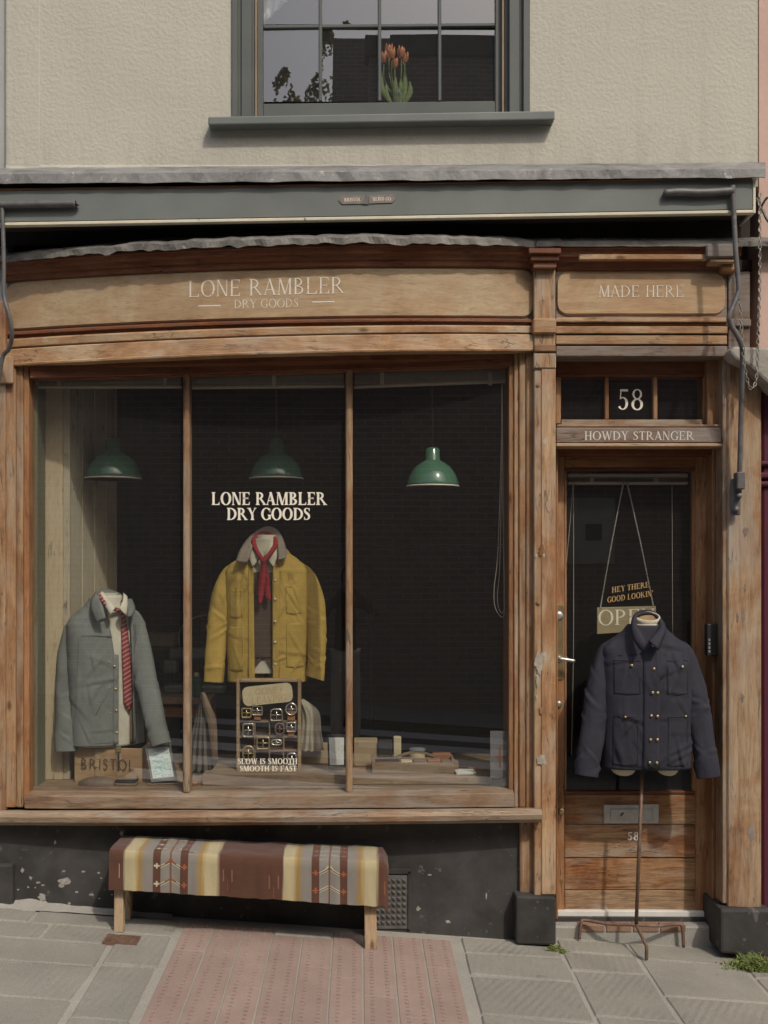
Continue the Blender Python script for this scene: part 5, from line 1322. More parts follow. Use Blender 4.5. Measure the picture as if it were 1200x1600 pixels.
strip('collar', [(199, 932, -.03), (200, 946, -.07), (198, 962, -.12)], [(193, 926, -.02), (192, 938, -.07), (187, 950, -.13)], GY2, M['white_shirt'], ws, .004, bulge=.01)
TW.patch('lining', 30, 44, 1090, 1160, M['lining'], gj, .012, 4, 8)
M['tie'] = (lambda: None)
def tiemat():
    m, nt, b, out = newmat('red_striped_tie'); w = nt.nodes.new('ShaderNodeTexWave'); w.wave_type = 'BANDS'; w.bands_direction = 'X'; w.inputs['Scale'].default_value = 17; w.inputs['Distortion'].default_value = 0
    nt.links.new(coords(nt, (1, 0.2, 1), (0, R(-58), 0)), w.inputs['Vector'])
    c = ramp(nt, w.outputs['Fac'], [(0.80, (.25, .028, .032)), (0.9, (.45, .30, .27))]).outputs[0]; nt.links.new(c, b.inputs['Base Color']); b.inputs['Roughness'].default_value = .6; return m
M['tie'] = tiemat()
te = thing('striped_tie', 'red tie with thin pale diagonal stripes on ivory shirt', 'tie', wpt(190, 1110, GY2 - .1))
vs, fs = [], []
for (py, c, w) in ((953, 18.5, 3.2), (958, 19.5, 4.2), (963, 20, 3.4), (985, 21.5, 5.2), (1020, 23.5, 6.6), (1060, 26, 7.8), (1095, 28, 8.4), (1110, 28.6, 1.0)):
    for j in range(5): vs.append(TW.surf((c + (j / 2 - 1) * w) * TW.k, TW.z(py), .012 + .006 * (1 - abs(j / 2 - 1))))
for i in range(7):
    for j in range(4): a = i * 5 + j; fs.append((a, a + 1, a + 6, a + 5))
mk('blade', vs, fs, M['tie'], te, True, solid=.004)
tube('band', smoothpath([TW.surf(18 * TW.k, TW.z(955), .012), wpt(170, 948, GY2 - .115), wpt(160, 938, GY2 - .10), wpt(154, 929, GY2 - .06)], 5), .0105, M['tie'], te, 8)
tube('band', smoothpath([TW.surf(20 * TW.k, TW.z(955), .012), wpt(192, 945, GY2 - .05), wpt(190, 936, GY2 + .01)], 5), .0085, M['tie'], te, 8)
f2 = thing('dress_form', 'dress form on a thin pole under the grey jacket', 'dress form', wpt(168, 1228, GY2))
TQ = Torso(168, GY2, 22, [(1150, 40, .07), (1000, 40, .07), (968, 34, .06), (950, 26, .055), (940, 18, .05), (924, 15, .045)], 2.2, .001, 1)
TQ.body('torso', 1150, 926, M['form'], f2, None, 20, solid=0)
tube('pole', [wpt(185, 1150, GY2), wpt(185, 1228, GY2)], .008, M['iron'], f2, 8); lathe('foot', [(.10, 0), (.10, .006), (.02, .015), (.009, .03)], (wpt(185, 0, GY2).x, GY2, ZD), M['iron'], f2, 24)

# ---- dark jacket on the iron stand in the doorway
NY = -.03
nj = thing('navy_jacket', 'dark navy work jacket with brass snaps on the stand by the door', 'jacket', wpt(1008, 1196, NY))
T3 = Torso(1008, NY, 0, [(1200, 69, .11), (1150, 70, .115), (1080, 70, .12), (1040, 70, .118), (1022, 69, .106), (1012, 67, .096), (1004, 58, .088), (994, 44, .08), (984, 32, .074), (972, 23, .066)], 2.9, .009, 41, 34)
T3.body('body', 1197, 976, M['navy'], nj, None, 50)
sleeve('sleeve', [(964, 1008, NY), (957, 1014, NY), (950, 1028, NY - .005), (937, 1075, NY - .02), (929, 1125, NY - .035), (922, 1170, NY - .05), (917, 1212, NY - .06)], [.02, .046, .058, .060, .057, .053, .050], M['navy'], nj, .8, 15, cuff=.12, wr=.008)
sleeve('sleeve', [(1052, 1008, NY), (1059, 1014, NY), (1066, 1028, NY - .005), (1081, 1075, NY - .02), (1092, 1125, NY - .035), (1100, 1170, NY - .05), (1107, 1214, NY - .06)], [.02, .046, .058, .060, .056, .052, .049], M['navy'], nj, .8, 19, cuff=.12, wr=.008)
strip('collar', [(1001, 1016, -.160), (990, 1000, -.135), (986, 980, -.09), (990, 962, -.02), (1003, 954, .05), (1022, 956, .05), (1034, 968, -.02), (1040, 985, -.09), (1028, 1016, -.16)], [(1009, 1001, -.150), (1003, 990, -.13), (994, 975, -.085), (994, 965, -.03), (1004, 960, .02), (1020, 961, .02), (1028, 970, -.03), (1029, 982, -.085), (1013, 1001, -.150)], NY, M['navy'], nj, .006, bulge=.016)
for (a, b, c, d) in ((-57, -17, 1028, 1080), (22, 58, 1028, 1080), (-58, -20, 1114, 1190), (24, 58, 1114, 1190)):
    T3.patch('pocket', a, b, c, d, M['navy'], nj, .0018, point=2)
    T3.seam([(a + 1, c + 1), ((a + b) / 2, c + 1), (b - 1, c + 1)], M['navyseam'], nj, .0045)
    T3.seam([(a + 1.5, c + 2), (a + 1.5, d - 1), ((a + b) / 2, d + 1), (b - 1.5, d - 1), (b - 1.5, c + 2)], M['navyseam'], nj, .0042, .0008)
T3.seam([(-50, 1022), (-20, 1020)], M['navyseam'], nj, .004); T3.seam([(20, 1020), (52, 1022)], M['navyseam'], nj, .004)
T3.patch('placket', -13, 11, 1004, 1196, M['navy'], nj, .006, 6, 26); T3.seam([(-13, 1006), (-14, 1196)], M['navyseam'], nj, .009); T3.seam([(11, 1006), (11, 1196)], M['navyseam'], nj, .009)
T3.seam([(-66, 1188), (-30, 1190), (0, 1190), (30, 1190), (66, 1188)], M['navyseam'], nj, .008)
bt = [(7, 1006), (6, 1041), (3.5, 1077), (11.5, 1077.5), (2, 1112.5), (11, 1113), (1, 1149), (11.5, 1149), (0, 1184), (10.5, 1184), (-31, 1036), (46, 1038), (-41, 1114.5), (53, 1114.5)]
for (x, py) in bt: T3.button(x - 4 if abs(x) < 20 else x, py, M['brassbtn'], nj, 0.0062 if abs(x) < 50 and py < 1190 and abs(x) != 41 else .005, .011)
fs_ = thing('dress_form_stand', 'cream dress form on rusty three legged iron stand in the doorway', 'dress form', wpt(997, 1455, NY))
TN = Torso(1008, NY, 0, [(1206, 50, .085), (1190, 58, .105), (1080, 62, .11), (1015, 62, .09), (1000, 50, .075), (985, 24, .062), (972, 19, .056)], 2.2, .0005, 1)
TN.body('torso', 1192, 974, M['form'], fs_, None, 30, solid=0)
for (a, b) in ((952, 995), (1024, 1061)):                    # the two rounded hip ends of the form
    c0 = wpt((a + b) / 2, 1188, NY); rx = (b - a) / 2 * TN.k; v, f = [], []
    for i in range(7):
        t = i / 6 * math.pi / 2
        for k in range(20): u = 2 * math.pi * k / 20; v.append(c0 + Vector((rx * math.cos(u) * math.cos(t) ** .6, .085 * math.sin(u) * math.cos(t) ** .6, -.066 * math.sin(t))))
    for i in range(6):
        for k in range(20): f.append((i * 20 + k, i * 20 + (k + 1) % 20, (i + 1) * 20 + (k + 1) % 20, (i + 1) * 20 + k))
    mk('hip', v, f, M['form'], fs_, True)
c0 = wpt(1011, 964, NY - .01); rt = Matrix.Rotation(R(24), 3, 'X')
def nring(r, h): return [c0 + rt @ Vector((r * math.cos(2 * math.pi * k / 28), r * .9 * math.sin(2 * math.pi * k / 28), h)) for k in range(28)]
v, f = loft([nring(.060, -.05), nring(.058, -.01), nring(.058, .004), nring(.052, .006), nring(.050, -.006)]); mk('neck', v, f, M['form'], fs_, True)
v, f = loft([nring(.050, -.005), nring(.03, -.012), nring(.004, -.016)], True, False, True); mk('neck_cap', v, f, M['neckwood'], fs_, True)
hub = wpt(994, 1445, NY - .01)
tube('pole', [wpt(1004, 1190, NY), hub], .0085, M['rust'], fs_, 10)
def leg(pts): return tube('leg', smoothpath(pts, 5), .0078, M['rust'], fs_, 8)
def gp(x, y): return Vector((x, y, zg(x, y)))
a = wpt(908, 1442, .05); b = wpt(1066, 1448, .04); c = wpt(1010, 1478, NY - .13)
leg([hub, hub.lerp(a, .5), a + Vector((.02, 0, .012)), a + Vector((0, 0, 0)), Vector((a.x - .008, a.y, zg(a.x, a.y) + .004))])
leg([hub, hub.lerp(b, .5), b + Vector((-.02, 0, .012)), b, Vector((b.x + .006, b.y, zg(b.x, b.y) + .004))])
leg([hub, hub.lerp(c, .6), c + Vector((-.004, .01, .008)), c, Vector((c.x, c.y, zg(c.x, c.y) + .004))])

# ================================================================ GOODS IN THE WINDOW
M['crate'] = wood('pale_crate_wood', (.50, .37, .22), (.34, .24, .14), 'X', .2); M['leather'] = paint('tan_leather', (.20, .14, .095), .55, .25, 20, .2, 120, .001); M['leather_m'] = paint('worn_brown_leather', (.13, .095, .07), .6, .25, 20, .2, 120, .001); M['leather_d'] = paint('black_leather', (.035, .03, .028), .5); M['leather_o'] = paint('orange_leather', (.30, .135, .07), .55)
M['card'] = paint('cream_card', (.50, .42, .27), .8, .1, 20); M['paper'] = paint('white_paper', (.66, .66, .62), .7, .04, 20, 0); M['bluegreyframe'] = paint('blue_grey_frame', (.15, .165, .17), .5)
M['cardboard'] = paint('tan_cardboard', (.34, .25, .15), .85, .12, 12); M['nickel'] = paint('nickel_buckle', (.60, .57, .50), .25, .1, 50, 0, metal=.9); M['linen'] = cloth('beige_linen', (.38, .34, .265)); M['greyfelt'] = cloth('grey_brown_felt', (.13, .115, .10))
cr = thing('wooden_crate', 'pale wooden crate stencilled in dark capitals under the grey jacket', 'crate', wpt(170, 1226, .3))
pbox('front_panel', 116, 222, (1168, 1170), 1225, .21, .014, M['crate'], cr, .003)
for (a, b) in ((116, 119), (219, 222)): pbox('side_panel', a, b, 1170, 1224, .226, .19, M['crate'], cr, .002)
pbox('back_panel', 117, 221, 1172, 1224, .418, .012, M['crate'], cr, .002)
for px in (152, 186): pbox('batten', px - 4, px + 4, 1170, 1224, .205, .0045, M['crate'], cr, .001)
pbox('latch', 181, 189, 1167, 1175, .199, .006, M['brass'], cr, .001); pbox('latch_strap', 183.5, 186.5, 1176, 1205, .201, .004, M['leather_d'], cr, .001)
lettering('lettering', 'BRISTOL', 169, 1203, 17, 84, flatY(.2035), M['letter_dark'], cr, 'sans', track=.26, slope=.03)
def printmat():
    m, nt, b, out = newmat('pale_blue_print'); v = coords(nt); n = noisen(nt, coords(nt, (30, 30, 60)), 1.4, 6, .6, 1.2)
    c = ramp(nt, n, [(.38, (.30, .50, .54)), (.52, (.58, .68, .67)), (.62, (.74, .75, .70))]).outputs[0]; nt.links.new(c, b.inputs['Base Color']); b.inputs['Roughness'].default_value = .5; return m
M['bprint'] = printmat()
def framed(name, pts, Y, lean, label, border, art, fm_, th=.015, inset=5):
    q = [wpt(x, y, Y + lean * i) for (x, y), i in zip(pts, (0, 0, 1, 1))]
    t = thing(name, label, 'picture', q[0].lerp(q[1], .5))
    nrm = (q[1] - q[0]).cross(q[3] - q[0]).normalized(); nrm = nrm if nrm.y < 0 else -nrm
    mk('frame', q + [p - nrm * th for p in q], BOXF, fm_, t, bevel=.002)
    c = sum(q, Vector()) / 4
    def shr(k, o): return [c + (p - c) * k + nrm * o for p in q]
    mk('mount', shr(.80, .0015), [(0, 1, 2, 3)], border, t)
    mk('print', [c + Vector(((p - c).x * .68, (p - c).y * .75, (p - c).z * .75)) + nrm * .0025 for p in q], [(0, 1, 2, 3)], art, t)
    return t
framed('framed_print', [(236, 1223), (277, 1219), (266, 1160), (226, 1165)], .13, .05, 'blue and white print in a grey frame leaning by the left mullion', M['paper'], M['bprint'], M['bluegreyframe'])
def sketchmat():
    m, nt, b, out = newmat('faint_pencil_drawing'); n = noisen(nt, coords(nt, (40, 40, 22)), 1.3, 5, .7, 2.0)
    c = ramp(nt, n, [(.44, (.60, .615, .58)), (.485, (.45, .40, .38)), (.51, (.60, .615, .58)), (.7, (.58, .62, .59))]).outputs[0]; nt.links.new(c, b.inputs['Base Color']); return m
M['sketch'] = sketchmat()
framed('framed_print', [(513, 1201), (540, 1200), (540, 1147), (511, 1147)], .22, .02, 'white drawing in a thin frame leaning beside the right mullion', M['paper'], M['sketch'], M['leather_d'], .008)
# flat leather pouch, wallets and card on the deck
vs, fs = [], []
c = Vector((wpt(153, 0, .14).x, .145, ZD)); a, b_ = .095, .045
for i in range(9):
    t = i / 8 * math.pi / 2
    for k in range(24): u = 2 * math.pi * k / 24; vs.append(c + Vector((a * math.cos(u) * math.cos(t), b_ * math.sin(u) * math.cos(t), .001 + .038 * math.sin(t))))
for i in range(8):
    for k in range(24): fs.append((i * 24 + k, i * 24 + (k + 1) % 24, (i + 1) * 24 + (k + 1) % 24, (i + 1) * 24 + k))
tag(mk('flat_cap', vs, fs, M['leather_m'], None, True), 'low rounded brown cap lying on the deck before the crate', 'cap')
wz = ZD
for k in range(3):
    x = wpt(201, 0, .14).x + random.uniform(-.006, .006)
    o = box('wallet', x - .05, x + .045, .105, .175, wz + .002, wz + .013, M['leather'] if k != 1 else M['leather_d'], None, .003, 2, rot=Matrix.Rotation(R(random.uniform(-6, 6)), 3, 'Z')); wz += .0135
    tag(o, ('bottom', 'middle', 'top')[k] + ' wallet of the small stack beside the rounded cap', 'wallet', 'wallets stacked by the cap')
tag(box('leather_scrap', wpt(250, 0, .2).x - .05, wpt(250, 0, .2).x + .09, .13, .20, ZD + .002, ZD + .008, M['leather'], None, .002, rot=Matrix.Rotation(R(9), 3, 'Z')), 'flat tan leather piece on the deck below the blue print', 'leather')
tag(box('leather_scrap', wpt(306, 0, .2).x - .03, wpt(306, 0, .2).x + .02, .12, .17, ZD + .002, ZD + .016, M['leather_o'], None, .003, rot=Matrix.Rotation(R(-14), 3, 'Z')), 'small folded tan leather piece right of the left mullion', 'leather')
# low plinth boards
r1 = thing('display_plinth', 'low wooden plinth carrying the buckle case', 'plinth', (wpt(432, 0, .3).x, .3, ZD))
x0, x1 = wpt(316, 0, .12).x, wpt(545, 0, .12).x; zp = wpt(0, 1210, .12).z
box('front_board', x0, x1, .12, .14, ZD + .001, zp, M['tray'], r1, .003); 
for k in range(3): box('top_board', x0 + .03 * (k > 0), x1, .1405 + k * .09, .229 + k * .09, zp - .02, zp + random.uniform(0, .0015), M['tray'], r1, .002)
r2 = thing('display_plinth', 'low wooden plinth carrying the long tray', 'plinth', (wpt(650, 0, .3).x, .3, ZD))
xa, xb = wpt(550, 0, .14).x, wpt(770, 0, .14).x; zq = wpt(0, 1214, .14).z
box('front_board', xa, xb, .14, .16, ZD + .001, zq, M['tray'], r2, .003)
for k in range(3): box('top_board', xa, xb, .1605 + k * .1, .259 + k * .1, zq - .02, zq + random.uniform(0, .0015), M['tray'], r2, .002)
# case of belt buckles
BY = .22
bc = thing('buckle_case', 'open wooden pigeonhole case of belt buckles on the plinth', 'display case', wpt(419, 1207, BY + .03))
for (a, b) in ((369, 374), (465, 470)): pbox('side', a, b, (1062, 1062), 1206, BY, .06, M['crate'], bc, .003)
pbox('top', 374.3, 464.7, 1061, 1066, BY + .002, .055, M['crate'], bc, .003); pbox('bottom', 374.3, 464.7, 1200, 1206, BY + .002, .055, M['crate'], bc, .003)
pbox('back', 374.3, 464.7, 1066, 1200, BY + .05, .006, M['darkwood'], bc, 0)
for py in (1126, 1150, 1172): pbox('shelf', 374.3, 464.7, py, py + 3, BY + .012, .036, M['tray'], bc, .001)
for (px, a, b) in ((398, 1129.3, 1149.7), (421, 1129.3, 1149.7), (443, 1129.3, 1149.7), (398, 1153.3, 1171.7), (421, 1153.3, 1171.7), (443, 1153.3, 1171.7), (398, 1175.3, 1199.7), (421, 1175.3, 1199.7), (443, 1175.3, 1199.7)):
    pbox('divider', px - 1, px + 1, a, b, BY + .014, .034, M['tray'], bc, 0)
tg = thing('swing_tag', 'cream rounded tag lettered in dark capitals on the buckle case', 'sign', wpt(418, 1085, BY - .01))
def rrect(cx, cy, w, h, r, ang, Y, th):
    pts = []
    for (sx, sy, a0) in ((1, 1, 0), (-1, 1, 90), (-1, -1, 180), (1, -1, 270)):
        for k in range(6): a = R(a0 + k * 18); pts.append(((w - r) * sx + r * math.cos(a), (h - r) * sy + r * math.sin(a)))
    ca, sa = math.cos(R(ang)), math.sin(R(ang)); P2 = [(cx + x * ca - y * sa, cy - (x * sa + y * ca)) for x, y in pts]; n = len(P2)
    v = [wpt(x, y, Y) for x, y in P2] + [wpt(x, y, Y) + Vector((0, th, 0)) for x, y in P2]
    return v, [tuple(range(n)), tuple(range(2 * n - 1, n - 1, -1))] + [(i, (i + 1) % n, n + (i + 1) % n, n + i) for i in range(n)]
mk('tag_board', *rrect(418, 1085, 39, 15, 9, 6, BY - .012, .006), M['card'], tg)
lettering('lettering', 'GONE+', 420, 1084, 10, 42, flatY(BY - .0127), M['letter_gold'], tg, 'light', slope=-.1, track=.12); lettering('lettering', 'LEAVING', 420, 1098, 10.5, 54, flatY(BY - .0127), M['letter_gold'], tg, 'light', slope=-.1, track=.12)
def buckle(px, py, w, h, shape, mat, label, strap=None):
    Y = BY + .002; t = thing('belt_buckle', label, 'buckle', wpt(px, py + h, Y), 'belt buckles in the pigeonhole case'); k = (D + Y) / D / S; pts = []
    n = 28
    for i in range(n):
        a = 2 * math.pi * i / n; c, s = math.cos(a), math.sin(a); e = {'round': 1, 'square': .25, 'oval': .8, 'horseshoe': .55}[shape]
        x = math.copysign(abs(c) ** e, c) * w; y = math.copysign(abs(s) ** e, s) * h
        if shape == 'horseshoe' and s < 0: y = math.copysign(abs(s) ** .25, s) * h; x = math.copysign(abs(c) ** .25, c) * w
        pts.append(wpt(px + x, py - y, Y))
    v, f = tubemesh(pts, .0045, 7, False, True); mk('frame', v, f, mat, t, True)
    tube('prong', [wpt(px, py + h, Y), wpt(px, py - h * .6, Y - .004)], .003, mat, t, 6); tube('bar', [wpt(px - w, py, Y), wpt(px + w, py, Y)], .003, mat, t, 6)
    if strap: pbox('strap', px - w * .7, px + w * .7, py + h * .3, py + h + strap, Y + .004, .004, M['leather_o'] if strap > 7 else M['leather_d'], t, .001)
NK, BR = M['nickel'], M['brass']
buckle(385, 1114, 7, 7, 'square', BR, 'square brass buckle at the left of the top row', 3); buckle(402, 1110, 7.5, 7, 'square', NK, 'square pale buckle second in the top row', 8)
buckle(432, 1117, 9, 9, 'horseshoe', NK, 'round based nickel buckle third in the top row', 2); buckle(455, 1108, 8.5, 9, 'round', NK, 'round ring buckle with brown strap at top right', 9)
buckle(388, 1141, 8, 10, 'square', NK, 'bright rectangular buckle in second row left'); buckle(437, 1139, 7, 8.5, 'oval', M['rust'], 'dark oval buckle in second row'); buckle(455, 1136, 7, 7, 'square', NK, 'square buckle on brown strap in second row right', 8)
buckle(411, 1161, 9.5, 9, 'square', BR, 'large square brass buckle in the middle of the case'); buckle(432, 1160, 8, 4, 'oval', NK, 'flat oval nickel buckle beside the large brass one')
buckle(388, 1177, 8.5, 11, 'oval', BR, 'tall oval brass buckle at the lower left'); buckle(456, 1186, 7, 9, 'horseshoe', NK, 'horseshoe nickel buckle at the lower right')
# linen drape, boxes, tray of wallets, brushes
def drape(name, O, I, Y, mat, label, cat, bulge=.05, amp=.02):
    A = smoothpath([wpt(x, y, Y) for x, y in O], 6); B = smoothpath([wpt(x, y, Y) for x, y in I], 6); rings = []; m = 16
    for i in range(min(len(A), len(B))):
        t = i / (len(A) - 1); rings.append([A[i].lerp(B[i], j / m) + Vector((0, -bulge * math.sin(math.pi * j / m) - amp * t * math.sin(j * 1.9 + 2 * t), 0)) for j in range(m + 1)])
    v, f = loft(rings, False); o = mk(name, v, f, mat, None, True, solid=.003); return tag(o, label, cat)
drape('linen_cloth', [(466, 1090), (466, 1120), (463, 1150), (458, 1172)], [(474, 1092), (498, 1112), (502, 1145), (507, 1172)], .36, M['linen'], 'pale linen cloth hanging beside the buckle case', 'cloth')
drape('grey_apron', [(314, 1085), (306, 1120), (298, 1160), (294, 1205)], [(320, 1085), (330, 1120), (336, 1150), (341, 1205)], .42, M['greyfelt'], 'grey brown cloth hanging left of the buckle case', 'cloth', .05, .03)
drape('leather_hide', [(314, 1082), (318, 1105), (327, 1140), (332, 1190)], [(320, 1082), (330, 1105), (338, 1128), (340, 1190)], .35, M['leather'], 'narrow tan hide offcut hanging over the grey cloth', 'leather', .01, .006)
bxs = [('cardboard_box', 466, 543, 1166, 1203, .38, .12, M['cardboard'], 'low tan cardboard box behind the white drawing', 'box'), ('cardboard_box', 553, 590, 1158, 1196, .40, .12, M['cardboard'], 'tan cardboard box just right of the right mullion', 'box'), ('shoe_brush', 591, 613, 1157, 1186, .38, .05, M['leather_d'], 'black brush block standing behind the tray', 'brush'), ('cream_carton', 615, 627, 1152, 1184, .37, .05, M['card'], 'narrow upright cream carton behind the tray', 'carton')]
for (nm, a, b, c, d, Y, dep, m_, lb, ct) in bxs:
    lo = wpt(a, d, Y); hi = wpt(b, c, Y); base = zq if a > 545 else zp
    tag(box(nm, lo.x, hi.x, Y, Y + dep, base + .002, hi.z, m_, None, .004, 2), lb, ct)
lo = wpt(652, 0, .38)
tn = thing('round_tin', 'upright round pale tin behind the tray', 'tin', (lo.x, .38, zq)); lathe('body', [(.036, .002), (.038, .006), (.038, .075), (.036, .08)], (lo.x, .38, zq), M['card'], tn, 24); lathe('lid', [(.040, .0805), (.040, .092), (.036, .095), (.001, .096)], (lo.x, .38, zq), M['bluegreyframe'], tn, 24)
ty = thing('wooden_tray', 'long grey wooden tray of leather goods with arched handle', 'tray', wpt(645, 1213, .24)); tz = zq + .002
p0, p1 = wpt(581, 1213, .22), wpt(710, 1213, .22); ztp = wpt(0, 1192, .22).z; ztp = max(ztp, tz + .05)
box('front_side', p0.x, p1.x, .22, .232, tz, ztp, M['tray'], ty, .002); box('back_side', p0.x, p1.x, .36, .372, tz, ztp, M['tray'], ty, .002); box('base', p0.x + .01, p1.x - .01, .2325, .3595, tz, tz + .01, M['tray'], ty, 0)
for xx in (p0.x, p1.x - .012): box('end_side', xx, xx + .012, .2325, .3595, tz, ztp + .018, M['tray'], ty, .002)
hx = [(p0.x + .10 + (p1.x - p0.x - .16) * i / 10) for i in range(11)]
vs = []; fs = []
for i, x in enumerate(hx): zz = ztp + .008 + .032 * math.sin(math.pi * i / 10); vs += [Vector((x, .292, zz - .008)), Vector((x, .292, zz + .004)), Vector((x, .302, zz + .004)), Vector((x, .302, zz - .008))]
rg = [vs[i * 4:i * 4 + 4] for i in range(11)]; v, f = loft(rg, True, True, True); mk('handle', v, f, M['tray'], ty)
wx = p0.x + .018
wl_ = [('black wallet at the left end of the tray', M['leather_d'], .115), ('cream card case in the tray', M['card'], .055), ('tan wallet in the tray next to the cream case', M['leather'], .06), ('orange tan wallet in the tray', M['leather_o'], .062), ('brown wallet at the right end of the tray', M['leather'], .08)]
for (lb, m_, w_) in wl_:
    tag(box('wallet', wx, wx + w_, .240, .30, tz + .012, ztp + random.uniform(.001, .010), m_, None, .004, 2), lb, 'wallet', 'wallets in the tray'); wx += w_ + .006
x = wpt(690, 0, .33).x; tag(box('wallet', x - .045, x + .045, .31, .355, tz + .012, ztp + .028, M['leather_o'], None, .004, 2), 'tall orange wallet standing at the back of the tray', 'wallet', 'wallets in the tray')
cdz = zq + .002
x = wpt(728, 0, .2).x; tag(box('paper_stack', x - .05, x + .045, .18, .26, cdz, cdz + .014, M['paper'], None, .002, rot=Matrix.Rotation(R(4), 3, 'Z')), 'small stack of white cards right of the tray', 'cards')
tag(tube('pencil', [Vector((x + .02, .27, cdz + .018)), Vector((x + .11, .275, cdz + .005))], .004, M['leather_o'], None, 7), 'orange pencil lying beside the white cards', 'pencil')
# sewing bench deeper in the shop, left
SY = 1.35
tb = thing('work_table', 'wooden work table in the shop behind the left mullion', 'table', wpt(285, 1300, SY + .3)); 
a, b = wpt(215, 1100, SY), wpt(330, 1100, SY); tz2 = wpt(0, 1090, SY).z
box('table_top', a.x, b.x, SY, SY + .6, tz2 - .04, tz2, M['orange_x'], tb, .004); box('apron_rail', a.x + .03, b.x - .03, SY + .03, SY + .05, tz2 - .12, tz2 - .041, M['orange_x'], tb, .003)
for (x, y) in ((a.x + .04, SY + .05), (b.x - .09, SY + .05), (a.x + .04, SY + .5), (b.x - .09, SY + .5)): box('leg', x, x + .05, y, y + .05, IZ0 + .001, tz2 - .041, M['orange_z'], tb, .003)
M['machine'] = paint('grey_green_machine_enamel', (.12, .15, .135), .35)
sm = thing('sewing_machine', 'grey green sewing machine on the work table', 'sewing machine', Vector((wpt(295, 0, SY + .2).x, SY + .25, tz2)))
x = wpt(262, 0, SY + .2).x
box('bed', x - .02, x + .34, SY + .18, SY + .34, tz2 + .001, tz2 + .05, M['machine'], sm, .012, 2); box('pillar', x + .25, x + .34, SY + .20, SY + .32, tz2 + .051, tz2 + .27, M['machine'], sm, .02, 3); box('arm', x, x + .249, SY + .21, SY + .31, tz2 + .20, tz2 + .27, M['machine'], sm, .02, 3); box('head', x - .03, x + .05, SY + .205, SY + .315, tz2 + .12, tz2 + .198, M['machine'], sm, .015, 2)
tube('thread_rod', smoothpath([Vector((x + .05, SY + .33, tz2 + .27)), Vector((x + .05, SY + .33, tz2 + .36)), Vector((x + .12, SY + .33, tz2 + .44)), Vector((x + .30, SY + .33, tz2 + .47)), Vector((x + .31, SY + .30, tz2 + .38))], 5), .005, M['steel'], sm, 6)
M['greenthread'] = cloth('green_thread', (.03, .11, .065), 400)
for i, (px, py, lb) in enumerate(((307, 1060, 'green thread cone at the right end of the machine'), (307, 1092, 'green thread cone at the table edge by the hanging cloth'), (262, 1062, 'green thread cone behind the grey sleeve'))):
    Y = SY + (.42, .06, .45)[i]; px_x = wpt(px, 0, Y).x; t = thing('thread_cone', lb, 'thread', (px_x, Y, tz2), 'green thread cones')
    lathe('thread', [(.034, .004), (.036, .01), (.03, .10), (.02, .115)], (px_x, Y, tz2), M['greenthread'], t, 18); lathe('cone_tip', [(.018, .1155), (.013, .14), (.001, .141)], (px_x, Y, tz2), M['card'], t, 12)
bxk = wpt(255, 0, 1.9)
shl = box('wall_shelf', bxk.x - .25, bxk.x + .25, 1.78, 2.0, wpt(0, 1008, 1.9).z - .025, wpt(0, 1008, 1.9).z, M['darkwood'], None, .003); tag(shl, 'dark shelf holding the pale carton in the left pane', 'shelf')
bk = box('shelf_upright', bxk.x + .25, bxk.x + .29, 1.78, 2.02, IZ0 + .001, wpt(0, 850, 1.9).z, M['darkwood'], shl, .003); box('shelf_upright', bxk.x - .29, bxk.x - .25, 1.78, 2.02, IZ0 + .001, wpt(0, 850, 1.9).z, M['darkwood'], shl, .003)
tag(box('pale_carton', bxk.x - .09, bxk.x + .09, 1.8, 1.95, wpt(0, 1008, 1.9).z + .001, wpt(0, 988, 1.9).z, M['card'], None, .004), 'small pale carton on the dark shelf behind the grey sleeve', 'carton')
rd = tag(tube('rod', [wpt(138, 1229, .66), wpt(136, 828, .70)], .009, M['iron'], None, 8), 'thin dark rod leaning behind the grey jacket', 'rod')
# clutter in the dim back of the shop
a, b = wpt(575, 965, 3.9), wpt(612, 903, 3.9); tag(box('dark_panel', a.x, b.x, IYB - .03, IYB - .002, a.z, b.z, M['slate'], None, .003), 'dim grey panel on the back wall in the right pane', 'panel')
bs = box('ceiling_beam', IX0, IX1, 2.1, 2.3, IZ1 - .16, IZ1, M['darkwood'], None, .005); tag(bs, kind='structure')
rk = thing('garment_rail', 'dim rail of folded clothes deep behind the right pane', 'clothes rail', (.75, 3.2, IZ0))
tube('rail', [(.1, 3.2, 1.75), (1.4, 3.2, 1.75)], .015, M['iron'], rk, 8)
for x in (.1, 1.4): tube('upright', [(x, 3.2, IZ0), (x, 3.2, 1.75)], .015, M['iron'], rk, 8)

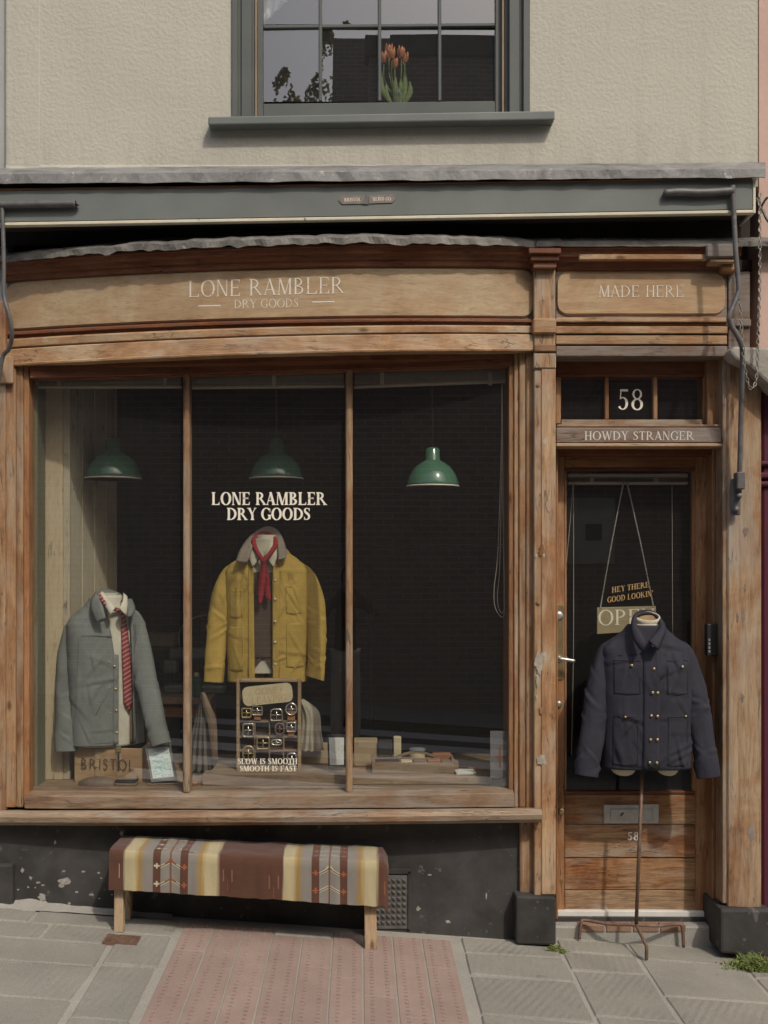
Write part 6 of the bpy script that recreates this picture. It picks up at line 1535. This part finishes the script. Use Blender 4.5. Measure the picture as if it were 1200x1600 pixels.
# ================================================================ OPEN SIGN ON THE DOOR
OYs = DY + .035
M['opensign'] = paint('tan_sign_board', (.33, .265, .15), .6, .1, 12)
os_ = thing('open_sign', 'tan open sign hanging on a bead chain inside the door glass', 'sign', wpt(978, 990, OYs))
v = [wpt(933, 991, OYs), wpt(1025, 985, OYs), wpt(1025, 947, OYs), wpt(933, 949, OYs)]; mk('board', v + [p + Vector((0, .006, 0)) for p in v], BOXF, M['opensign'], os_, bevel=.002)
lettering('lettering', 'OPEN', 979, 976, 24, 88, flatY(OYs - .0012), M['letter_glass'], os_, 'roman', track=.09, slope=-.03)
for (px, top, bx, by) in ((0, (974, 755), 938, 950), (1, (980, 755), 1021, 948)):
    pts = [wpt(top[0], top[1], OYs), wpt((top[0] + bx) / 2 + (-1 if px == 0 else 1), (top[1] + by) / 2, OYs), wpt(bx, by, OYs)]
    parts = []; path = smoothpath(pts, 20)
    for i in range(60):
        t = i / 59 * (len(path) - 1.001); j = int(t); p = path[j].lerp(path[j + 1], t - j); parts.append(dome(p, Vector((0, -1, 0)), .0042))
    v, f = join(parts); mk('bead_chain', v, f, M['chain'], os_, True)
    tube('bead_cord', pts, .0016, M['chain'], os_, 5)

# ================================================================ BENCH AND BLANKET
BYF, BYB = -.25, -.04
def bz(px): return 0
bench = thing('bench', 'low bare timber bench against the black wall', 'bench', (wpt(380, 0, -.2).x, -.16, zg(wpt(380, 0, -.2).x, -.16)))
xl0, xl1 = wpt(179, 0, BYF).x, wpt(193, 0, BYF).x; xr0, xr1 = wpt(568, 0, BYF).x, wpt(587, 0, BYF).x
zl, zr_ = wpt(0, 1330, BYF).z, wpt(0, 1348, BYF).z
def ztb(x): return zl + (zr_ - zl) * (x - xl0) / (xr1 - xl0)
for (x0, x1) in ((xl0, xl1), (xr0, xr1)):
    for (y0, y1) in ((BYF, BYF + .05), (BYB - .05, BYB)):
        v = boxv(x0, x1, y0, y1, min(zg(x0, y0), zg(x1, y1)) - .004, ztb((x0 + x1) / 2) - .02)
        for q in v[:2] + v[4:6]: q.x += (.006 if x0 > -.5 else -.004)
        mk('leg', v, BOXF, M['bench'], bench, bevel=.003)
    box('side_rail', x0 + .006, x1 - .006, BYF + .052, BYB - .052, ztb(x0) - .09, ztb(x0) - .022, M['bench'], bench, .003)
x0, x1 = xl0 - .02, xr1 + .03
mk('seat', [Vector(p) for p in ((x0, BYF - .01, ztb(x0) - .022), (x1, BYF - .01, ztb(x1) - .022), (x1, BYF - .01, ztb(x1)), (x0, BYF - .01, ztb(x0)), (x0, BYB, ztb(x0) - .022), (x1, BYB, ztb(x1) - .022), (x1, BYB, ztb(x1)), (x0, BYB, ztb(x0)))], BOXF, M['bench'], bench, bevel=.003)
BRN, CRM, GLD, GRY, WHT, ORG_, DKG = (.105, .05, .034), (.44, .38, .23), (.33, .205, .06), (.235, .215, .19), (.52, .47, .35), (.33, .10, .045), (.09, .075, .03)
def mixt(a, b, t): t = max(0, min(1, t)); return tuple(p + (q - p) * t for p, q in zip(a, b))
def fade(p, stops):
    for (x0, c0), (x1, c1) in zip(stops[:-1], stops[1:]):
        if p <= x1: return mixt(c0, c1, (p - x0) / (x1 - x0))
    return stops[-1][1]
def pattern(p, s):
    """p: photo column along the bench, s: distance down from the front fold in photo pixels (negative on the top)"""
    s = s + 4
    for (b0, mirror) in ((193, 0), (440, 1)):
        u = p - b0
        if 0 <= u < 151 + (2 if mirror else 0):
            u = u * 150 / (151 + (2 if mirror else 0)); j = 2.5 * noise.noise(Vector((p * .3, s * .02, 1)))
            if u < 46: return fade(u + j, [(0, BRN), (4, CRM), (18, CRM), (25, GLD), (33, GRY), (46, GRY)])
            if u >= 101: return fade(u + j, [(101, GRY), (112, GRY), (121, GLD), (129, CRM), (144, CRM), (150, BRN)])
            v = (s - 11) % 27 - 13.5                    # motif repeat
            if u < 58 or u >= 89:
                cu = 52 if u < 58 else 95; du, dv = abs(u - cu), abs(v + 3.5)
                cc = ORG_ if (mirror or cu == 95) else WHT
                if (du < 1.3 and dv < 4.2) or (dv < 1.3 and du < 4.6): return cc
                return BRN
            x = u - 73.5
            if abs(x) < 1.5: return (.17, .085, .05)
            w = v + 3.5 - (abs(x) - 15) * .52 * -1
            w = v + 3.5 + (15 - abs(x)) * .55
            if -1.5 < w < .2: return ORG_ if not mirror and abs(x) < 9 else WHT
            if .2 <= w < 1.8: return DKG
            if 1.8 <= w < 3.0: return WHT
            return GRY
    base = tuple(c * (1 + .10 * noise.noise(Vector((p * .05, s * .8, 2)))) for c in BRN)
    for (c0, s0, s1, col) in ((349, 22, 41, (.25, .12, .08)), (363, 22, 41, (.25, .12, .08)), (356, 36, 56, (.2, .06, .035)), (421, 28, 48, (.25, .12, .08)), (435, 28, 48, (.25, .12, .08)), (428, 44, 62, (.2, .06, .035)), (187, 20, 42, (.35, .25, .2)), (600, 28, 48, (.2, .09, .05))):
        if abs(p - c0) < .9 and s0 < s < s1: return col
    return base
bl = []; n_u, n_v = 900, 190; pxa, pxb = 171, 606
topd = (BYB - BYF + .02)
vs, cols_ = [], []
for i in range(n_u + 1):
    px = pxa + (pxb - pxa) * i / n_u; x = wpt(px, 0, BYF - .02).x; t = i / n_u
    zt_ = ztb(min(max(x, xl0 - .02), xr1 + .03)) + .006; drop = (52 + 9 * t + 3.0 * noise.noise(Vector((x * 5, 1, 1))) + 1.2 * noise.noise(Vector((x * 23, 4, 1)))) * .00276
    over = max(0, xl0 - .022 - x, x - xr1 - .032)
    for j in range(n_v + 1):
        q = j / n_v; L = q * (topd + .25 + .06 + .0); fr_ = min(1, max(0, (L - topd - .04) * 7)); wv = .004 * noise.noise(Vector((x * 7, L * 5, 2))) + (.014 * noise.noise(Vector((x * 8, L * 2, 5))) + .005 * noise.noise(Vector((x * 27, L * 3, 6)))) * fr_
        if L < .05: y, z, s = BYB + .016, zt_ - .05 + L, -90
        elif L < .05 + topd: y, z, s = BYB + .016 - (L - .05) - 0, zt_ + .002 + .006 * noise.noise(Vector((x * 9, L * 11, 3))) + .004 * noise.noise(Vector((x * 21, L * 8, 7))), (L - .05 - topd) / .0028
        else:
            h = L - .05 - topd; a = min(h / .03, math.pi / 2)
            hh = (h / .26) * (drop + .012); y, z, s = BYB + .016 - topd - .018 * math.sin(a) - wv - .010 * hh / .2, zt_ - .018 * (1 - math.cos(a)) - max(0, hh - .012), hh / .0028
        if over > 0: z -= over * 1.6 + over * over * 10; y += over * (.5 if y < -.2 else -.3)
        vs.append(Vector((x, y, z)))
        cols_.append((px, s))
fs = []
for i in range(n_u):
    for j in range(n_v): a = i * (n_v + 1) + j; fs.append((a, a + 1, a + n_v + 2, a + n_v + 1))
M['blanket'] = attrmat('woven_blanket')
bo = mk('blanket', vs, fs, M['blanket'], None, True)
at = bo.data.color_attributes.new('col', 'FLOAT_COLOR', 'POINT')
flat = []
for (p, s) in cols_: c = pattern(p, s); flat += [c[0], c[1], c[2], 1.0]
at.data.foreach_set('color', flat)
m = bo.modifiers.new('solid', 'SOLIDIFY'); m.thickness = .005; m.offset = 1
tag(bo, 'striped brown, cream and gold woven blanket draped over the bench', 'blanket')

# ================================================================ SMALL THINGS
dc = thing('drain_cover', 'small rusty patterned drain cover by the left bench leg', 'drain cover', Vector((wpt(190, 0, -.34).x, -.36, zg(-1.02, -.36))))
cx, cy = wpt(190, 0, -.36).x, -.355
def gsheet(x0, x1, y0, y1, z0, z1): 
    v = [Vector((x, y, zg(x, y) + z)) for z in (z0, z1) for (x, y) in ((x0, y0), (x1, y0), (x1, y1), (x0, y1))]
    return v, [(3, 2, 1, 0), (4, 5, 6, 7), (0, 1, 5, 4), (1, 2, 6, 5), (2, 3, 7, 6), (3, 0, 4, 7)]
mk('plate', *gsheet(cx - .072, cx + .072, cy - .05, cy + .05, -.01, .006), M['rust'], dc)
parts = []
for i in range(9):
    for j in range(6):
        if abs(i - 4) < 2 and abs(j - 2.5) < 1: continue
        x = cx - .060 + i * .015; y = cy - .040 + j * .016; parts.append(gsheet(x - .005, x + .005, y - .005, y + .005, .005, .009))
v, f = join(parts); mk('raised_studs', v, f, M['rust'], dc)
M['weed'] = paint('weed_green', (.13, .17, .045), .7, .4, 20, 0); M['weed2'] = paint('pale_weed_green', (.20, .23, .07), .7, .3, 20, 0)
def weeds(name, cx, cy, w, dpt, n, h, label):
    t = thing(name, label, 'weeds', Vector((cx, cy, zg(cx, cy))))
    for mm, nm in ((M['weed'], 'blades'), (M['weed2'], 'leaves')):
        vs, fs = [], []
        for k in range(n):
            x = cx + random.gauss(0, w); y = cy + random.uniform(-dpt, dpt); z = zg(x, y) - .002; hh = h * random.uniform(.3, 1) * math.exp(-((x - cx) / (2.2 * w)) ** 2); a = random.uniform(0, 6.283)
            if nm == 'blades':
                dx, dy = math.cos(a) * hh * .6, math.sin(a) * hh * .6; wd = .003; b = len(vs)
                vs += [Vector((x - wd, y, z)), Vector((x + wd, y, z)), Vector((x + dx * .5 + wd * .7, y + dy * .5, z + hh * .7)), Vector((x + dx * .5 - wd * .7, y + dy * .5, z + hh * .7)), Vector((x + dx, y + dy, z + hh * .95))]
                fs += [(b, b + 1, b + 2, b + 3), (b + 3, b + 2, b + 4)]
            else:
                c = Vector((x, y, z + hh * random.uniform(.2, .9))); d = Vector((math.cos(a), math.sin(a), random.uniform(-.3, .6))).normalized() * random.uniform(.006, .011); e = d.cross(Vector((0, 0, 1))).normalized() * .005; b = len(vs)
                vs += [c - d, c + e, c + d, c - e]; fs.append((b, b + 1, b + 2, b + 3))
        o = mk(nm, vs, fs, mm, t); tag(o, kind='stuff')
weeds('weed_clump', wpt(1185, 0, -.18).x, -.17, .06, .045, 420, .075, 'green weeds growing at the foot of the right door post')
weeds('weed_tuft', wpt(868, 0, -.10).x, -.115, .022, .02, 120, .03, 'tiny green weed tuft beside the middle black plinth')
# tulips upstairs
M['tulip'] = paint('coral_tulip', (.62, .25, .13), .5, .3, 40, 0); M['stem'] = paint('tulip_green', (.14, .20, .06), .5, .2, 20, 0)
UYT = .22
tp = thing('tulip_bunch', 'coral tulips with green stems on the upstairs window sill', 'flowers', wpt(622, 161, UYT))
M['jar'] = glassmat('vase_glass', .02)
lathe('vase', [(.03, .003), (.034, .01), (.030, .05), (.036, .085)], (wpt(622, 0, UYT).x, UYT, wpt(0, 168, UYT).z), M['jar'], tp, 18, solid=.002)
base = wpt(622, 164, UYT)
for (px, py, dy) in ((600, 96, .0), (612, 90, -.03), (617, 104, .02), (627, 88, .0), (608, 84, .03), (632, 96, .03)):
    h = wpt(px, py, UYT + dy); md = base.lerp(h, .55) + Vector(((px - 622) * .0012, 0, 0)); tube('stem', smoothpath([base, md, h], 5), .0036, M['stem'], tp, 6)
    for pk in range(6):                                   # each petal a cupped leaf shape
        an = pk * math.pi / 3 + px; inn = .86 if pk % 2 else 1.0; vs, fs = [], []; tip = random.uniform(.9, 1.12)
        for i in range(6):
            q = i / 5; rad_ = (.006 + .0165 * math.sin(math.pi * min(1, q * .62 + .12))) * inn; wd = .0125 * math.sin(math.pi * (.14 + .84 * q)) ; zz = (-.004 + .050 * q) * tip
            for j in (-1, 0, 1): aa = an + j * wd / max(rad_, .008); vs.append(h + Vector((rad_ * (1 - .12 * abs(j)) * math.cos(aa), rad_ * (1 - .12 * abs(j)) * math.sin(aa), zz - .003 * abs(j))))
        for i in range(5):
            for j in (0, 1): a = i * 3 + j; fs.append((a, a + 1, a + 4, a + 3))
        mk('petal', vs, fs, M['tulip'], tp, True)
for (px, py, bx) in ((597, 112, 610), (604, 130, 612), (632, 108, 628), (640, 126, 632), (618, 118, 620), (626, 122, 624)):
    tip = wpt(px, py, UYT - .02); b0 = wpt(bx, 162, UYT - .02); md = b0.lerp(tip, .5) + Vector(((px - 622) * .0008, 0, 0)); A = smoothpath([b0, md, tip], 6); vs, fs = [], []
    for i, p in enumerate(A): w = .013 * math.sin(math.pi * (.12 + .86 * i / (len(A) - 1))); vs += [p + Vector((-w, .004, 0)), p + Vector((0, -.003, 0)), p + Vector((w, .004, 0))]
    for i in range(len(A) - 1):
        for k in (0, 1): a = i * 3 + k; fs.append((a, a + 1, a + 4, a + 3))
    mk('leaf', vs, fs, M['stem'], tp, True)
M['net'] = cloth('white_net_curtain', (.60, .60, .58), 300)
vs, fs = [], []
for i in range(25):
    t = i / 24; pa = wpt(409, 40 - 330 * t, .16); pb = wpt(452 + 30 * t, -2 - 290 * t, .16)
    for j in range(13): u = j / 12; vs.append(pa.lerp(pb, u) + Vector((0, .012 * math.sin(u * 22 + t * 2), 0)))
for i in range(24):
    for j in range(12): a = i * 13 + j; fs.append((a, a + 1, a + 14, a + 13))
tag(mk('net_curtain', vs, fs, M['net'], None, True, solid=.002), 'white curtain gathered at the upper left of the upstairs window', 'curtain')

# ================================================================ THE PERSON SEEN MIRRORED IN THE GLASS, STANDING IN THE STREET
M['skin'] = paint('skin', (.40, .25, .18), .55, .05, 10, 0); M['pdark'] = cloth('dark_brown_shirt', (.09, .065, .055)); M['trouser'] = cloth('grey_brown_trousers', (.60, .54, .46)); M['hair'] = paint('dark_hair', (.03, .022, .018), .6)
PYY = -5.30; pz = zr(-.1, 0) + .005
pe = thing('person', 'person in dark shirt and grey trousers mirrored holding a camera up', 'person', (-.1, PYY, pz))
def skinned(name, verts, edges, rad, mat, root=0):
    me = bpy.data.meshes.new(name); o0 = ORG[pe.name]; me.from_pydata([Vector(v) - o0 for v in verts], edges, []); o = bpy.data.objects.new(name, me); COL.objects.link(o); o.parent = pe; ORG[o.name] = o0.copy()
    md = o.modifiers.new('skin', 'SKIN'); md.use_smooth_shade = True
    for i, r in enumerate(rad): me.skin_vertices[0].data[i].radius = (r, r * .82) if isinstance(r, float) else r
    me.skin_vertices[0].data[root].use_root = True; sd = o.modifiers.new('sub', 'SUBSURF'); sd.levels = 1; sd.render_levels = 2; me.materials.append(mat); return o
X0 = -.08
V = [(X0, PYY, pz + .93), (X0, PYY, pz + 1.10), (X0, PYY, pz + 1.30), (X0, PYY, pz + 1.44), (X0, PYY + .02, pz + 1.52), (X0, PYY + .05, pz + 1.62), (X0, PYY + .05, pz + 1.72),
     (X0 - .19, PYY, pz + 1.42), (X0 - .30, PYY + .08, pz + 1.22), (X0 - .06, PYY + .22, pz + 1.56), (X0 + .19, PYY, pz + 1.42), (X0 + .34, PYY + .07, pz + 1.30), (X0 + .10, PYY + .22, pz + 1.56),
     (X0 - .10, PYY, pz + .88), (X0 - .12, PYY, pz + .48), (X0 - .13, PYY, pz + .09), (X0 - .14, PYY + .14, pz + .035), (X0 + .10, PYY, pz + .88), (X0 + .12, PYY, pz + .48), (X0 + .13, PYY, pz + .09), (X0 + .14, PYY + .14, pz + .035)]
E = [(0, 1), (1, 2), (2, 3), (3, 4), (4, 5), (5, 6), (3, 7), (7, 8), (8, 9), (3, 10), (10, 11), (11, 12), (0, 13), (13, 14), (14, 15), (15, 16), (0, 17), (17, 18), (18, 19), (19, 20)]
RD = [(.155, .115), (.15, .11), (.165, .115), (.12, .09), .052, .085, .07, .065, .048, .034, .065, .048, .034, .092, .065, .045, .04, .092, .065, .045, .04]
skinned('body', V, E, RD, M['pdark'])
VT = [V[0]] + [V[i] for i in (13, 14, 17, 18)] + [(X0 - .13, PYY, pz + .13), (X0 + .13, PYY, pz + .13)]
skinned('trousers', VT, [(0, 1), (1, 2), (2, 5), (0, 3), (3, 4), (4, 6)], [(.17, .125), .11, .085, .11, .085, .075, .075], M['trouser'])
lathe('head', [(.001, -.12), (.045, -.11), (.07, -.06), (.083, 0), (.082, .05), (.06, .10), (.001, .118)], (X0, PYY + .06, pz + 1.64), M['skin'], pe, 18)
lathe('hair', [(.088, -.02), (.09, .05), (.068, .105), (.001, .128)], (X0, PYY + .045, pz + 1.64), M['hair'], pe, 18, solid=.004)
for s in (-1, 1):
    for k in range(4):
        b0 = Vector((X0 + .02 + s * .085, PYY + .215, pz + 1.535 + .02 * k)); tube('finger', [b0, b0 + Vector((-s * .012, .035, .004)), b0 + Vector((-s * .042, .042 - .004 * k, .004))], [.010, .009, .007], M['skin'], pe, 6)
    tube('thumb', [Vector((X0 + .02 + s * .07, PYY + .19, pz + 1.53)), Vector((X0 + .02 + s * .045, PYY + .21, pz + 1.525)), Vector((X0 + .02 + s * .02, PYY + .215, pz + 1.53))], [.012, .010, .008], M['skin'], pe, 6)
cmr = thing('hand_camera', 'small black camera held up by the mirrored person', 'camera', (X0 + .02, PYY + .21, pz + 1.53))
cxx = X0 + .02; box('body', cxx - .066, cxx + .066, PYY + .18, PYY + .212, pz + 1.535, pz + 1.615, M['blackbox'], cmr, .006, 2)
lathe('lens', [(.03, 0), (.03, .03), (.024, .036), (.001, .03)], (cxx, PYY + .2125, pz + 1.573), M['blackbox'], cmr, 18, axis='Y')
